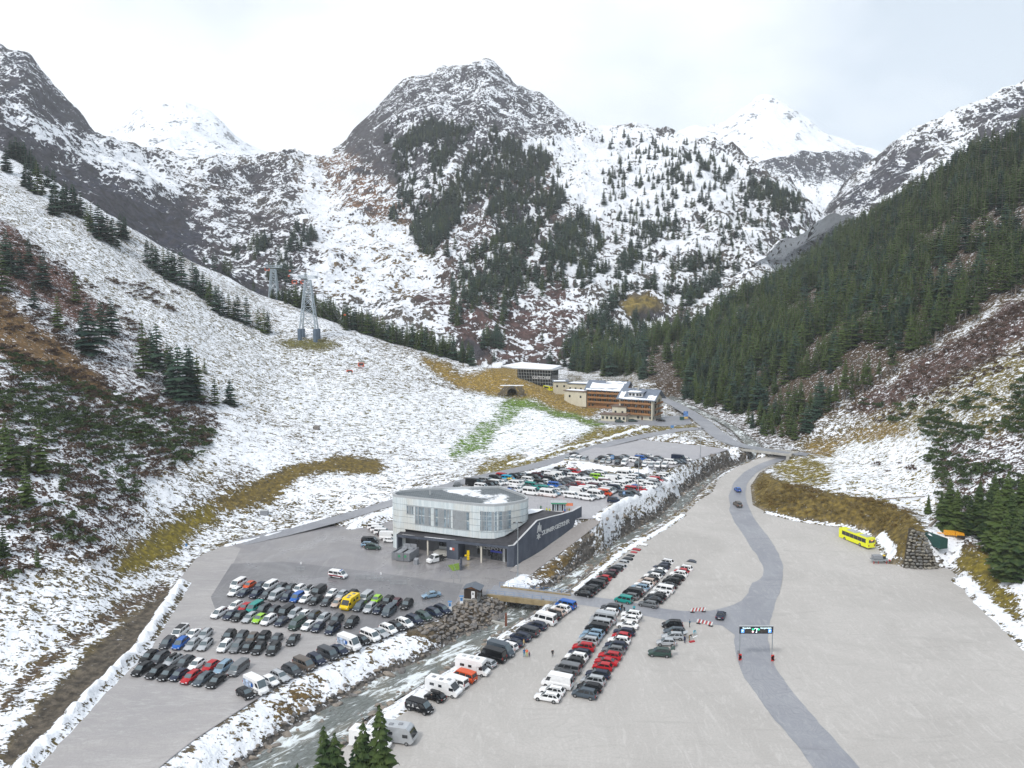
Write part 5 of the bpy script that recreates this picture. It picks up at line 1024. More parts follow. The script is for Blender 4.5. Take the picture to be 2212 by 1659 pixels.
a = MB(); a.box((0, 0, 1.0), (.5, .5, 3.6), simple('rusty_steel', (.16, .055, .03), .8, noise=.3, bump=.02)); p = at_z(1093, 1352, -3.2); thing_mb('steel_post', a, 'single rusty steel post standing in the stream', 'post', (p[0], p[1], -3.0))
a = MB(); P0 = at_z(1062, 1342, -2.9); P1 = at_z(1092, 1349, -2.9); t = np.array(P1)-np.array(P0); a.box(((P0[0]+P1[0])/2, (P0[1]+P1[1])/2, -3.0), (np.linalg.norm(t), .6, .7), M_LCON, rz=math.atan2(t[1], t[0])); thing_mb('weir', a, 'low concrete weir sill across the stream below the bridge', 'weir')
# racks / gates on the asphalt
def gate(px, py, n_, label, w_=2.4, sign=False, group='metal gates on the asphalt'):
    p = at_z(px, py, 0); r = root_at('metal_gate', (p[0], p[1], .02), label, 'barrier', group)
    for k in range(n_):
        a = MB(); x = k*w_*.55
        for xx in (x, x+w_*.45): a.tube((xx, 0, 0), (xx, 0, 1.25), .035, M_GALV, 5)
        for zz in (1.22, .35): a.tube((x, 0, zz), (x+w_*.45, 0, zz), .03, M_GALV, 5)
        for s in range(4): a.tube((x+w_*.09*(s+1), 0, .35), (x+w_*.09*(s+1), 0, 1.2), .018, M_GALV, 4)
        a.obj('hoop', r)
    if sign: a = MB(); a.tube((n_*.6, .1, 0), (n_*.6, .1, 2.4), .04, M_GALV, 6); a.box((n_*.6, .06, 2.2), (.4, .04, .6), M_WHITE); a.obj('sign', r)
    return r
def z2(x, y): return fr('2', x, y)
gate(*z2(782, 728), 2, 'lone pair of metal hoops left of the police van', 2.2, True); gate(*z2(1245, 795), 4, 'metal gate nearest the police van on the asphalt', 2.6); gate(*z2(1390, 812), 3, 'middle metal gate with a white sign above it', 2.6, True); gate(*z2(1520, 838), 3, 'metal gate nearest the wooden hut', 2.6)
# police van and liveried vehicles: make special additions
def addbox(root, c, s, mat, name): a = MB(); a.box(c, s, mat); return a.obj(name, root)
p = at_z(*fr('2', 1108, 752), .9); pv = make_car('v', 'W', (p[0], p[1], .03), math.radians(-22), 'white police van with dark red and blue side stripes alone on the asphalt', 'cars driving or standing alone')
for k in (-1, 1): addbox(pv, (-.1, k*.965, .78), (4.4, .03, .16), PM['R'], 'stripe'); addbox(pv, (-.1, k*.965, .62), (4.4, .03, .16), PM['N'], 'stripe')
addbox(pv, (.9, 0, 2.03), (.25, 1.2, .12), PM['B'], 'light_bar'); o = text_obj('lettering', 'POLIZEI', .42, PM['N'], (-.2, -.985, .98), (math.pi/2, 0, 0), pv, .01)
for c_, q_ in CARO:
    if q_[7].startswith('cars along the top of the snowy') and q_[3] == 'p':
        for k in (-1, 1): addbox(c_, (-1.2, k*1.015, 1.45), (2.8, .02, 1.3), simple('mountain_artwork', (.38, .46, .60), .4, noise=.9, nscale=1.3), 'artwork'); addbox(c_, (.2, k*1.02, 1.5), (.55, .02, .7), PM['B'], 'emblem')
        text_obj('lettering', 'RACING TEAM', .42, PM['N'], (.9, -1.03, .85), (math.pi/2, 0, 0), c_, .01); c_['label'] = 'white high-roofed van with blue mountain artwork, ' + ('nearest the dark hatchback' if q_[1] < 152 else 'farther along the snowy bank')
    if q_[7] == 'vehicles parked along the stream' and q_[3] == 'v' and q_[4] == 'K':
        for k in (-1, 1):
            a = MB()
            for x0, w_, h_ in ((-1.6, .8, .35), (-.7, .5, .7), (.3, .9, .3)): a.add([(x0-w_/2, k*.985, .95), (x0+w_/2, k*.985, .95), (x0+w_*.1, k*.985, .95+h_)], [(0, 1, 2), (2, 1, 0)], M_WHITE)
            a.obj('mountain_motif', c_)
        c_['label'] = 'black van with white mountain motif, nearest vehicle beside the stream'
# motorhomes
def motorhome(px, py, rz, kind, label, col='W', L=6.6, dz=0):
    p = at_z(px, py, lambda Y: F(Y)+dz+1.4); r = root_at('motorhome', (p[0], p[1], p[2]-1.4), label, 'motorhome', 'motorhomes and camper vans'); r.rotation_euler = (0, 0, math.radians(rz)); w = 1.12; a = MB(); X = L/2
    if kind == 'alcove':
        prof = [(-X, .5), (X*.35, .5), (X*.35, 1.9), (X*.72, 2.25), (X*.72, 2.9), (X*.6, 3.05), (-X, 3.05)]; cab = [(X*.35, .4), (X*.97, .4), (X*1.0, .9), (X*.78, 1.15), (X*.52, 2.0), (X*.35, 2.05)]
    elif kind == 'integrated':
        prof = [(-X, .4), (X*.88, .35), (X, .8), (X*.97, 1.3), (X*.80, 2.55), (X*.66, 2.9), (-X, 2.9)]; cab = None
    else:
        prof = [(-X, .4), (X*.92, .35), (X, .8), (X*.97, 1.05), (X*.80, 1.28), (X*.52, 2.45), (X*.40, 2.72), (-X*.97, 2.75)]; cab = None
    def ext(pr, ww, mat, name):
        n_ = len(pr); a = MB(); a.add([(x, -ww, z) for x, z in pr]+[(x, ww, z) for x, z in pr], [tuple(range(n_-1, -1, -1)), tuple(range(n_, 2*n_))]+[(i, (i+1) % n_, n_+(i+1) % n_, n_+i) for i in range(n_)], mat); return a.obj(name, r)
    ext(prof, w, PM[col], 'body')
    if cab: ext(cab, w*.88, PM['W'], 'cab'); addw = [((X*.79, 1.2), (X*.54, 1.95), w*.8)]
    elif kind == 'integrated': addw = [((X*.975, 1.32), (X*.82, 2.35), w*.9)]
    else: addw = [((X*.80, 1.32), (X*.55, 2.3), w*.85)]
    for (x0, z0), (x1, z1), ww in addw: a = MB(); a.add([(x0+.04, -ww, z0+.04), (x0+.04, ww, z0+.04), (x1+.04, ww*.95, z1+.04), (x1+.04, -ww*.95, z1+.04)], [(0, 1, 2, 3)], M_GLASS); a.obj('windscreen', r)
    for k in (-1, 1):
        for x, ww_, z in ((-X*.55, .9, 1.9), (-X*.05, .7, 1.85)): addbox(r, (x, k*(w+.01), z), (ww_, .04, .5), M_GLASS, 'side_window')
        addbox(r, (X*.62 if not cab else X*.6, k*((w*.88 if cab else w)+.012), 1.6), (.9 if not cab else .7, .04, .55), M_GLASS, 'cab_window')
        addbox(r, (X*.98, k*w*.7, .8), (.1, .3, .2), M_HEAD, 'headlight'); addbox(r, (-X, k*w*.85, 1.1), (.06, .15, .5), M_TAIL, 'tail_light')
        for xw in (X*.68, -X*.5): link(bpy.data.objects.new('wheel', car_meshes('e')['wheel']), r).location = (xw, k*(w*.88-.05 if cab and xw > 0 else w-.08), .34)
    for x in (-X*.6, -X*.1, X*.3): addbox(r, (x, random.uniform(-.3, .3), {'alcove': 3.1, 'integrated': 2.95}.get(kind, 2.78)), (.7, .6, .12), M_CONT if kind != 'alcove' else M_ALU, 'roof_hatch')
    return r
M5 = lambda x, y: fr('5', x, y)
motorhome(*M5(1165, 745), -25, 'van', 'white long camper van with small side window between hatchback and white van', 'W', 6.8); motorhome(*M5(1395, 590), -22, 'alcove', 'white motorhome with overhanging bed cab beside the orange van', 'W', 6.6)
motorhome(*M5(775, 1110), -14, 'integrated', 'silver integrated motorhome behind the foreground spruces', 'S', 7.4); motorhome(*M5(590, 1165), -18, 'alcove', 'snow-covered white motorhome hidden behind the spruces', 'W', 6.6)
motorhome(*fr('2', 1200, 968), 250, 'van', 'yellow high-roofed camper van in the second row of the asphalt lot', 'Y', 5.6)
# bus
p = at_z(1850, 1162, lambda Y: F(Y)+1.5); bus = root_at('bus', (p[0], p[1], p[2]-1.5), 'bright yellow coach parked below the grassy bank', 'bus'); bus.rotation_euler = (0, 0, math.radians(108)); PM['J'] = simple('signal_yellow', (.78, .80, .01), .35, noise=.05, coat=.3)
def bus_parts(r, L=12.0):
    X = L/2; a = MB(); a.prism([(X, -1.0), (X-.2, -1.27), (-X, -1.27), (-X, 1.27), (X-.2, 1.27), (X, 1.0)], .35, 3.1, PM['J']); a.obj('body', r)
    for k in (-1, 1):
        for i in range(6): addbox(r, (-X+1.4+i*(L-2.4)/6+.3, k*1.28, 2.1), ((L-2.4)/6-.08, .04, 1.15), M_GLASS, 'side_window')
        for xw in (X-2.6, -X+3.2): o = link(bpy.data.objects.new('wheel', car_meshes('e')['wheel']), r); o.location = (xw, k*1.15, .48); o.scale = (1.45, 1.4, 1.45)
        addbox(r, (-X-.02, k*1.0, 1.0), (.05, .25, .5), M_TAIL, 'tail_light')
    addbox(r, (-X-.02, 0, 2.2), (.05, 2.0, .85), M_GLASS, 'rear_window'); addbox(r, (X, 0, 1.9), (.06, 2.1, 1.7), M_GLASS, 'windscreen'); addbox(r, (1.2, 0, 3.2), (3.4, 1.9, .22), M_ALU, 'roof_unit'); addbox(r, (-3.6, 0, 3.18), (2.8, 1.9, .2), M_ALU, 'roof_unit')
    addbox(r, (-X-.04, 0, 2.45), (.04, .8, .2), simple('led_orange', (.8, .25, .02), .4, noise=.05, emit=((1, .35, .05), 1.2)), 'display')
bus_parts(bus)
# gantry sign -------------------------------------------------------------------------------
gp0, gp1 = at_z(1597, 1425, 0), at_z(1667, 1427, 0); gr = root_at('gantry_sign', gp0, 'dark parking guidance gantry over the road with illuminated letters', 'sign'); gz = 5.6
for gp in (gp0, gp1): a = MB(); a.tube((gp[0], gp[1], -.1), (gp[0], gp[1], gz+.2), .1, M_GALV, 8); part_of(gr, a, 'post')
a = MB(); a.box((gp0[0]-.3, gp0[1]-.05, 1.6), (.35, .3, .8), M_GALV); part_of(gr, a, 'switch_box')
gx0, gx1 = gp0[0], gp1[0]; gm_ = (gx0+gx1)/2; gy = gp0[1]-.12; a = MB(); a.box((gm_, gy, gz+.62), (gx1-gx0+.35, .28, 1.45), simple('sign_casing', (.012, .018, .03), .5, noise=.1)); part_of(gr, a, 'casing'); a = MB(); a.box((gm_, gy+.02, gz+1.42), (gx1-gx0+.45, .34, .1), M_ALU); part_of(gr, a, 'top_rail')
M_LED = simple('led_white', (.6, .8, .85), .5, noise=.02, emit=((.75, .95, 1), 1.3)); M_LEDB = simple('led_blue', (.05, .15, .6), .5, noise=.02, emit=((.15, .4, 1), 1.0)); M_LEDG = simple('led_green', (.02, .5, .2), .5, noise=.02, emit=((.05, .8, .35), .8)); M_LEDP = simple('led_pink', (.8, .5, .55), .5, noise=.02, emit=((1, .6, .65), .9)); M_OFF = simple('display_off', (.045, .038, .035), .5, noise=.1)
def gs(x, z): return (x-gr.location[0], gy-.17-gr.location[1], z-gr.location[2])
for s_, x0 in (('Eisgratbahn', gm_-1.95), ('Gamsgartenbahn', gm_+1.85)): text_obj('lettering', s_, .42, M_LED, gs(x0, gz+1.07), (math.pi/2, 0, 0), gr, .01, sx=.78 if 'Gams' in s_ else .85)
for x0 in (gm_-2.75, gm_+2.65): a = MB(); a.box((x0, gy-.155, gz+.45), (.62, .02, .72), M_LEDB); part_of(gr, a, 'parking_symbol'); text_obj('lettering', 'P', .62, M_LED, gs(x0, gz+.46), (math.pi/2, 0, 0), gr, .02)
for x0, w_ in ((gm_-1.55, 1.5), (gm_+1.35, 1.7)): a = MB(); a.box((x0, gy-.155, gz+.42), (w_, .02, .62), M_OFF); part_of(gr, a, 'display')
for x0, z0, m_ in ((gm_-.72, gz+.78, M_LEDG), (gm_+.42, gz+.78, M_LEDG), (gm_-.72, gz+.32, M_LEDP)): a = MB(); a.tube((x0, gy-.15, z0), (x0, gy-.19, z0), .2, m_, 14); part_of(gr, a, 'lamp')
a = MB(); pp = [(.05, .1), (.05, .75), (.0, .95), (-.15, 1.05), (-.33, .98), (-.42, .8)]
for p_, q_ in zip(pp[:-1], pp[1:]): a.tube((gm_+p_[0], gy-.18, gz+p_[1]), (gm_+q_[0], gy-.18, gz+q_[1]), .045, M_LED, 6)
for p_, q_ in (((.05, .75), (.28, 1.05)), ((-.2, .22), (.05, .18))): a.tube((gm_+p_[0], gy-.18, gz+p_[1]), (gm_+q_[0], gy-.18, gz+q_[1]), .045, M_LED, 6)
part_of(gr, a, 'arrow_symbol')
for gp, k, lb_ in ((gp0, 1, 'red and white chevron marker at the left foot of the gantry'), (gp1, -1, 'red and white chevron marker at the right foot of the gantry')):
    r = root_at('chevron_marker', (gp[0], gp[1]-.5, .03), lb_, 'road marker', 'chevron markers of the gantry'); addbox(r, (0, 0, .75), (.6, .1, 1.3), simple('marker_red', (.55, .04, .03), .5, noise=.05) if 'marker_red' not in bpy.data.materials else bpy.data.materials['marker_red'], 'panel')
    a = MB()
    for z in (.75,):
        V = [(-k*.27, -.08, z-.55), (-k*.27, -.08, z-.15), (k*.27, -.08, z+.22), (k*.27, -.08, z-.22)]; V2 = [(k*.27, -.085, z-.22), (k*.27, -.085, z+.22), (-k*.27, -.085, z+.55), (-k*.27, -.085, z+.15)]
        for v_ in (V, V2): a.add(v_, [(0, 1, 2, 3), (3, 2, 1, 0)], M_WHITE)
    a.obj('chevron', r)
# barricades, trailer, containers on the right ------------------------------------------------
def barricade(px, py, rz, label):
    p = at_z(px, py, F); r = root_at('barricade', (p[0], p[1], p[2]+.04), label, 'barrier', 'red and white barricades at the side road'); r.rotation_euler = (0, 0, rz)
    for k in range(9): a = MB(); m_ = bpy.data.materials['marker_red'] if k % 2 else M_WHITE; a.add([(k*.4, 0, .25), (k*.4+.24, 0, .25), (k*.4+.54, 0, 1.1), (k*.4+.3, 0, 1.1), (k*.4, .05, .25), (k*.4+.24, .05, .25), (k*.4+.54, .05, 1.1), (k*.4+.3, .05, 1.1)], [(0, 1, 2, 3), (7, 6, 5, 4), (0, 3, 7, 4), (1, 5, 6, 2)], m_); a.obj('slat', r)
    for z in (.3, 1.05): addbox(r, (1.95, .09, z), (3.9, .05, .07), M_GALV, 'rail')
    addbox(r, (.5, .1, .12), (.9, .6, .15), M_TRIM, 'foot'); addbox(r, (3.2, .1, .12), (.9, .6, .15), M_TRIM, 'foot')
barricade(*fr('4', 1665, 905), .12, 'red and white barricade on the far side of the side road'); barricade(*fr('4', 1725, 1010), -.55, 'red and white barricade on the near side of the side road')
p = at_z(1899, 1216, F); r = root_at('platform_trailer', (p[0], p[1], p[2]+.02), 'grey platform trailer on red legs at the foot of the grassy bank', 'trailer')
addbox(r, (0, 0, 1.0), (4.2, 2.0, .35), M_GALV, 'frame'); addbox(r, (-.6, 0, 1.7), (2.4, 1.6, .9), M_CONT, 'cabin'); addbox(r, (1.2, .2, 1.5), (.9, 1.0, .8), M_TRIM, 'engine'); addbox(r, (1.3, .2, 2.0), (.5, .7, .25), PM['Y'], 'cover'); addbox(r, (2.3, -.5, .9), (.8, .5, .3), bpy.data.materials['marker_red'], 'tail_board')
for x in (-1.8, -.6, 1.6): addbox(r, (x, -.8, .4), (.12, .12, .8), bpy.data.materials['marker_red'], 'leg')
C7 = lambda x, y: ((3000+x/3.456)/1.64467, (1800+y/3.456)/1.64467)
px, py = C7(1115, 545); p = hit(px, py, 195); zz = p[2]; r = root_at('container', (p[0]+.5, p[1]+1.5, zz+.7), 'dark green open skip behind the stone wall cone', 'container'); r.rotation_euler = (0, 0, .25)
for nm_, c_, s_ in (('floor', (0, 0, .2), (2.4, 6.5, .2)), ('side_wall', (-1.2, 0, 1.5), (.1, 6.5, 2.6)), ('side_wall', (1.2, 0, 1.5), (.1, 6.5, 2.6)), ('end_wall', (0, -3.2, 1.5), (2.4, .1, 2.6)), ('end_wall', (0, 3.2, 1.5), (2.4, .1, 2.6))): addbox(r, c_, s_, simple('green_skip', (.015, .07, .06), .6, noise=.2) if nm_ == 'floor' else bpy.data.materials['green_skip'], nm_)
px, py = C7(1300, 350); q_ = hit(px, py+3, 195); Yq = q_[1]; zz = q_[2]; r = root_at('snow_cannon', (q_[0], Yq, zz+.1), 'orange yellow machine lying beside the track under the spruces', 'machine'); r.rotation_euler = (0, 0, -.3)
OM = simple('machine_orange', (.75, .33, .01), .5, noise=.15); a = MB(); a.prism([(-1.6, -.6), (1.0, -.6), (1.0, .6), (-1.6, .6)], .4, 1.5, OM); a.obj('housing', r); a = MB(); a.prism([(1.1, -.9), (3.2, -1.1), (3.4, .5), (1.2, .8)], .3, lambda x, y: 1.5-.2*(x-1), OM); a.obj('hood', r); addbox(r, (2.4, -1.2, .35), (2.0, .3, .6), M_TRIM, 'blade'); a = MB(); a.tube((-1.6, 0, .7), (-4.4, .3, .5), .14, OM, 8); a.obj('drawbar', r)
# upper bridge
UBA, UBB = at_z(1597, 966, 10.2), at_z(1702, 983, 9.2); r = root_at('bridge', UBA, 'concrete road bridge farther up the stream with thin railings', 'bridge')
t = np.array(UBB)-np.array(UBA); a = MB(); Lb = np.linalg.norm(t[:2])
for off in (0, 7.6): a.box(((UBA[0]+UBB[0])/2-t[1]/Lb*off, (UBA[1]+UBB[1])/2+t[0]/Lb*off, 9.25), (Lb+3, .5, 1.0), M_LCON, rz=math.atan2(t[1], t[0]))
part_of(r, a, 'edge_beam'); 
for f_ in (0.0, 1.0): a = MB(); a.box((UBA[0]+t[0]*f_-t[1]/Lb*3.8, UBA[1]+t[1]*f_+t[0]/Lb*3.8, 7.6), (1.2, 8, 3.6), M_LCON, rz=math.atan2(t[1], t[0])); part_of(r, a, 'abutment')
railing('railing', [at_z(1535, 955, 11.2), at_z(1597, 965, 10.4), at_z(1702, 982, 9.4)], 1.1, M_GALV, 'thin grey railing on the near edge of the upper bridge', gap=3)
railing('railing', [at_z(1618, 962, 10.3), at_z(1720, 974, 9.5)], 1.1, M_GALV, 'thin grey railing on the far edge of the upper bridge', gap=3)
# concrete barriers at the front of the top lot
for i, (x0, x1, m_) in enumerate(((20, 140, M_BEAM), (150, 405, M_LCON), (430, 750, M_LCON))):
    p0, p1 = at_z(*fr('B', x0, 268), 11), at_z(*fr('B', x1, 268+(x1-x0)*.1), 11); t = np.array(p1)-np.array(p0); a = MB(); a.box((0, 0, .5), (np.linalg.norm(t), .35, 1.0), m_); thing_mb('concrete_barrier', a, ['short ochre concrete barrier left of the grey ones in the top lot', 'grey concrete barrier below the silver vans of the top lot', 'long grey concrete barrier below the blue round sign'][i], 'barrier', ((p0[0]+p1[0])/2, (p0[1]+p1[1])/2, 11), math.atan2(t[1], t[0]), 'concrete barriers of the top lot')
def round_sign(px, py, z, label, name='road_sign', h=2.6, sz=.9, arrow=False, txt=None):
    p = at_z(px, py, z); r = root_at(name, (p[0], p[1], p[2]), label, 'sign', 'blue signs'); a = MB(); a.tube((0, 0, -.2), (0, 0, h), .05, M_GALV, 6); a.obj('post', r); a = MB(); a.box((0, -.08, h), (sz, .05, sz*1.2), M_BLUE); pl = a.obj('panel', r)
    if txt: text_obj('lettering', txt, sz*.9, M_WHITE, (0, -.13, h), (math.pi/2, 0, 0), r, .01)
    else: a = MB(); a.box((0, -.12, h), (sz*.18, .02, sz*.8), M_WHITE); a.obj('symbol', r)
round_sign(*fr('B', 775, 285), 11, 'large blue sign lettered D at the front of the top lot', h=2.2, sz=1.3, txt='D'); round_sign(*fr('B', 958, 850), 8.5, 'blue sign standing in front of the slate van', h=2.0, sz=.8)
L6 = lambda x, y: (x/2.2208, 911.9+y/2.2208)
px, py = L6(895, 615); h_ = hit(px, py); a = MB(); a.tube((0, 0, -.2), (0, 0, 1.0), .05, M_GALV, 6); a.box((0, 0, 1.2), (.5, .4, .8), M_BLUE); thing_mb('blue_box', a, 'small blue box on a post below the olive dam', 'box', h_)
px, py = fr('2', 530, 290); h_ = hit(px, py); a = MB(); a.box((0, 0, .6), (2.4, 1.6, 1.6), M_CONT); a.box((0, 0, 1.45), (2.6, 1.8, .12), M_ALU); thing_mb('utility_box', a, 'grey utility box on the snowy slope below the dam', 'utility box', h_)
q_ = at_z(1541, 893, 12.5); a = MB(); a.box((0, 0, 2.2), (1.6, .1, 1.2), M_BLUE); [a.tube((x, 0, 0), (x, 0, 2), .06, M_GALV, 5) for x in (-.6, .6)]; h_ = hit(1452, 932); thing_mb('blue_panel_sign', a, 'blue panel sign in the grass below the hotel car park', 'sign', h_)
# booth on the terrace with fence, banner
p = at_z(*fr('A', 1800, 935), 8.5); r = root_at('ticket_booth', (p[0], p[1]+1.2, 8.52), 'white glazed booth with green roof edge on the terrace', 'booth')
addbox(r, (0, 0, 1.35), (4.2, 2.4, 2.5), M_WHITE, 'body'); addbox(r, (0, 0, 2.85), (4.8, 3.0, .12), M_ALU, 'roof'); addbox(r, (0, -1.52, 2.68), (4.8, .08, .32), simple('green_fascia', (.05, .35, .18), .5, noise=.05), 'fascia')
for k in range(6): addbox(r, (-1.75+k*.7, -1.22, 1.35), (.55, .04, 2.0), M_WGL if k % 2 else M_DGL, 'window_pane')
a = MB(); a.box((0, 0, 1.0), (2.7, .08, .9), simple('orange_banner', (.75, .22, .10), .6, noise=.25, nscale=3)); p = at_z(*fr('A', 1990, 850), 8.5); thing_mb('banner', a, 'orange banner hung on the fence right of the booth', 'banner', (p[0], p[1], 8.5))
railing('fence', [at_z(*fr('A', x, y), 8.5) for x, y in ((1200, 740), (1400, 735), (1700, 760), (1950, 790), (2050, 780))], 1.6, M_GALV, 'wire mesh fence behind the terrace booth', 'fence', 1.8, (1, .7, .4), .03)
railing('fence', [at_z(*fr('A', x, y), 8.5) for x, y in ((1380, 890), (1450, 840), (1560, 830), (1680, 850))], 1.5, M_GALV, 'curved queue fence left of the terrace booth', 'fence', 1.5, (1, .7, .4), .03)
railing('fence', [at_z(*fr('A', x, y), 8.5) for x, y in ((1160, 600), (1500, 640), (1900, 700))], 1.0, simple('orange_net', (.7, .25, .15), .7, noise=.1), 'faint orange net fence in front of the upper cars', 'fence', 2.5, (1, .5), .025)
for (x, y), nm_ in (((1020, 130), 'left'), ((640, 130), 'far left')):
    pass
for i, (zx, zy) in enumerate(((660, 130), (1030, 115))):
    px, py = 839.1+zx/6.996, 1033.6+zy/6.996; p = at_z(px, py, 7.5); a = MB()
    for k in range(7): a.box((k*.35-1, 0, .8), (.1, 3.4, 1.7), M_GALV, ry=.5)
    thing_mb('stacked_barriers', a, ['left heap of stacked metal barriers behind the terminal roof', 'right heap of stacked metal barriers behind the terminal roof'][i], 'barrier', (p[0], p[1], ground(p[0], p[1])), 0, 'barrier heaps behind the terminal')
# ------------------------------------------------------------------ hotel
M_CREAM = conc_mat('cream_render', (.58, .54, .42), (.66, .62, .50)); M_TIMB = simple('balcony_timber', (.30, .15, .06), .7, noise=.25, nscale=1.5); M_TIMBD = simple('dark_timber', (.14, .07, .035), .7, noise=.25, nscale=1.5)
M_SLATE = simple('blue_grey_roof', (.15, .18, .23), .45, .1, noise=.12, nscale=.5); M_BRR = simple('brown_flat_roof', (.14, .09, .065), .7, noise=.15, nscale=.6)
def local_root(name, corner, u, label, cat='building', group=None):
    r = root_at(name, corner, label, cat, group); r.rotation_euler = (0, 0, math.atan2(u[1], u[0])); return r
def house(corner, u, L, W, he, hr, nf, label, wall, nw=6, gf=True, snow=()):
    """corner = nearest ground corner; long side runs back along -x, gable side along +y"""
    r = local_root('hotel_building', corner, u, label, group='hotel buildings'); g0 = 2.9 if gf else 0
    a = MB(); a.add([(-L, 0, -3), (0, 0, -3), (0, W, -3), (-L, W, -3), (-L, 0, he), (0, 0, he), (0, W, he), (-L, W, he), (-L, W/2, hr), (0, W/2, hr)], [(0, 1, 5, 4), (1, 2, 6, 9, 5), (2, 3, 7, 6), (3, 0, 4, 8, 7), (4, 5, 9, 8), (7, 8, 9, 6)], wall); a.obj('wall', r)
    ov = 1.3; sl = (hr-he)/(W/2)
    for k in (0, 1):
        y0, y1 = (-ov, W/2) if k == 0 else (W+ov, W/2); z0 = he-sl*ov; V = [(-L-ov, y0, z0), (ov*1.6, y0, z0), (ov*1.6, y1, hr), (-L-ov, y1, hr)]
        if k: V = V[::-1]
        a = MB(); a.add([(x, y, z+.05) for x, y, z in V]+[(x, y, z+.4) for x, y, z in V], [(3, 2, 1, 0), (4, 5, 6, 7), (0, 1, 5, 4), (1, 2, 6, 5), (2, 3, 7, 6), (3, 0, 4, 7)], M_SLATE); rp = a.obj('roof', r)
    for (x0, x1, y0, y1) in snow:
        a = MB(); zf = lambda y: he+sl*y+.43; n_ = 7; xs = np.linspace(x0, x1, n_); V = [(x, y0+random.uniform(-.4, .4), 0) for x in xs]+[(x, y1+random.uniform(-.6, .6), 0) for x in xs[::-1]]; V = [(x, y, zf(y)) for x, y, _ in V]
        a.add(V, [(i, i+1, 2*n_-2-i, 2*n_-1-i) for i in range(n_-1)], M_SNOW); a.obj('roof_snow', r)
    fh = (he-g0)/nf
    for f_ in range(nf):
        z = g0+f_*fh
        a = MB(); a.box((-L/2, -.75, z), (L-1.5, 1.5, .22), M_TIMBD); a.obj('balcony', r); a = MB(); a.box((-L/2, -1.5, z+.6), (L-1.5, .1, 1.0), M_TIMB); a.obj('balustrade', r)
        a = MB(); a.box((.75, W/2, z), (1.5, W*.72, .22), M_TIMBD); a.obj('balcony', r); a = MB(); a.box((1.5, W/2, z+.6), (.1, W*.72, 1.0), M_TIMB); a.obj('balustrade', r)
        for i in range(nw):
            x = -L+1.8+(L-3.4)*i/(nw-1); a = MB(); a.box((x, -.03, z+1.35), (1.5, .08, 1.7), M_DGL); w_ = a.obj('window', r); a = MB(); a.box((x, -.07, z+1.35), (.09, .04, 1.7), M_WHITE); a.obj('frame', w_)
            if i < nw-1: a = MB(); a.box((x+(L-3.4)/(nw-1)/2, -.7, z+fh/2), (.12, 1.4, fh-.2), M_TIMB); a.obj('balcony_divider', r)
        for y in (W*.3, W*.7): a = MB(); a.box((.03, y, z+1.35), (.08, 1.6, 1.7), M_DGL); a.obj('window', r)
        a = MB(); a.box((-L/2, -.012, z+fh/2), (L-1.6, .02, fh-.25), M_TIMB); a.obj('timber_cladding', r)
    if gf:
        for x, w_, h_ in ((-L+1.5, 1, 1.3), (-L+3.6, 1, 1.3), (-L*.42, 1, 1.3), (-L*.3, .9, 2.1), (-1.2, .8, 1.2)): a = MB(); a.box((x, -.03, 1.5 if h_ < 2 else 1.05), (w_, .08, h_), M_DGL if h_ < 2 else M_TIMBD); a.obj('window' if h_ < 2 else 'door', r)
        for y in (W*.15, W*.4, W*.6, W*.85): a = MB(); a.box((.03, y, 1.5), (.08, 1.2, 1.6), M_DGL); a.obj('window', r)
    for x, y in ((-L*.35, W*.5), (-L*.3, W*.62), (-L*.75, W*.55), (-L*.55, W*.45)):
        a = MB(); a.box((x, y, hr+.6), (.8, .8, 1.6), M_LCON); a.box((x, y, hr+1.45), (1.0, 1.0, .15), M_ALU); a.obj('chimney', r)
    return r
def ratz(px, py, Y): return at_y(px, py, Y)
hc = at_y(1409, 910, 402); H1 = house(hc, (.86, -.51), 18.5, 13.5, 11.2, 15.4, 3, 'front hotel block with timber balconies and blue-grey gabled roof', M_CREAM, 5, True, [(-18.5, 1.5, -1.2, .3), (-13, -7, 3.2, 5.2), (-18.8, -16, 0, 4), (-3, 1.5, 0, 2.5)])
a = MB(); a.add([(-13.5, .8, 12.2), (-6, .8, 12.2), (-6, 5.2, 14.2), (-13.5, 5.2, 14.2), (-13.5, .8, 14.1), (-6, .8, 14.1)], [(0, 1, 5, 4), (1, 2, 5), (3, 0, 4), (4, 5, 2, 3)], M_WHITE); dm = a.obj('dormer', H1)
for x in (-12.6, -10.8, -8.6, -7.0): addbox(H1, (x, .76, 13.15), (1.3, .08, 1.3), M_DGL, 'window')
a = MB(); a.add([(-14.3, .1, 14.15), (-5.2, .1, 14.15), (-5.2, 5.6, 14.75), (-14.3, 5.6, 14.75), (-14.3, .1, 14.4), (-5.2, .1, 14.4), (-5.2, 5.6, 15.0), (-14.3, 5.6, 15.0)], [(3, 2, 1, 0), (4, 5, 6, 7), (0, 1, 5, 4), (1, 2, 6, 5), (3, 0, 4, 7)], M_SLATE); a.obj('roof', H1)
a = MB(); a.add([(-14.2, .2, 14.42), (-8, .2, 14.42), (-7, 3.5, 14.78), (-10, 4.6, 14.9), (-14.2, 4.2, 14.86)], [(0, 1, 2, 3, 4)], M_SNOW); a.obj('roof_snow', H1)
hc2 = at_y(1346, 884, 436); H2 = house(hc2, (.90, -.43), 21.5, 14, 10.5, 14.6, 3, 'second hotel block with brown timber front behind the first', M_TIMB, 7, True, [(-20, -1, .5, 4.6), (-21.8, 1.5, -1.2, .1), (-12, 0, 5, 6.5)])
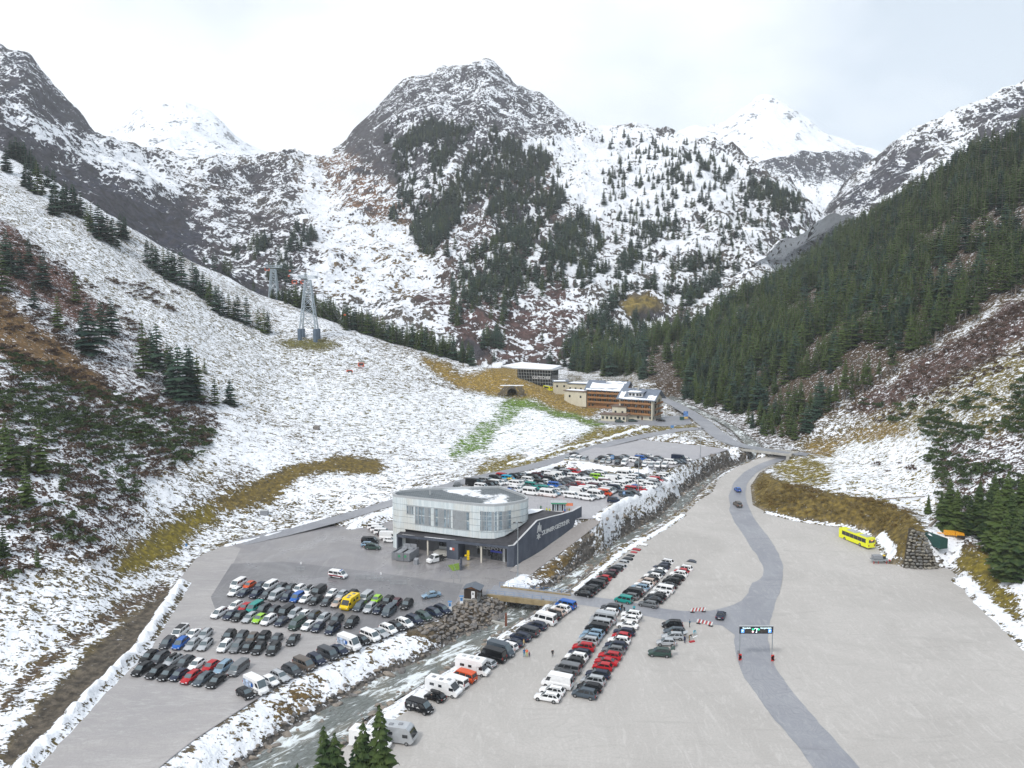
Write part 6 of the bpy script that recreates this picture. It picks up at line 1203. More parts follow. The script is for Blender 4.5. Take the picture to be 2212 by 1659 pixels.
def low_wing(px0, py0, px1, Y0, Y1, z0, z1, W, label, roofm, wallm, nwin, snow=False):
    p0 = at_y(px0, py0, Y0); p1 = at_y(px1, py0, Y1); u = np.array([p1[0]-p0[0], p1[1]-p0[1]]); L = np.linalg.norm(u); r = local_root('hotel_wing', (p0[0], p0[1], z0), u, label, group='low wings of the hotel'); h = z1-z0
    a = MB(); a.box((L/2, W/2, h/2-1), (L, W, h+2), wallm); a.obj('wall', r); a = MB(); a.box((L/2, W/2, h+.2), (L+1.2, W+1.2, .35), roofm); a.obj('roof', r)
    if snow: a = MB(); a.box((L*.45, W/2, h+.43), (L*.85, W*.85, .1), M_SNOW); a.obj('roof_snow', r)
    for i in range(nwin): x = L*(i+.5)/nwin; a = MB(); a.box((x, -.03, h*.55), (1.1, .08, 1.3), M_DGL); a.obj('window', r)
low_wing(1298, 905, 1352, 402, 397, 12.2, 15.4, 7, 'single-storey cream annex with brown flat roof at the foot of the hotel', M_BRR, M_CREAM, 6)
low_wing(1322, 905, 1352, 411, 407, 12.2, 18.6, 6, 'small cream box with brown roof above the annex', M_BRR, M_CREAM, 2)
low_wing(1219, 864, 1266, 452, 444, 16, 22.5, 8, 'cream windowless wing left of the brown hotel block', M_BRR, M_CREAM, 2, True)
low_wing(1196, 850, 1226, 500, 500, 17, 23, 9, 'small cream house with slate roof left of the hotel', M_SLATE, M_CREAM, 2, True); low_wing(1226, 850, 1284, 485, 478, 17, 23.4, 11, 'long blue-grey roofed wing behind the cream wing', M_SLATE, M_CREAM, 5, True)
px, py = 1082+2075/5.198, 759.9+765/5.198; p = at_z(px, py, 12.25); r = root_at('billboard', (p[0], p[1], 12.25), 'tall colourful billboard beside the hotel car park', 'billboard'); addbox(r, (0, 0, 2.4), (2.4, .3, 4.2), simple('billboard_print', (.10, .20, .42), .4, noise=.9, nscale=.9), 'panel'); addbox(r, (0, -.17, 1.1), (2.2, .04, 1.2), simple('billboard_print_pale', (.6, .42, .15), .4, noise=.5, nscale=2), 'print'); addbox(r, (-2.0, 0, .8), (2.0, 1.6, 1.6), bpy.data.materials['green_skip'], 'green_bin')
a = MB(); SH = Z_([(1290,912),(1345,918),(1440,921),(1495,915),(1488,895),(1440,900),(1400,906),(1300,905)], 12.25)
sheet('hotel_forecourt', SH, lambda y: 12.28, .0, M_ROAD)
for t_, c_, x_, y_, l_ in (('u', 'K', 1790, 762, 'black off-road car by the hotel corner'), ('e', 'F', 1480, 768, 'dark green car against the hotel wall'), ('e', 'F', 1330, 775, 'dark green car left of the hotel tractor')):
    px, py = 1082+x_/5.198, 759.9+y_/5.198; p = at_z(px, py+3, 12.3); make_car(t_, c_, (p[0], p[1]-1, 12.3), random.uniform(-.6, .2), l_, 'cars at the hotel', False)
# valley station --------------------------------------------------------------------------
YS = 545; p0 = at_y(1112, 812, YS); p1 = at_y(1196, 815, YS-14); u = np.array([p1[0]-p0[0], p1[1]-p0[1]]); L = np.linalg.norm(u); r = local_root('cable_car_station', (p0[0], p0[1], 17.5), u, 'dark glazed cable car station with wide snow-covered roof', 'building')
hS = at_y(1150, 797, YS)[2]-17.5; a = MB(); a.prism([(2, 0), (L-1.5, 0), (L-3, 14), (3, 16)], 0, hS, M_DGL); a.obj('glass_hall', r)
for k in range(14): a = MB(); a.tube((2+k*(L-4)/13, -.1, 0), (1+k*(L-3)/13, -.9, hS), .09, M_ALU, 5); a.obj('mullion', r)
for k in range(4): a = MB(); a.tube((1.8, -.2-.2*k, hS*(k+1)/5), (L-1.5, -.2-.2*k, hS*(k+1)/5), .07, M_ALU, 5); a.obj('transom', r)
a = MB(); a.prism([(-15, 8), (-1, -1), (L, -1), (L+1, 2), (L-2, 22), (-12, 34)], hS, hS+.6, M_ALU); a.obj('roof', r); a = MB(); a.prism([(-15, 8.5), (-1, -.5), (L-3, -.5), (L-2, 3), (L-4, 21), (-12, 33.5)], hS+.62, lambda x, y: hS+.9+.05*y, M_SNOW); a.obj('roof_snow', r)
text_obj('lettering', 'GLETSCHER', 2.6, M_WHITE, (L*.70, -1.0, hS*.50), (math.radians(82), 0, 0), r, .05, .1)
ROAD_S = [(at_y(a_, b_, Y_)[0], Y_, ground(at_y(a_, b_, Y_)[0], Y_)+.1) for a_, b_, Y_ in ((1222, 836, 505), (1200, 826, 520), (1196, 818, 535), (1205, 812, 552), (1216, 806, 575))]
ribbon('road', ROAD_S, 5, .25, M_ROAD)
for x_, Y_, l_ in ((1184, 512, 'yellow bus half hidden left of the station road'), (1216, 522, 'yellow bus beside the road behind the hotel')):
    q_ = at_y(x_, 830, Y_); r = root_at('bus', (q_[0], Y_, ground(q_[0], Y_)+.3), l_, 'bus', 'yellow buses behind the hotel'); r.rotation_euler = (0, 0, 2.0); bus_parts(r, 9.0)
for k in range(9):
    q_ = at_y(1232+k*7, 833, 522+(k % 3)*4); t_, c_ = random.choice(['e', 'u', 'v', 'h']), 'WSWRGWSBK'[k]; make_car(t_, c_, (q_[0], q_[1], ground(q_[0], q_[1])+.2), 1.9, '%s %s, %s from the left behind the hotel roofs' % (PAINT[c_][1], T[t_][0], ORD[k]), 'cars behind the hotel', False)
# tunnel portal -----------------------------------------------------------------------------
YT = 452; q_ = at_y(1106, 853, YT); M_STONE = simple('rough_stone', (.115, .095, .07), .85, noise=.35, nscale=.8, bump=.1)
r = root_at('tunnel_portal', (q_[0], YT, q_[2]), 'dark arched tunnel mouth set in a stone-faced bank', 'tunnel'); R0 = 2.7; a = MB(); n_ = 14
arc = [(R0*math.cos(t), 1.1+R0*math.sin(t)) for t in np.linspace(math.pi, 0, n_)]; arc = [(-R0, -1)]+arc+[(R0, -1)]
V = [(x, 0, z) for x, z in arc]+[(x, 14, z) for x, z in arc]; m_ = len(arc); a.add(V, [(i, i+1, m_+i+1, m_+i) for i in range(m_-1)]+[tuple(range(m_, 2*m_))], M_BLKM); a.obj('bore', r)
for i in range(n_):
    t = math.pi*(i+.5)/n_; a = MB(); c_ = (R0+.35)*math.cos(t), 1.1+(R0+.35)*math.sin(t); a.box((c_[0], -.15, c_[1]), (.66, .7, .62), M_STONE, ry=-(t)); a.obj('arch_stone', r)
cnt_ = 0
for row_ in range(7):
    z = .0+row_*.75
    for k in range(14):
        x = -8+k*1.2+(row_ % 2)*.5
        if math.hypot(x, max(z-1.1, 0)) < R0+.9 or abs(x) > 8.5-row_*.5: continue
        a = MB(); a.box((x+random.uniform(-.1, .1), random.uniform(-.1, .2)+.3, z), (1.05, .9, .66), M_STONE, rz=random.uniform(-.06, .06)); a.obj('stone', r)
a = MB(); a.box((0, .8, 5.4), (13.5, 2.0, .35), M_SNOW); a.obj('ledge_snow', r)
# ------------------------------------------------------------------ cable towers, ropes and cabins
def lattice(r, b, tp, hb, wb_, wt_, nsec, mat, th=.16):
    """four leaning legs with bracing between half widths wb_ (bottom) and wt_ (top)"""
    cs = [(-1, -1), (1, -1), (1, 1), (-1, 1)]
    P_ = lambda c, t: ((wb_*(1-t)+wt_*t)*c[0], (wb_*(1-t)+wt_*t)*c[1]*.8, b+(tp-b)*t)
    for c in cs: a = MB(); a.tube(P_(c, 0), P_(c, 1), th*1.5, mat, 6, th); a.obj('leg', r)
    for s in range(nsec):
        t0, t1 = (s/nsec)**.85, ((s+1)/nsec)**.85; a = MB()
        for i in range(4): c0, c1 = cs[i], cs[(i+1) % 4]; a.tube(P_(c0, t0), P_(c1, t1), th*.6, mat, 4); a.tube(P_(c1, t0), P_(c0, t1), th*.6, mat, 4); a.tube(P_(c0, t1), P_(c1, t1), th*.7, mat, 4)
        a.obj('bracing', r)
M_TOW = simple('tower_steel', (.40, .46, .50), .45, .4, noise=.08); M_PIL = simple('tower_pillars', (.10, .14, .19), .7, noise=.15, nscale=.5)
def cable_tower(loc, H, wb_, label, pil=6.5, sc=1.0, rz=0.0):
    r = root_at('cable_tower', loc, label, 'cable tower', 'cable car towers'); r.rotation_euler = (0, 0, rz)
    for c in ((-1, -1), (1, -1), (1, 1), (-1, 1)): a = MB(); a.tube((wb_*c[0], wb_*.8*c[1], -3), (wb_*c[0], wb_*.8*c[1], pil), 1.35*sc, M_PIL, 12); a.obj('pillar', r)
    lattice(r, pil, H-5*sc, 0, wb_, 1.7*sc, 5, M_TOW, .28*sc+.04); z = H-3*sc
    for k in (-1, 1):
        a = MB(); a.box((k*5.2*sc, 0, z), (.5*sc, 7.5*sc, .8*sc), M_TOW); a.obj('saddle', r); a = MB()
        for i in range(5): a.tube((k*1.0*i*sc, -.9*sc, z-.8*sc), (k*(i+1)*1.0*sc, -.9*sc, z+.9*sc), .09*sc+.03, M_TOW, 4); a.tube((k*(i+1)*1.0*sc, -.9*sc, z+.9*sc), (k*(i+1.0)*sc, -.9*sc, z-.8*sc), .09*sc+.03, M_TOW, 4)
        a.tube((0, -.9*sc, z-.8*sc), (k*6*sc, -.9*sc, z-.8*sc), .14*sc, M_TOW, 5); a.tube((0, -.9*sc, z+.9*sc), (k*6*sc, -.9*sc, z+.9*sc), .14*sc, M_TOW, 5); a.tube((0, .9*sc, z-.8*sc), (k*6*sc, .9*sc, z-.8*sc), .14*sc, M_TOW, 5); a.obj('crossarm_truss', r)
        a = MB(); a.tube((k*6.2*sc, 1, z), (k*6.2*sc, 1, z+3.6*sc), .18*sc, M_TOW, 5, .05); a.obj('mast', r)
    return r
g1 = at_y(668, 738, 500); g1 = (g1[0], 500, ground(g1[0], 500)); H1t = at_y(668, 588, 500)[2]-g1[2]
T1 = cable_tower(g1, H1t, 4.9, 'big lattice cable tower on four blue-grey pillars in the snowy meadow')
g2 = at_y(592, 640, 590); g2 = (g2[0], 590, ground(g2[0], 590)); H2t = at_y(592, 567, 590)[2]-g2[2]
T2 = cable_tower(g2, max(H2t, 18), 3.2, 'second lattice cable tower behind the crest with slim legs', 2)
g3 = at_y(474, 352, 1480); T3 = cable_tower((g3[0], 1480, g3[2]-2), 20, 2.5, 'tiny distant cable tower on the skyline saddle', 2, .7)
p = at_y(536, 350, 1600); T4 = cable_tower((p[0], 1600, p[2]-6), 11, 1.5, 'smallest distant cable tower right of the skyline one', 1, .4)
M_ROPE = simple('steel_rope', (.25, .27, .29), .5, .4, noise=.05)
def rope(pts, label, r_=.05, group='cable car ropes'):
    P_ = np.array(pts); a = MB()
    for i in range(len(P_)-1):
        n_ = 8; d0, d1 = P_[i], P_[i+1]; L_ = np.linalg.norm(d1-d0); pr = None
        for k in range(n_+1):
            t = k/n_; q_ = d0*(1-t)+d1*t; q_ = q_-np.array([0, 0, 4*t*(1-t)*L_*.02]); 
            if pr is not None: a.tube(pr, q_, r_, M_ROPE, 4, cap=False)
            pr = q_
    thing_mb('rope', a, label, 'cable', group=group)
hz1 = g1[2]+H1t-2.6; hz2 = g2[2]+max(H2t, 18)-2.6; st = at_y(1135, 796, 556)
for k, s_ in ((-1, 'left'), (1, 'right')):
    A_ = (g1[0]+k*5.2, 500, hz1); B_ = (g2[0]+k*5.2, 590, hz2); E_ = at_y(742+k*8, 712, 540); D_ = at_y(700+k*10, 690, 470)
    rope([B_, A_], 'thin rope pair between the two cable towers, %s track' % s_); rope([A_, (E_[0], 540, E_[2]-1), (st[0]+k*5, 556, st[2]+4)], 'rope running down from the big tower towards the station, %s track' % s_)
    for dx in (.9,): rope([(A_[0]+dx, 500, hz1-.5), (E_[0]+dx*1.5, 540, E_[2]-1.5)], 'second strand of the rope below the big tower, %s track' % s_, .045)
M_CABR = simple('cabin_red', (.55, .09, .03), .35, noise=.08, coat=.4)
def cabin(loc, label, sc=1.0, rz=.3):
    r = root_at('gondola', loc, label, 'gondola', 'red cable car cabins'); r.rotation_euler = (0, 0, rz); r.scale = (sc,)*3
    prof = [(-1.9, -.9), (-1.5, -1.5), (1.5, -1.5), (1.9, -.9), (1.9, .5), (1.5, 1.15), (-1.5, 1.15), (-1.9, .5)]; a = MB()
    n_ = len(prof); a.add([(x, -1.3, z) for x, z in prof]+[(x, 1.3, z) for x, z in prof], [tuple(range(n_)), tuple(range(2*n_-1, n_-1, -1))]+[(i, n_+i, n_+(i+1) % n_, (i+1) % n_) for i in range(n_)], M_CABR); a.obj('body', r)
    for k in (-1, 1): addbox(r, (0, k*1.32, .1), (2.7, .05, 1.3), M_DGL, 'window'); addbox(r, (0, k*1.33, -1.05), (1.4, .04, .35), M_WHITE, 'emblem')
    addbox(r, (0, 0, 1.25), (2.4, 1.5, .18), M_ALU, 'roof'); a = MB(); a.tube((0, 0, 1.2), (.2, 0, 3.6), .09, M_TOW, 6); a.box((.2, 0, 3.7), (1.6, .3, .3), M_TOW); a.obj('hanger', r); return r
for px, py, Y_, l_ in ((755, 803, 455, 'lower red gondola hanging over the snowy meadow'), (779.5, 787, 465, 'upper red gondola hanging over the snowy meadow'), (636, 609, 545, 'red gondola just left of the big cable tower'), (655, 609, 520, 'red gondola half behind the big tower head'), (577, 581, 600, 'red gondola left of the second cable tower')):
    q_ = at_y(px, py, Y_); cabin(q_, l_, .95)
q1, q2 = at_y(755, 795, 455), at_y(779.5, 779, 465)
for k, q_, s_ in ((-1, q1, 'lower'), (1, q2, 'upper')):
    rope([(g1[0]+k*5, 500, hz1), (q_[0]-.2, q_[1], q_[2]+1.4), (st[0]+k*3, 556, st[2]+2)], 'thin rope carrying the %s gondola over the meadow' % s_, .035)
for px, py, Y_ in ((624, 596, 560), (626, 585, 570), (745, 680, 530)):
    q_ = at_y(px, py, Y_); a = MB(); a.box((0, 0, 0), (1.3, .5, 1.0), M_CABR); a.tube((0, 0, .4), (0, 0, 1.2), .08, M_TOW, 5); thing_mb('rope_rider', a, {624: 'lower orange rope rider left of the big tower', 626: 'upper orange rope rider left of the big tower', 745: 'orange rope rider on the ropes right of the big tower'}[px], 'rope rider', q_, group='orange rope riders')
# ------------------------------------------------------------------ trees
def needle_mat(name, c1, c2, c3):
    m, nt, bs = newmat(name); L = nt.links
    oi = N(nt, 'ShaderNodeObjectInfo'); pos = N(nt, 'ShaderNodeNewGeometry').outputs['Position']; tcn = N(nt, 'ShaderNodeTexCoord').outputs['Object']
    c = mix_(nt, ramp_(nt, math_(nt, 'ADD', math_(nt, 'MULTIPLY', oi.outputs['Random'], .6), math_(nt, 'MULTIPLY', noise_(nt, pos, .018, 3, .6), .9)), .35, 1.0), c1, c2); n = noise_(nt, tcn, 9, 3, .6); c = mix_(nt, ramp_(nt, n, .4, .65, 0, .8), c, c3)
    L.new(c, bs.inputs['Base Color']); bs.inputs['Roughness'].default_value = .7; bs.inputs['Specular IOR Level'].default_value = .15; return m
M_BARK = simple('grey_bark', (.21, .18, .15), .9, noise=.3, nscale=4); M_NEED = needle_mat('spruce_needles', (.009, .026, .012), (.05, .080, .018), (.068, .095, .026)); M_NEEDD = needle_mat('cembra_needles', (.008, .024, .022), (.028, .058, .040), (.045, .075, .045))
M_SCR = needle_mat('scrub_pine_needles', (.025, .045, .018), (.05, .08, .025), (.06, .09, .03)); M_TWIG = needle_mat('bare_red_twigs', (.065, .035, .026), (.11, .075, .05), (.06, .042, .032))
def conifer(seed, tiers, nb, wid, mat, base=.1, shape=1.0, droop=.25, leaf=1):
    """unit-height tree: crown of drooping, uneven boughs, tapered trunk"""
    rd = random.Random(seed); V = []; Fc = []
    for t in range(tiers):
        f = t/(tiers-1); h = base+(.985-base)*f**.92
        r = wid*((1-f)**shape)*(.72+.5*rd.random() if leaf < 2 else .5+.75*rd.random())+.012; n_ = max(4, int(nb*(1-.45*f))); ph = rd.random()*6.28
        for b in range(n_):
            a = ph+6.283*b/n_+rd.uniform(-.25, .25); rr = r*(.7+.5*rd.random()); dz = -droop*rr*(.6+.8*rd.random())+.02*(1-f); w = rr*.36+.008
            ca, sa = math.cos(a), math.sin(a); i = len(V); hh = h+rd.uniform(-.012, .012)
            V += [(ca*.004, sa*.004, hh+.012), (ca*rr*.55-sa*w, sa*rr*.55+ca*w, hh+dz*.45-.012), (ca*rr*.55, sa*rr*.55, hh+dz*.30+.012), (ca*rr*.55+sa*w, sa*rr*.55-ca*w, hh+dz*.45-.012), (ca*rr, sa*rr, hh+dz)]
            Fc += [(i, i+1, i+2), (i, i+2, i+3), (i+1, i+4, i+2), (i+2, i+4, i+3)]
            if leaf > 1:
                for k in range(leaf):
                    q = .3+.65*rd.random(); sd_ = rd.choice((-1, 1)); j = len(V); x0, y0, z0 = ca*rr*q, sa*rr*q, hh+dz*q
                    aa = a+sd_*rd.uniform(.5, 1.0); l = rr*.35*(1.1-q)+.01; V += [(x0, y0, z0+.006), (x0+math.cos(aa)*l*.6-sa*.006, y0+math.sin(aa)*l*.6+ca*.006, z0-.004), (x0+math.cos(aa)*l, y0+math.sin(aa)*l, z0-.018)]; Fc.append((j, j+1, j+2))
    i = len(V); V += [(-.008, 0, .95), (.008, 0, .95), (0, 0, 1.01)]; Fc.append((i, i+1, i+2))
    me_ = bpy.data.meshes.new('crown'); me_.from_pydata(V, [], Fc); me_.materials.append(mat); return me_
def trunk_mesh(r=.02, top=.9):
    a = MB(); a.tube((0, 0, -.06), (0, 0, top), r, M_BARK, 6, r*.25); return a.mesh('trunk')
TR_M = trunk_mesh(); TREES = []
for s_, (w_, b_, sh, mt_) in enumerate([(.21, .05, .85, M_NEED), (.17, .08, .8, M_NEED), (.24, .04, .95, M_NEED), (.25, .06, .6, M_NEEDD), (.28, .05, .52, M_NEEDD), (.14, .30, .75, M_NEED)]):
    TREES.append(conifer(s_+1, 15, 9, w_, mt_, b_, sh))
BIGT = [conifer(50+k, 26, 10, .235+.02*k, M_NEED, .05, .85, .32, 7) for k in range(3)]
def joined(k):
    me_ = TREES[k]; mb = MB(); mb.add([v.co for v in me_.vertices], [tuple(p.vertices) for p in me_.polygons], me_.materials[0]); mb.add([v.co for v in TR_M.vertices], [tuple(p.vertices) for p in TR_M.polygons], M_BARK); return mb.mesh('tree_proto')
PROTO = [joined(k) for k in range(6)]
def bush_mesh(seed, mat, n_=120, sp=.5, fl=.55):
    rd = random.Random(seed); V = []; Fc = []
    lobes = [(rd.uniform(-.5, .5), rd.uniform(-.5, .5), rd.uniform(.1, .35), rd.uniform(.25, .45)) for _ in range(6)]
    for k in range(n_):
        lx, ly, lz, lr = rd.choice(lobes); a = rd.random()*6.28; e = rd.uniform(-.2, 1.5); r = lr*(.7+.4*rd.random())
        p = Vector((lx+r*math.cos(a)*math.cos(e), ly+r*math.sin(a)*math.cos(e), max(-.02, lz+r*math.sin(e)*fl))); u = Vector((rd.gauss(0, 1), rd.gauss(0, 1), rd.gauss(0, .7))).normalized()*.13; w = Vector((rd.gauss(0, 1), rd.gauss(0, 1), rd.gauss(0, .7))).normalized()*.10
        i = len(V); V += [p-u, p+w, p+u, p-w*.7]; Fc += [(i, i+1, i+2), (i, i+2, i+3)]
    me_ = bpy.data.meshes.new('bush_proto'); me_.from_pydata([tuple(v) for v in V], [], Fc); me_.materials.append(mat); return me_
def rock_mesh(seed, mat, sub=1):
    bm = bmesh.new(); bmesh.ops.create_icosphere(bm, subdivisions=sub+1, radius=.5); rd = random.Random(seed); ax = [Vector((rd.gauss(0, 1), rd.gauss(0, 1), rd.gauss(0, 1))).normalized() for _ in range(9)]; dd = [rd.uniform(.20, .37) for _ in ax]
    for v in bm.verts:
        for a, d in zip(ax, dd):
            q = v.co.dot(a)
            if q > d: v.co -= a*(q-d)
        v.co.z *= .75; v.co *= 1+rd.uniform(-.04, .04)
    me_ = bpy.data.meshes.new('rock_proto'); bm.to_mesh(me_); bm.free(); me_.materials.append(mat); return me_
def scatter(name, pts, scl, protos, kinds, label, cat, tilt=None, xy=None):
    """one object of stuff: points that carry instances of a few prototypes"""
    pts = np.asarray(pts, np.float32); n_ = len(pts); me_ = bpy.data.meshes.new(name); me_.vertices.add(n_); me_.vertices.foreach_set('co', pts.ravel())
    for an, A, ty in (('scl', np.asarray(scl), 'FLOAT'), ('kind_index', np.asarray(kinds), 'INT'), ('rz', rng.random(n_)*6.28, 'FLOAT')):
        at = me_.attributes.new(an, ty, 'POINT'); at.data.foreach_set('value', A.astype(np.int32 if ty == 'INT' else np.float32))
    o = link(bpy.data.objects.new(name, me_)); cl = bpy.data.collections.new(name+'_prototypes')
    for i, p in enumerate(protos): cl.objects.link(bpy.data.objects.new('%s_proto_%02d' % (name, i), p))
    g = bpy.data.node_groups.new(name+'_scatter', 'GeometryNodeTree'); g.interface.new_socket('Geometry', in_out='INPUT', socket_type='NodeSocketGeometry'); g.interface.new_socket('Geometry', in_out='OUTPUT', socket_type='NodeSocketGeometry')
    nn = g.nodes; gi = nn.new('NodeGroupInput'); go = nn.new('NodeGroupOutput'); ci = nn.new('GeometryNodeCollectionInfo'); ci.inputs[0].default_value = cl; ci.inputs['Separate Children'].default_value = True; ci.inputs['Reset Children'].default_value = True
    ip = nn.new('GeometryNodeInstanceOnPoints'); ip.inputs['Pick Instance'].default_value = True
    def att(nm_, ty): a = nn.new('GeometryNodeInputNamedAttribute'); a.data_type = ty; a.inputs['Name'].default_value = nm_; return a.outputs['Attribute']
    cx3 = nn.new('ShaderNodeCombineXYZ'); g.links.new(att('rz', 'FLOAT'), cx3.inputs[2]); g.links.new(gi.outputs[0], ip.inputs['Points']); g.links.new(ci.outputs[0], ip.inputs['Instance']); g.links.new(att('kind_index', 'INT'), ip.inputs['Instance Index'])
    g.links.new(cx3.outputs[0], ip.inputs['Rotation']); g.links.new(att('scl', 'FLOAT'), ip.inputs['Scale']); g.links.new(ip.outputs[0], go.inputs[0])
    o.modifiers.new('scatter', 'NODES').node_group = g; tag(o, label, cat, kind='stuff'); return o
def grid_z(Xs, Ys):
    k = np.clip(np.log(np.maximum(Ys, 72.1)/72)/math.log(1150/72)*(NY-1), 0, NY-1.001); c = np.clip((Xs/Ys+.92)/1.84*(len(U)-1), 0, len(U)-1.001); i = k.astype(int); j = c.astype(int); a = k-i; b = c-j
    return (ZG[i, j]*(1-a)+ZG[i+1, j]*a)*(1-b)+(ZG[i, j+1]*(1-a)+ZG[i+1, j+1]*a)*b, i, j
def jgrid(x0, x1, y0, y1, sp):
    gx, gy = np.meshgrid(np.arange(x0, x1, sp), np.arange(y0, y1, sp)); return (gx+rng.uniform(-.42, .42, gx.shape)*sp).ravel(), (gy+rng.uniform(-.42, .42, gx.shape)*sp).ravel()
SING = []      # trees to be built one by one: x, y, z, height, kind, group, label
def plant_single(x, y, z, H, k, label, group, big=None):
    r = tag(empty('spruce_tree' if k != 9 else 'bare_tree', (x, y, z-.1), random.uniform(0, 6.28)), label, 'tree', group); r.scale = (H, H, H)
    link(bpy.data.objects.new('crown', BIGT[big] if big is not None else TREES[k]), r); link(bpy.data.objects.new('trunk', TR_M), r)
# right-hand forest -------------------------------------------------------------------------
xs, ys = jgrid(10, 760, 300, 1000, 5.3); zs, ii, jj = grid_z(xs, ys); px, py = to_px(xs, ys, zs)
RFP = [(1330,700),(1400,700),(1500,640),(1650,560),(1800,470),(1950,380),(2212,220),(2700,-60),(2700,380),(2212,640),(2050,730),(1950,798),(1860,858),(1800,890),(1748,946),(1700,950),(1620,925),(1560,885),(1480,862),(1440,845),(1370,810),(1240,800),(1250,740)]
qx = px+14*fbm(xs/18, ys/18, 2, 5); qy = py+12*fbm(xs/18+50, ys/18, 2, 6)
m = poly_in(RFP, qx, qy) & (LYR[ii, jj] == 1) & ~INP[ii, jj]
gap = fbm(xs/26, ys/26, 3, 12); m &= (gap > -.27) & (rng.random(len(px)) < .93)
for P_ in ([(1980,510),(2100,480),(2110,500),(2000,540)], [(1560,690),(1600,660),(1640,640),(1650,660),(1590,700)], [(1690,660),(1770,640),(1760,690),(1700,700)], [(1620,800),(1660,780),(1665,810),(1630,830)]): m &= ~(poly_in(P_, px, py) & (rng.random(len(px)) < .85))
xs, ys, zs, px, py = xs[m], ys[m], zs[m], px[m], py[m]
edge_d, _ = line_dist([(1370,810),(1440,845),(1560,885),(1700,950),(1748,946),(1860,858),(1950,798),(2212,640),(2700,380)], px, py)
H = np.interp(ys, [330, 420, 560, 800], [12.0, 16.5, 20, 21])*rng.uniform(.55, 1.2, len(xs)); clear = (px > 1800) & (edge_d < 26); H = np.where(clear, H*1.25, H); H = np.where((edge_d < 14) & (px < 1760), H*.8, H)
kd = rng.choice([0, 1, 2, 3, 4], len(xs), p=[.34, .26, .22, .10, .08]); kd = np.where(clear, 5, kd)
size = H/ys*FOC; vis = (px > -20) & (px < 2240) & (py > 100)
order = np.argsort(-np.where(vis, size-edge_d*.12, -1))[:100]; sel = np.zeros(len(xs), bool); sel[order] = True
for i in order:
    if clear[i]: plant_single(xs[i], ys[i], zs[i], H[i], int(kd[i]), 'slim spruce with bare pale trunk at the upper edge of the clearing', 'spruces along the edge of the clearing')
    else: plant_single(xs[i], ys[i], zs[i], H[i], int(kd[i]), 'dark green spruce along the lower edge of the forest on the right slope', 'spruces at the lower edge of the right-hand forest')
print('RIGHT FOREST', len(xs), 'clear', clear.sum())
scatter('right_forest', np.stack([xs, ys, zs-.3], 1)[~sel], H[~sel], PROTO, kd[~sel], 'dense dark green spruce forest covering the right slope', 'forest')
# forest on the crest behind the cable tower ---------------------------------------------------
xs, ys = jgrid(-190, 20, 440, 660, 4.6); zs, ii, jj = grid_z(xs, ys); px, py = to_px(xs, ys, zs)
cr_y = np.interp(px, [560, 616, 652, 696, 723, 767, 795, 850, 905, 960, 1015, 1056], [625, 649, 657, 671, 693, 704, 715, 729, 740, 762, 773, 781])
msk = (Yg > 380) & (Yg < 680); crY = Yg[msk][np.argmin(PYg[msk], axis=0)]; yc = np.interp(xs/ys, U, crY)
m = (px > 585) & (px < 1075) & (ys > yc-7+5*fbm(xs/9, ys/9, 2, 4)) & (ys < yc+48) & (fbm(xs/16, ys/16, 2, 8) > -.5)
print('CREST', m.sum()); xs, ys, zs, px = xs[m], ys[m], zs[m], px[m]; H = rng.uniform(11, 18, len(xs))*np.interp(px, [585, 640, 700, 980, 1060], [.55, .95, 1.1, 1.05, .7]); kd = rng.choice([0, 1, 2, 3], len(xs)); o_ = np.argsort(ys)[:48]; sel = np.zeros(len(xs), bool); sel[o_] = True
for i in o_: plant_single(xs[i], ys[i], zs[i], H[i], int(kd[i]), 'spruce at the front of the forest strip behind the big cable tower', 'spruces of the strip behind the big cable tower')
scatter('crest_forest', np.stack([xs, ys, zs-.3], 1)[~sel], H[~sel], PROTO, kd[~sel], 'strip of spruce forest standing behind the crest of the snowy meadow', 'forest')
# trees of the central mountain -----------------------------------------------------------------
Um, Ym, MX, MY, MZ, MPX, MPY, MSL = MG
def mgrid(xs, ys, G):
    Um, Ym, MX, MY, MZ = G[:5]; k = np.clip(np.log(ys/Ym[0])/math.log(Ym[-1]/Ym[0])*(len(Ym)-1), 0, len(Ym)-1.001); c = np.clip((xs/ys-Um[0])/(Um[-1]-Um[0])*(len(Um)-1), 0, len(Um)-1.001); i = k.astype(int); j = c.astype(int); a = k-i; b = c-j
    return (MZ[i, j]*(1-a)+MZ[i+1, j]*a)*(1-b)+(MZ[i, j+1]*(1-a)+MZ[i+1, j+1]*a)*b
xs, ys = jgrid(-320, 620, 640, 1750, 6.0); zs = mgrid(xs, ys, MG); zt, ii, jj = grid_z(xs, np.minimum(ys, 1149)); px, py = to_px(xs, ys, zs)
CFR = [([(840,330),(900,262),(1000,270),(1100,300),(1200,300),(1230,400),(1215,520),(1120,560),(1000,600),(930,560),(850,480)], .60), ([(1215,430),(1260,470),(1330,520),(1400,560),(1440,620),(1380,640),(1330,700),(1300,760),(1190,780),(1210,690),(1150,600),(1180,520)], .70),
       ([(960,600),(1130,560),(1200,640),(1190,760),(1040,760),(960,690)], .38), ([(1000,700),(1200,740),(1420,700),(1440,800),(1240,810),(1040,790)], .62), ([(1440,340),(1560,360),(1660,400),(1740,440),(1790,500),(1770,520),(1700,470),(1600,420),(1440,400)], .50),
       ([(1240,480),(1420,450),(1480,520),(1460,560),(1320,540)], .35), ([(1300,300),(1500,320),(1640,380),(1760,500),(1600,600),(1450,640),(1300,520)], .11), ([(500,520),(640,480),(740,540),(700,620),(600,620),(520,580)], .42), ([(1380,600),(1560,560),(1640,580),(1560,640),(1430,680)], .45), ([(330,560),(520,600),(560,650),(420,600)], .15)]
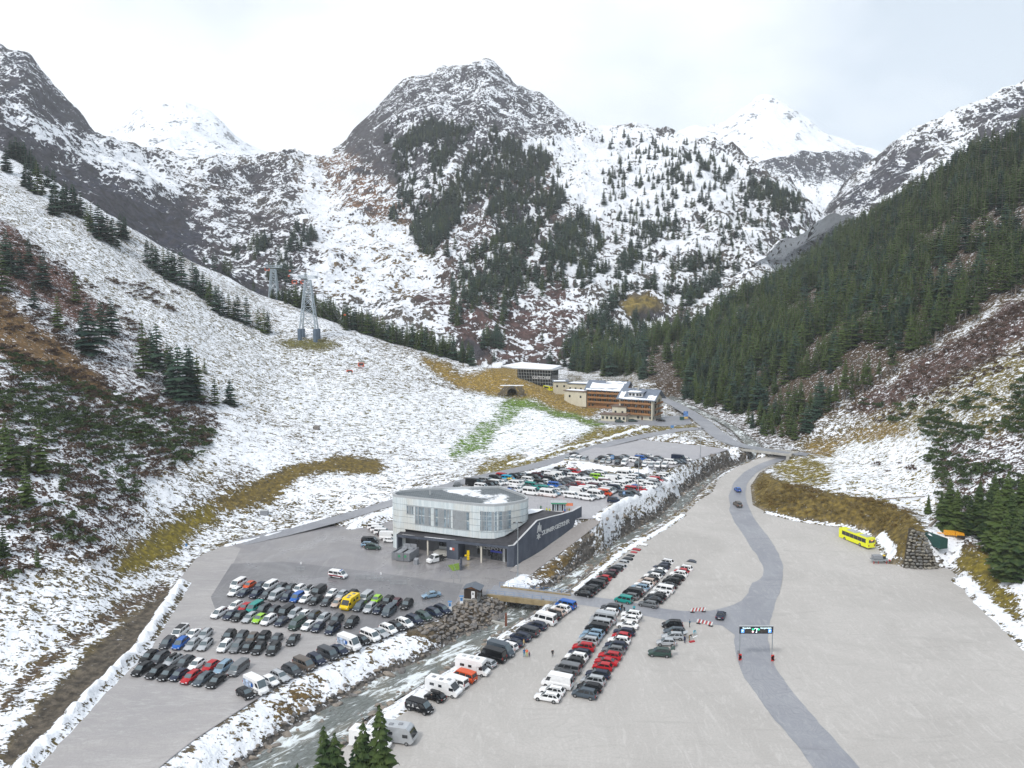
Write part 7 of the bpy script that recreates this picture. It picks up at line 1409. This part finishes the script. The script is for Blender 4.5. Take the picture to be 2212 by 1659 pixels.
m = np.zeros(len(xs), bool); cl_ = .5+1.25*fbm((px+.85*py)/46, (px-.85*py)/190, 4, 33); q_ = rng.random(len(xs)); jx = 55*fbm(px/70, py/70, 4, 2)
for P_, d_ in CFR: m |= poly_in(P_, px+jx, py+jx*.7) & (q_ < np.clip(d_*2.9*(cl_-.40), 0, .66)*(d_ > .2)+(d_ <= .2)*d_*.8)
m &= zs > np.where(ys < 1150, zt, -99)-2
for P_ in ([(1330,655),(1420,625),(1432,665),(1385,690),(1345,690)],): m &= ~poly_in(P_, px, py)
xs, ys, zs, px = xs[m], ys[m], zs[m], px[m]; H = rng.uniform(10, 20, len(xs))*np.interp(ys, [650, 900, 1500], [1.0, 1.0, 1.05]); kd = rng.choice([0, 2, 3, 4], len(xs), p=[.2, .2, .3, .3])
print('MOUNTAIN TREES', len(xs)); scatter('mountain_forest', np.stack([xs, ys, zs-.4], 1), H, PROTO, kd, 'loose blue-green stone pine woods climbing the central mountain', 'forest')
# single trees of the left slope, given as photo base point and height ----------------------------
R4 = lambda x, y: (x/3.637, 425.6+y/3.637); R1 = lambda x, y: (x/2.8, 61+y/2.8); R6 = lambda x, y: (x/2.2208, 911.9+y/2.2208); RB = lambda x, y: (1519.8+x/3.198, 1003+y/3.198)
def lst(pts, conv, dv, fmt, group, ks, big=False, mul=1.0, extra=False):
    pts = sorted(pts, key=lambda q: q[0])
    for i, (x, y, h) in enumerate(pts):
        w_ = ORD[i]+' from the left' if i < 20 else ORD[len(pts)-1-i]+' from the right'
        one(*conv(x, y), h/dv*mul, fmt % w_, group, random.choice(ks), i % 3 if big else None)
        if extra and i % 3 == 0: one(*conv(x+random.choice((-26, 26)), y-6), h/dv*mul*.8, (fmt % w_).replace('spruce', 'small spruce beside that').replace(' tree line of the left slope', ' line'), group, random.choice(ks))
def one(px, py, hpx, label, group, k=None, big=None, ymin=90):
    x, y, z = hit(px, py, ymin); H_ = hpx*y/FOC; plant_single(x, y, z, H_*1.03, k if k is not None else random.choice([0, 1, 2, 3]), label, group, big)
lst([(440,150,170),(500,110,160),(580,140,200),(640,160,160),(690,230,150),(720,270,180),(780,330,220),(850,360,190),(890,380,180),(950,330,160),(985,340,150),(1160,530,150),(1200,560,160),(1240,600,160),(1290,620,180),(1330,650,200),(1370,670,200),(1430,700,220),(1520,740,190),(1560,760,150),(1600,800,170),(1650,850,180),(1700,900,170),(1750,930,160),(1800,950,170),(1870,970,170),(1940,1010,180),(2030,1040,150),(2080,1070,170),(1630,790,130),(1720,870,140)], R4, 3.637, 'spruce %s in the diagonal tree line of the left slope', 'spruces of the diagonal line on the left slope', [3, 4, 2], False, 1.2, True)
lst([(10,720,120),(30,740,110),(60,760,100),(100,800,110),(130,815,100),(150,830,110),(190,860,100),(40,870,110),(160,960,110),(190,990,110),(230,1010,160),(290,960,100),(330,1000,110),(340,1120,120),(400,1090,130),(450,1130,130),(215,890,90),(70,790,90)], R1, 2.8, 'spruce %s in the top left tree line', 'spruces at the top left of the slope', [3, 4, 0], False, 1.25, True)
lst([(20,740,350),(90,600,220),(160,640,200),(230,520,180),(350,710,240),(270,870,190),(600,840,230),(460,1040,260),(700,1230,380),(640,1100,180),(800,1150,300),(880,1080,260),(1130,1410,400),(1240,1350,320),(1320,1400,260),(1410,1600,400),(1480,1590,380),(1560,1610,340),(1350,1500,300),(1690,1640,220),(1810,1640,200),(1610,1390,110),(1190,1300,240),(1500,1500,300),(60,560,260)], R4, 3.637, 'loose spruce %s among the lower left scrub', 'loose spruces on the lower left slope', [0, 2, 4, 3], False, 1.08)
lst([(60,250,250),(130,400,220),(200,250,260),(20,650,160),(130,240,150),(260,100,140),(30,140,170),(300,330,100),(180,700,110)], R6, 2.2208, 'spruce %s in the shrubs above the olive dam', 'spruces above the olive dam', [0, 2])
lst([(1690,440,330),(1740,470,300),(1830,480,260),(1890,470,330),(1960,520,360),(2080,490,420),(2010,610,430),(2070,790,470),(2150,800,480),(2220,760,520),(1550,345,130),(1640,390,200),(2190,520,450),(2110,590,400),(1900,380,260),(2000,350,280)], RB, 3.198, 'big bushy spruce %s in the right-edge group', 'big spruces at the right edge', [0], True, 1.05)
for tx, ty, wpx, lb_ in ((819, 1522, 50, 'tallest foreground spruce in front of the silver motorhome'), (784, 1556, 36, 'slim foreground spruce just left of the tallest one'), (722, 1580, 60, 'bushy foreground spruce left of the snow-covered motorhome'), (698, 1567, 60, 'leftmost foreground spruce with two tall shoots'), (768, 1597, 70, 'lowest foreground spruce between the taller ones'), (642, 1648, 30, 'tip of a small spruce peeping up at the lower edge')):
    Yt = 96 if ty < 1600 else 94; q_ = at_y(tx, ty, Yt); g_ = ground(q_[0], Yt); H_ = q_[2]-g_; plant_single(q_[0], Yt, g_, H_, 0, lb_, 'foreground spruces', len(SING) % 3); SING.append(1)
    COL.objects[-1]
# scrub ------------------------------------------------------------------------------------------
GB = [bush_mesh(s, M_SCR) for s in (1, 2, 3)]; TB = [bush_mesh(s, M_TWIG, 90) for s in (11, 12, 13)]
def scrub(name, bbox, sp, polys, protos, h0, h1, label, layer_, cat='shrubs', seed=3):
    xs, ys = jgrid(*bbox, sp); zs, ii, jj = grid_z(xs, ys); px, py = to_px(xs, ys, zs); m = np.zeros(len(xs), bool); c_ = fbm(xs/13, ys/13, 3, seed)
    for P_, d_ in polys: m |= poly_in(P_, px+10*c_, py+10*c_) & (rng.random(len(xs)) < np.clip(d_*(1+3*c_), 0, 1))
    m &= ((LYR[ii, jj] == layer_) | (layer_ is None)) & ~INP[ii, jj] & (BERM[ii, jj] < .3) & (DPG[ii, jj] > 2); xs, ys, zs = xs[m], ys[m], zs[m]; print(name, len(xs))
    scatter(name, np.stack([xs, ys, zs-.1], 1), rng.uniform(h0, h1, len(xs)), protos, rng.integers(0, len(protos), len(xs)), label, cat)
LSC = [(-300,560),(0,760),(110,790),(250,860),(330,850),(430,870),(480,930),(420,1000),(330,1020),(300,1110),(200,1190),(110,1220),(0,1260),(-300,1300)]
scrub('left_pine_scrub', (-330, -20, 120, 420), 2.6, [(LSC, .42), ([(0,840),(120,870),(300,920),(430,960),(380,1010),(200,950),(60,920),(0,900)], .8)], GB, 1.8, 3.6, 'dark green mountain pine scrub spread over the lower left slope', 0)
scrub('left_bare_shrubs', (-420, -20, 120, 560), 3.2, [([(-200,440),(0,470),(110,560),(230,640),(300,700),(440,860),(480,930),(420,1000),(330,1120),(200,1230),(60,1250),(-200,1250)], .40), ([(220,600),(330,620),(400,640),(380,680),(300,650)], .4)], TB, 1.8, 3.8, 'leafless reddish brown shrubs among the snow of the left slope', 0, seed=9)
scrub('right_pine_scrub', (60, 420, 200, 420), 2.8, [([(1990,890),(2212,820),(2600,700),(2600,1000),(2212,1000),(2100,960),(2010,1010),(1990,960)], .7), ([(2020,960),(2212,940),(2400,900),(2400,1100),(2212,1150),(2060,1150),(2020,1050)], .45), ([(1860,870),(1990,850),(1960,910),(1880,930)], .4)], GB, 1.8, 3.8, 'dark green mountain pine scrub on the right slope', 1)
scrub('right_cut_branches', (60, 420, 220, 480), 2.4, [([(1830,890),(1950,820),(2212,660),(2600,500),(2600,680),(2212,780),(2060,860),(1900,920)], .55), ([(1760,1000),(2212,960),(2212,1080),(1900,1060)], .05)], TB, 1.2, 2.6, 'brown brushwood left lying on the felled strip', 1, seed=21)
# brushy plants on the bank behind the bus and on the river bank
M_TUFT = needle_mat('dry_grass_tufts', (.16, .10, .03), (.21, .16, .05), (.11, .075, .03)); TF = [bush_mesh(s, M_TUFT, 70, fl=.9) for s in (31, 32)]
scrub('bank_tufts', (60, 170, 205, 285), 1.25, [([(1618,1055),(1640,1010),(1690,1040),(1770,1062),(1864,1076),(1926,1092),(1967,1111),(1995,1140),(1950,1228),(1925,1214),(1879,1156),(1726,1128),(1654,1108),(1626,1094)], .55)], TF, .8, 1.7, 'dry olive grass tufts on the bank behind the yellow bus', None, 'grass', seed=5)
# rocks --------------------------------------------------------------------------------------------
def rock_mat(name, c1, c2):
    m, nt, bs = newmat(name); oi = N(nt, 'ShaderNodeObjectInfo'); tcn = N(nt, 'ShaderNodeTexCoord').outputs['Object']; c = mix_(nt, oi.outputs['Random'], c1, c2); n = noise_(nt, tcn, 2.5, 5, .65); c = mix_(nt, ramp_(nt, n, .4, .68, 0, .7), c, (.06, .055, .05)); nt.links.new(c, bs.inputs['Base Color']); bs.inputs['Roughness'].default_value = .7; return m
M_RCK = rock_mat('grey_brown_rock', (.16, .16, .165), (.29, .24, .19)); RK = [rock_mesh(s, M_RCK) for s in range(6)]
def rock(x, y, z, s, name='boulder', parent=None, sq=1.0):
    o = bpy.data.objects.new(name, random.choice(RK)); o.location = (x, y, z); o.rotation_euler = (random.uniform(-.4, .4), random.uniform(-.4, .4), random.uniform(0, 6.28)); o.scale = (s*random.uniform(.85, 1.3), s*random.uniform(.7, 1.1), s*sq*random.uniform(.6, .9)); return link(o, parent)
xs, ys = jgrid(-40, 12, 165, 212, .95); zs, ii, jj = grid_z(xs, ys); px, py = to_px(xs, ys, zs); m = poly_in([(905,1362),(950,1345),(992,1302),(1052,1292),(1112,1306),(1106,1322),(1084,1330),(1064,1352),(1000,1374),(945,1388)], px, py) & ~INP[ii, jj]
xs, ys, zs = xs[m], ys[m], zs[m]; print('RIPRAP', len(xs)); rr = tag(empty('rock_wall', (xs.mean(), ys.mean(), 0)), 'sloping wall of rough grey-brown boulders below the wooden hut', 'rock wall')
idx = rng.permutation(len(xs))[:290]
for i in idx: rock(xs[i]-rr.location[0], ys[i]-rr.location[1], zs[i]+.15, random.uniform(1.0, 1.75), 'rock', rr)
rest = np.setdiff1d(np.arange(len(xs)), idx)
xs, ys = jgrid(-75, 130, 96, 330, 1.2); zs, ii, jj = grid_z(xs, ys); px, py = to_px(xs, ys, zs); dw = DWG[ii, jj]; c_ = fbm(xs/9, ys/9, 3, 71); q_ = rng.random(len(xs))
m = ((dw < 2.0) & (dw > -1.3) & (q_ < .85)) | ((dw <= -1.3) & (q_ < .035+.12*(c_ > .25))) | ((dw < 5) & (dw >= 1.8) & (q_ < .25+.4*c_) & (px > 1130) & (px < 1340) & (xs/ys < np.interp(ys, [190, 330], [.08, .28])))
m &= (px > -50) & ~(INP[ii, jj] & (dw > 0)); xs, ys, zs, dw = xs[m], ys[m], zs[m], dw[m]; zz = np.where(dw < 0, [zw(y)-.05 for y in ys], zs+.05); sz = rng.lognormal(-.05, .42, len(xs)).clip(.45, 2.3); order = np.argsort(-sz/ys)[:170]; sel = np.zeros(len(xs), bool); sel[order] = True; print('BOULDERS', len(xs))
for i in order: o = rock(xs[i], ys[i], zz[i], sz[i]*1.15, 'boulder'); tag(o, 'rough grey boulder lying in or at the edge of the stream', 'boulder', 'boulders of the stream')
scatter('stream_stones', np.stack([xs, ys, zz], 1)[~sel], sz[~sel], RK, rng.integers(0, 6, (~sel).sum()), 'small stones along the banks and in the bed of the stream', 'stones')
# stone cone at the end of the bank -------------------------------------------------------------------
c0 = at_z(1952, 1228, F); c1 = at_z(2030, 1229, F); tl = (at_y(1964, 1142, c0[1]+4.5)); tr = at_y(1996, 1150, c0[1]+4.5); M_ST2 = rock_mat('wall_stones', (.17, .17, .165), (.30, .27, .21)); STN = [rock_mesh(90+s, M_ST2) for s in range(5)]
cn = tag(empty('stone_wall', (c0[0], c0[1], c0[2])), 'rounded dry stone wall ending the grassy bank next to the track', 'stone wall'); a = MB(); lo = Vector(cn.location)
Q_ = [Vector(c0), Vector(c1), Vector(tr), Vector(tl)]; back = [q+Vector((3.0 if k in (0, 3) else 0, 3.0, -.8)) for k, q in enumerate(Q_)]; back[0].z = back[1].z = c0[2]-1
V = [tuple(q-lo) for q in Q_+back]; a.add([tuple(Vector(v)+Vector((0, .35, 0))) for v in V], [(0, 1, 2, 3), (5, 4, 7, 6), (0, 3, 7, 4), (1, 5, 6, 2), (3, 2, 6, 7)], simple('wall_earth', (.06, .05, .035), .9, noise=.3)); a.obj('core', cn)
nr = 12
for r_ in range(nr):
    t = (r_+.5)/nr; L_ = Q_[0].lerp(Q_[3], t); R__ = Q_[1].lerp(Q_[2], t); wd = (R__-L_).length; nst = max(3, int(wd/1.15)); u0 = 0; ws = [random.uniform(.7, 1.4) for _ in range(nst)]; tot = sum(ws)
    for w_ in ws:
        f_ = (u0+w_/2)/tot; u0 += w_; p = L_.lerp(R__, f_); bul = math.sin(f_*math.pi)*1.2; o = bpy.data.objects.new('stone', random.choice(STN)); o.location = p-lo+Vector((0, -bul*.6+.1, 0)); sw = wd*w_/tot; o.scale = (sw*1.12, 1.2, (tl[2]-c0[2])/nr*1.5); o.rotation_euler = (random.uniform(-.15, .15), random.uniform(-.1, .1), random.uniform(-.15, .15)+(0 if random.random() < .5 else math.pi)); link(o, cn)
for i, (x0, y0, x1, y1, r_, lb_) in enumerate([(1230, 245, 1530, 228, .22, 'long felled trunk lying across the snow above the bank'), (1562, 432, 1650, 352, .45, 'thick dark felled trunk beside the big spruces'), (1370, 300, 1470, 350, .25, 'shorter felled trunk above the stone wall')]):
    p_, q_ = hit(*RB(x0, y0)), hit(*RB(x1, y1)); a = MB(); d_ = Vector(q_)-Vector(p_); a.tube((0, 0, .2), d_+Vector((0, 0, .2)), r_, M_BARK, 8, r_*.6)
    for k in range(6): b_ = d_*(.2+.12*k); a.tube(b_+Vector((0, 0, .2)), b_+Vector((random.uniform(-.8, .8), random.uniform(-.8, .8), .8)), .05, M_BARK, 4)
    thing_mb('log', a, lb_, 'log', p_, group='felled trunks')
h_ = hit(685, 915+14); o = rock(h_[0], h_[1], h_[2]+.5, 4.2, 'boulder'); tag(o, 'single big grey boulder in the middle of the snowy meadow', 'boulder')
# ------------------------------------------------------------------ people
def person_mesh(pose):
    J = {'pel': (0, 0, .95), 'che': (0, 0, 1.30), 'nec': (0, 0, 1.50), 'hea': (0, -.02, 1.66), 'top': (0, -.01, 1.78)}
    for s, n_ in ((-1, 'l'), (1, 'r')): J.update({'sh'+n_: (s*.19, 0, 1.43), 'el'+n_: (s*.27, .03, 1.15), 'ha'+n_: (s*.25, -.08, .90), 'fi'+n_: (s*.24, -.12, .80), 'hi'+n_: (s*.10, 0, .90), 'kn'+n_: (s*.12, -.02, .49), 'an'+n_: (s*.13, .03, .09), 'to'+n_: (s*.14, -.16, .05)})
    if pose == 'walk': J.update({'knl': (-.11, -.16, .50), 'anl': (-.11, -.22, .10), 'tol': (-.11, -.40, .08), 'knr': (.11, .08, .50), 'anr': (.11, .30, .14), 'tor': (.11, .16, .06), 'ell': (-.26, .14, 1.18), 'hal': (-.25, .18, .94), 'fil': (-.25, .17, .85), 'elr': (.26, -.08, 1.17), 'har': (.24, -.24, .98), 'fir': (.23, -.30, .92)})
    if pose == 'bend':
        for k in ('che', 'nec', 'hea', 'top', 'shl', 'shr'): x, y, z = J[k]; d = z-.95; J[k] = (x, y-d*.85, .95+d*.5)
        J.update({'ell': (-.26, -.50, .86), 'hal': (-.2, -.62, .62), 'fil': (-.18, -.66, .53), 'elr': (.26, -.50, .86), 'har': (.2, -.62, .62), 'fir': (.18, -.66, .53)})
    if pose == 'carry': J.update({'ell': (-.27, -.12, 1.18), 'hal': (-.16, -.34, 1.16), 'fil': (-.08, -.38, 1.16), 'elr': (.27, -.12, 1.18), 'har': (.16, -.34, 1.2), 'fir': (.08, -.38, 1.2)})
    R_r = {'pel': .15, 'che': .17, 'nec': .075, 'hea': .115, 'top': .09, 'sh': .095, 'el': .06, 'ha': .045, 'fi': .035, 'hi': .11, 'kn': .075, 'an': .055, 'to': .045}
    names = list(J); E = [('pel', 'che'), ('che', 'nec'), ('nec', 'hea'), ('hea', 'top')]+sum([[('che', 'sh'+n_), ('sh'+n_, 'el'+n_), ('el'+n_, 'ha'+n_), ('ha'+n_, 'fi'+n_), ('pel', 'hi'+n_), ('hi'+n_, 'kn'+n_), ('kn'+n_, 'an'+n_), ('an'+n_, 'to'+n_)] for n_ in 'lr'], [])
    me_ = bpy.data.meshes.new('p'); me_.from_pydata([J[n_] for n_ in names], [(names.index(a), names.index(b)) for a, b in E], []); o = bpy.data.objects.new('p', me_); COL.objects.link(o)
    o.modifiers.new('s', 'SKIN'); sv = me_.skin_vertices[0].data
    for i, n_ in enumerate(names): r = R_r.get(n_, R_r.get(n_[:2], .06)); sv[i].radius = (r, r*.85); sv[i].use_root = n_ == 'pel'
    sub_ = o.modifiers.new('b', 'SUBSURF'); sub_.levels = 1; dg = bpy.context.evaluated_depsgraph_get(); dg.update(); out = bpy.data.meshes.new_from_object(o.evaluated_get(dg)); bpy.data.objects.remove(o)
    out.materials.clear(); [out.materials.append(M_TRIM) for _ in range(4)]
    for p in out.polygons:
        c = p.center; best = None
        for a_, b_ in E:
            A_, B_ = Vector(J[a_]), Vector(J[b_]); d = B_-A_; t = max(0, min(1, (c-A_).dot(d)/d.length_squared)); q = (c-A_-d*t).length
            if best is None or q < best[0]: best = (q, a_, b_, t)
        a_, b_ = best[1], best[2]; p.use_smooth = True
        p.material_index = 3 if b_[:2] == 'to' else 2 if b_[:2] in ('kn', 'an', 'hi') else (1 if b_ in ('hea', 'top') or b_[:2] == 'fi' else 0)
        if b_ == 'top' and best[3] > .35: p.material_index = 3
    return out
PEO = {k: person_mesh(k) for k in ('stand', 'walk', 'bend', 'carry')}; CM = {}
def cloth(rgb): 
    k = tuple(rgb)
    if k not in CM: CM[k] = simple('cloth_%d' % len(CM), k, .8, noise=.12, nscale=6)
    return CM[k]
SKIN = simple('skin', (.45, .27, .19), .6, noise=.05)
def person(fk, x, y, zf, pose, top, leg, label, rz=0, hair=(.03, .02, .015), sc=1.0):
    px, py = fr(fk, x, y) if fk else (x, y); p = at_z(px, py, zf); o = bpy.data.objects.new('person', PEO[pose]); o.location = (p[0], p[1], p[2]+.03); o.rotation_euler = (0, 0, rz); o.scale = (sc, sc, sc); link(o)
    for i, m_ in enumerate((cloth(top), SKIN, cloth(leg), cloth(hair))): o.material_slots[i].link = 'OBJECT'; o.material_slots[i].material = m_
    return tag(o, label, 'person')
BK = (.015, .015, .018); NV = (.01, .02, .06)
person('4', 313, 1345, 0, 'walk', BK, BK, 'person in black walking alone across the gravel, pale cap', 0, (.7, .7, .7)); person('4', 35, 1338, 0, 'stand', (.02, .12, .3), (.02, .2, .3), 'person in blue jacket at the left of the small family group', .3)
person('4', 60, 1340, 0, 'carry', (.7, .15, .05), (.5, .5, .1), 'person in orange jacket in the middle of the small family group', -.2); person('4', 84, 1342, 0, 'stand', (.15, .02, .08), BK, 'child in dark red beside the family group', .5, sc=.68); person('4', 30, 1245, 0, 'stand', (.6, .45, .2), (.3, .3, .3), 'person in beige by the rear of the dark saloon car', 1.2, (.5, .25, .05))
person('4', 1113, 900, 0, 'stand', (.01, .35, .42), (.03, .05, .05), 'person in turquoise jacket standing on the side road', 0); person('4', 957, 905, 0, 'bend', (.01, .2, .4), BK, 'person in blue bending behind the grey off-road car', 1.5); person('4', 993, 885, 0, 'stand', BK, BK, 'person in black between the two unloading by the road', .5); person('4', 1020, 895, 0, 'bend', BK, BK, 'person in black crouching over bags by the road', -1)
person('4', 1658, 1048, 0, 'carry', (.01, .09, .16), (.05, .04, .03), 'person in dark teal carrying yellow gear near the barricade', 1.2); person('4', 1655, 1175, 0, 'bend', (.03, .03, .025), (.28, .17, .04), 'person in ochre trousers bending over', 1.5); person('4', 1610, 1203, 0, 'stand', NV, NV, 'person in dark blue behind the silver estate car', 2)
person('4', 1422, 1215, 0, 'bend', NV, (.3, .2, .1), 'person in navy leaning into the open door of the pale hatchback', 3.0); person('4', 1507, 1270, 0, 'stand', (.35, .3, .28), BK, 'person in pale jacket by the rear of the pale hatchback', 1); person('4', 1470, 1325, 0, 'bend', BK, BK, 'person in black loading the dark green car', -1.57); person('4', 1485, 1145, 0, 'stand', BK, BK, 'person in black between the silver and pale cars', 0)
person('4', 1704, 1125, 0, 'bend', (.01, .45, .6), (.3, .35, .4), 'person in bright cyan jacket bending over a snowboard', 0)
a = MB(); a.prism([(-.75, -.14), (.75, -.14), (.85, 0), (.75, .14), (-.75, .14), (-.85, 0)], .02, .06, M_WHITE); p = at_z(*fr('4', 1712, 1140), 0); thing_mb('snowboard', a, 'white snowboard lying on the gravel', 'snowboard', p, .7); a = MB(); a.prism([(-.6, -.25), (.6, -.25), (.7, 0), (.6, .25), (-.6, .25)], .03, .25, PM['R']); p = at_z(*fr('4', 1682, 1192), 0); thing_mb('sledge', a, 'red sledge lying on the gravel beside the unloading people', 'sledge', p, .4)
person('5', 1092, 866, 0, 'bend', BK, BK, 'person in black leaning into the black hatchback by the stream', -1.4)
person('A', 1560, 960, 8.5, 'stand', (.65, .7, .05), BK, 'left marshal in yellow vest on the terrace', 0); person('A', 1620, 968, 8.5, 'stand', (.65, .7, .05), BK, 'right marshal in yellow vest on the terrace', .4); person('A', 1917, 978, 8.5, 'stand', (.02, .1, .4), NV, 'person in blue at the terrace parapet', 0); person('A', 1890, 985, 8.5, 'stand', (.4, .05, .05), (.3, .3, .35), 'child in red beside the person in blue', 0, sc=.65); person('A', 2003, 970, 8.5, 'carry', (.35, .3, .05), (.1, .12, .03), 'person in yellow brown carrying gear at the end of the terrace', 0); person('A', 1173, 275, 8.5, 'stand', BK, BK, 'person in black between the vans of the upper lot', 0); person('B', 205, 672, 8.5, 'stand', NV, NV, 'person in navy among the cars of the upper lot', 0); person('A', 1445, 915, 8.5, 'stand', (.05, .2, .12), BK, 'person in green left of the two marshals', 0)
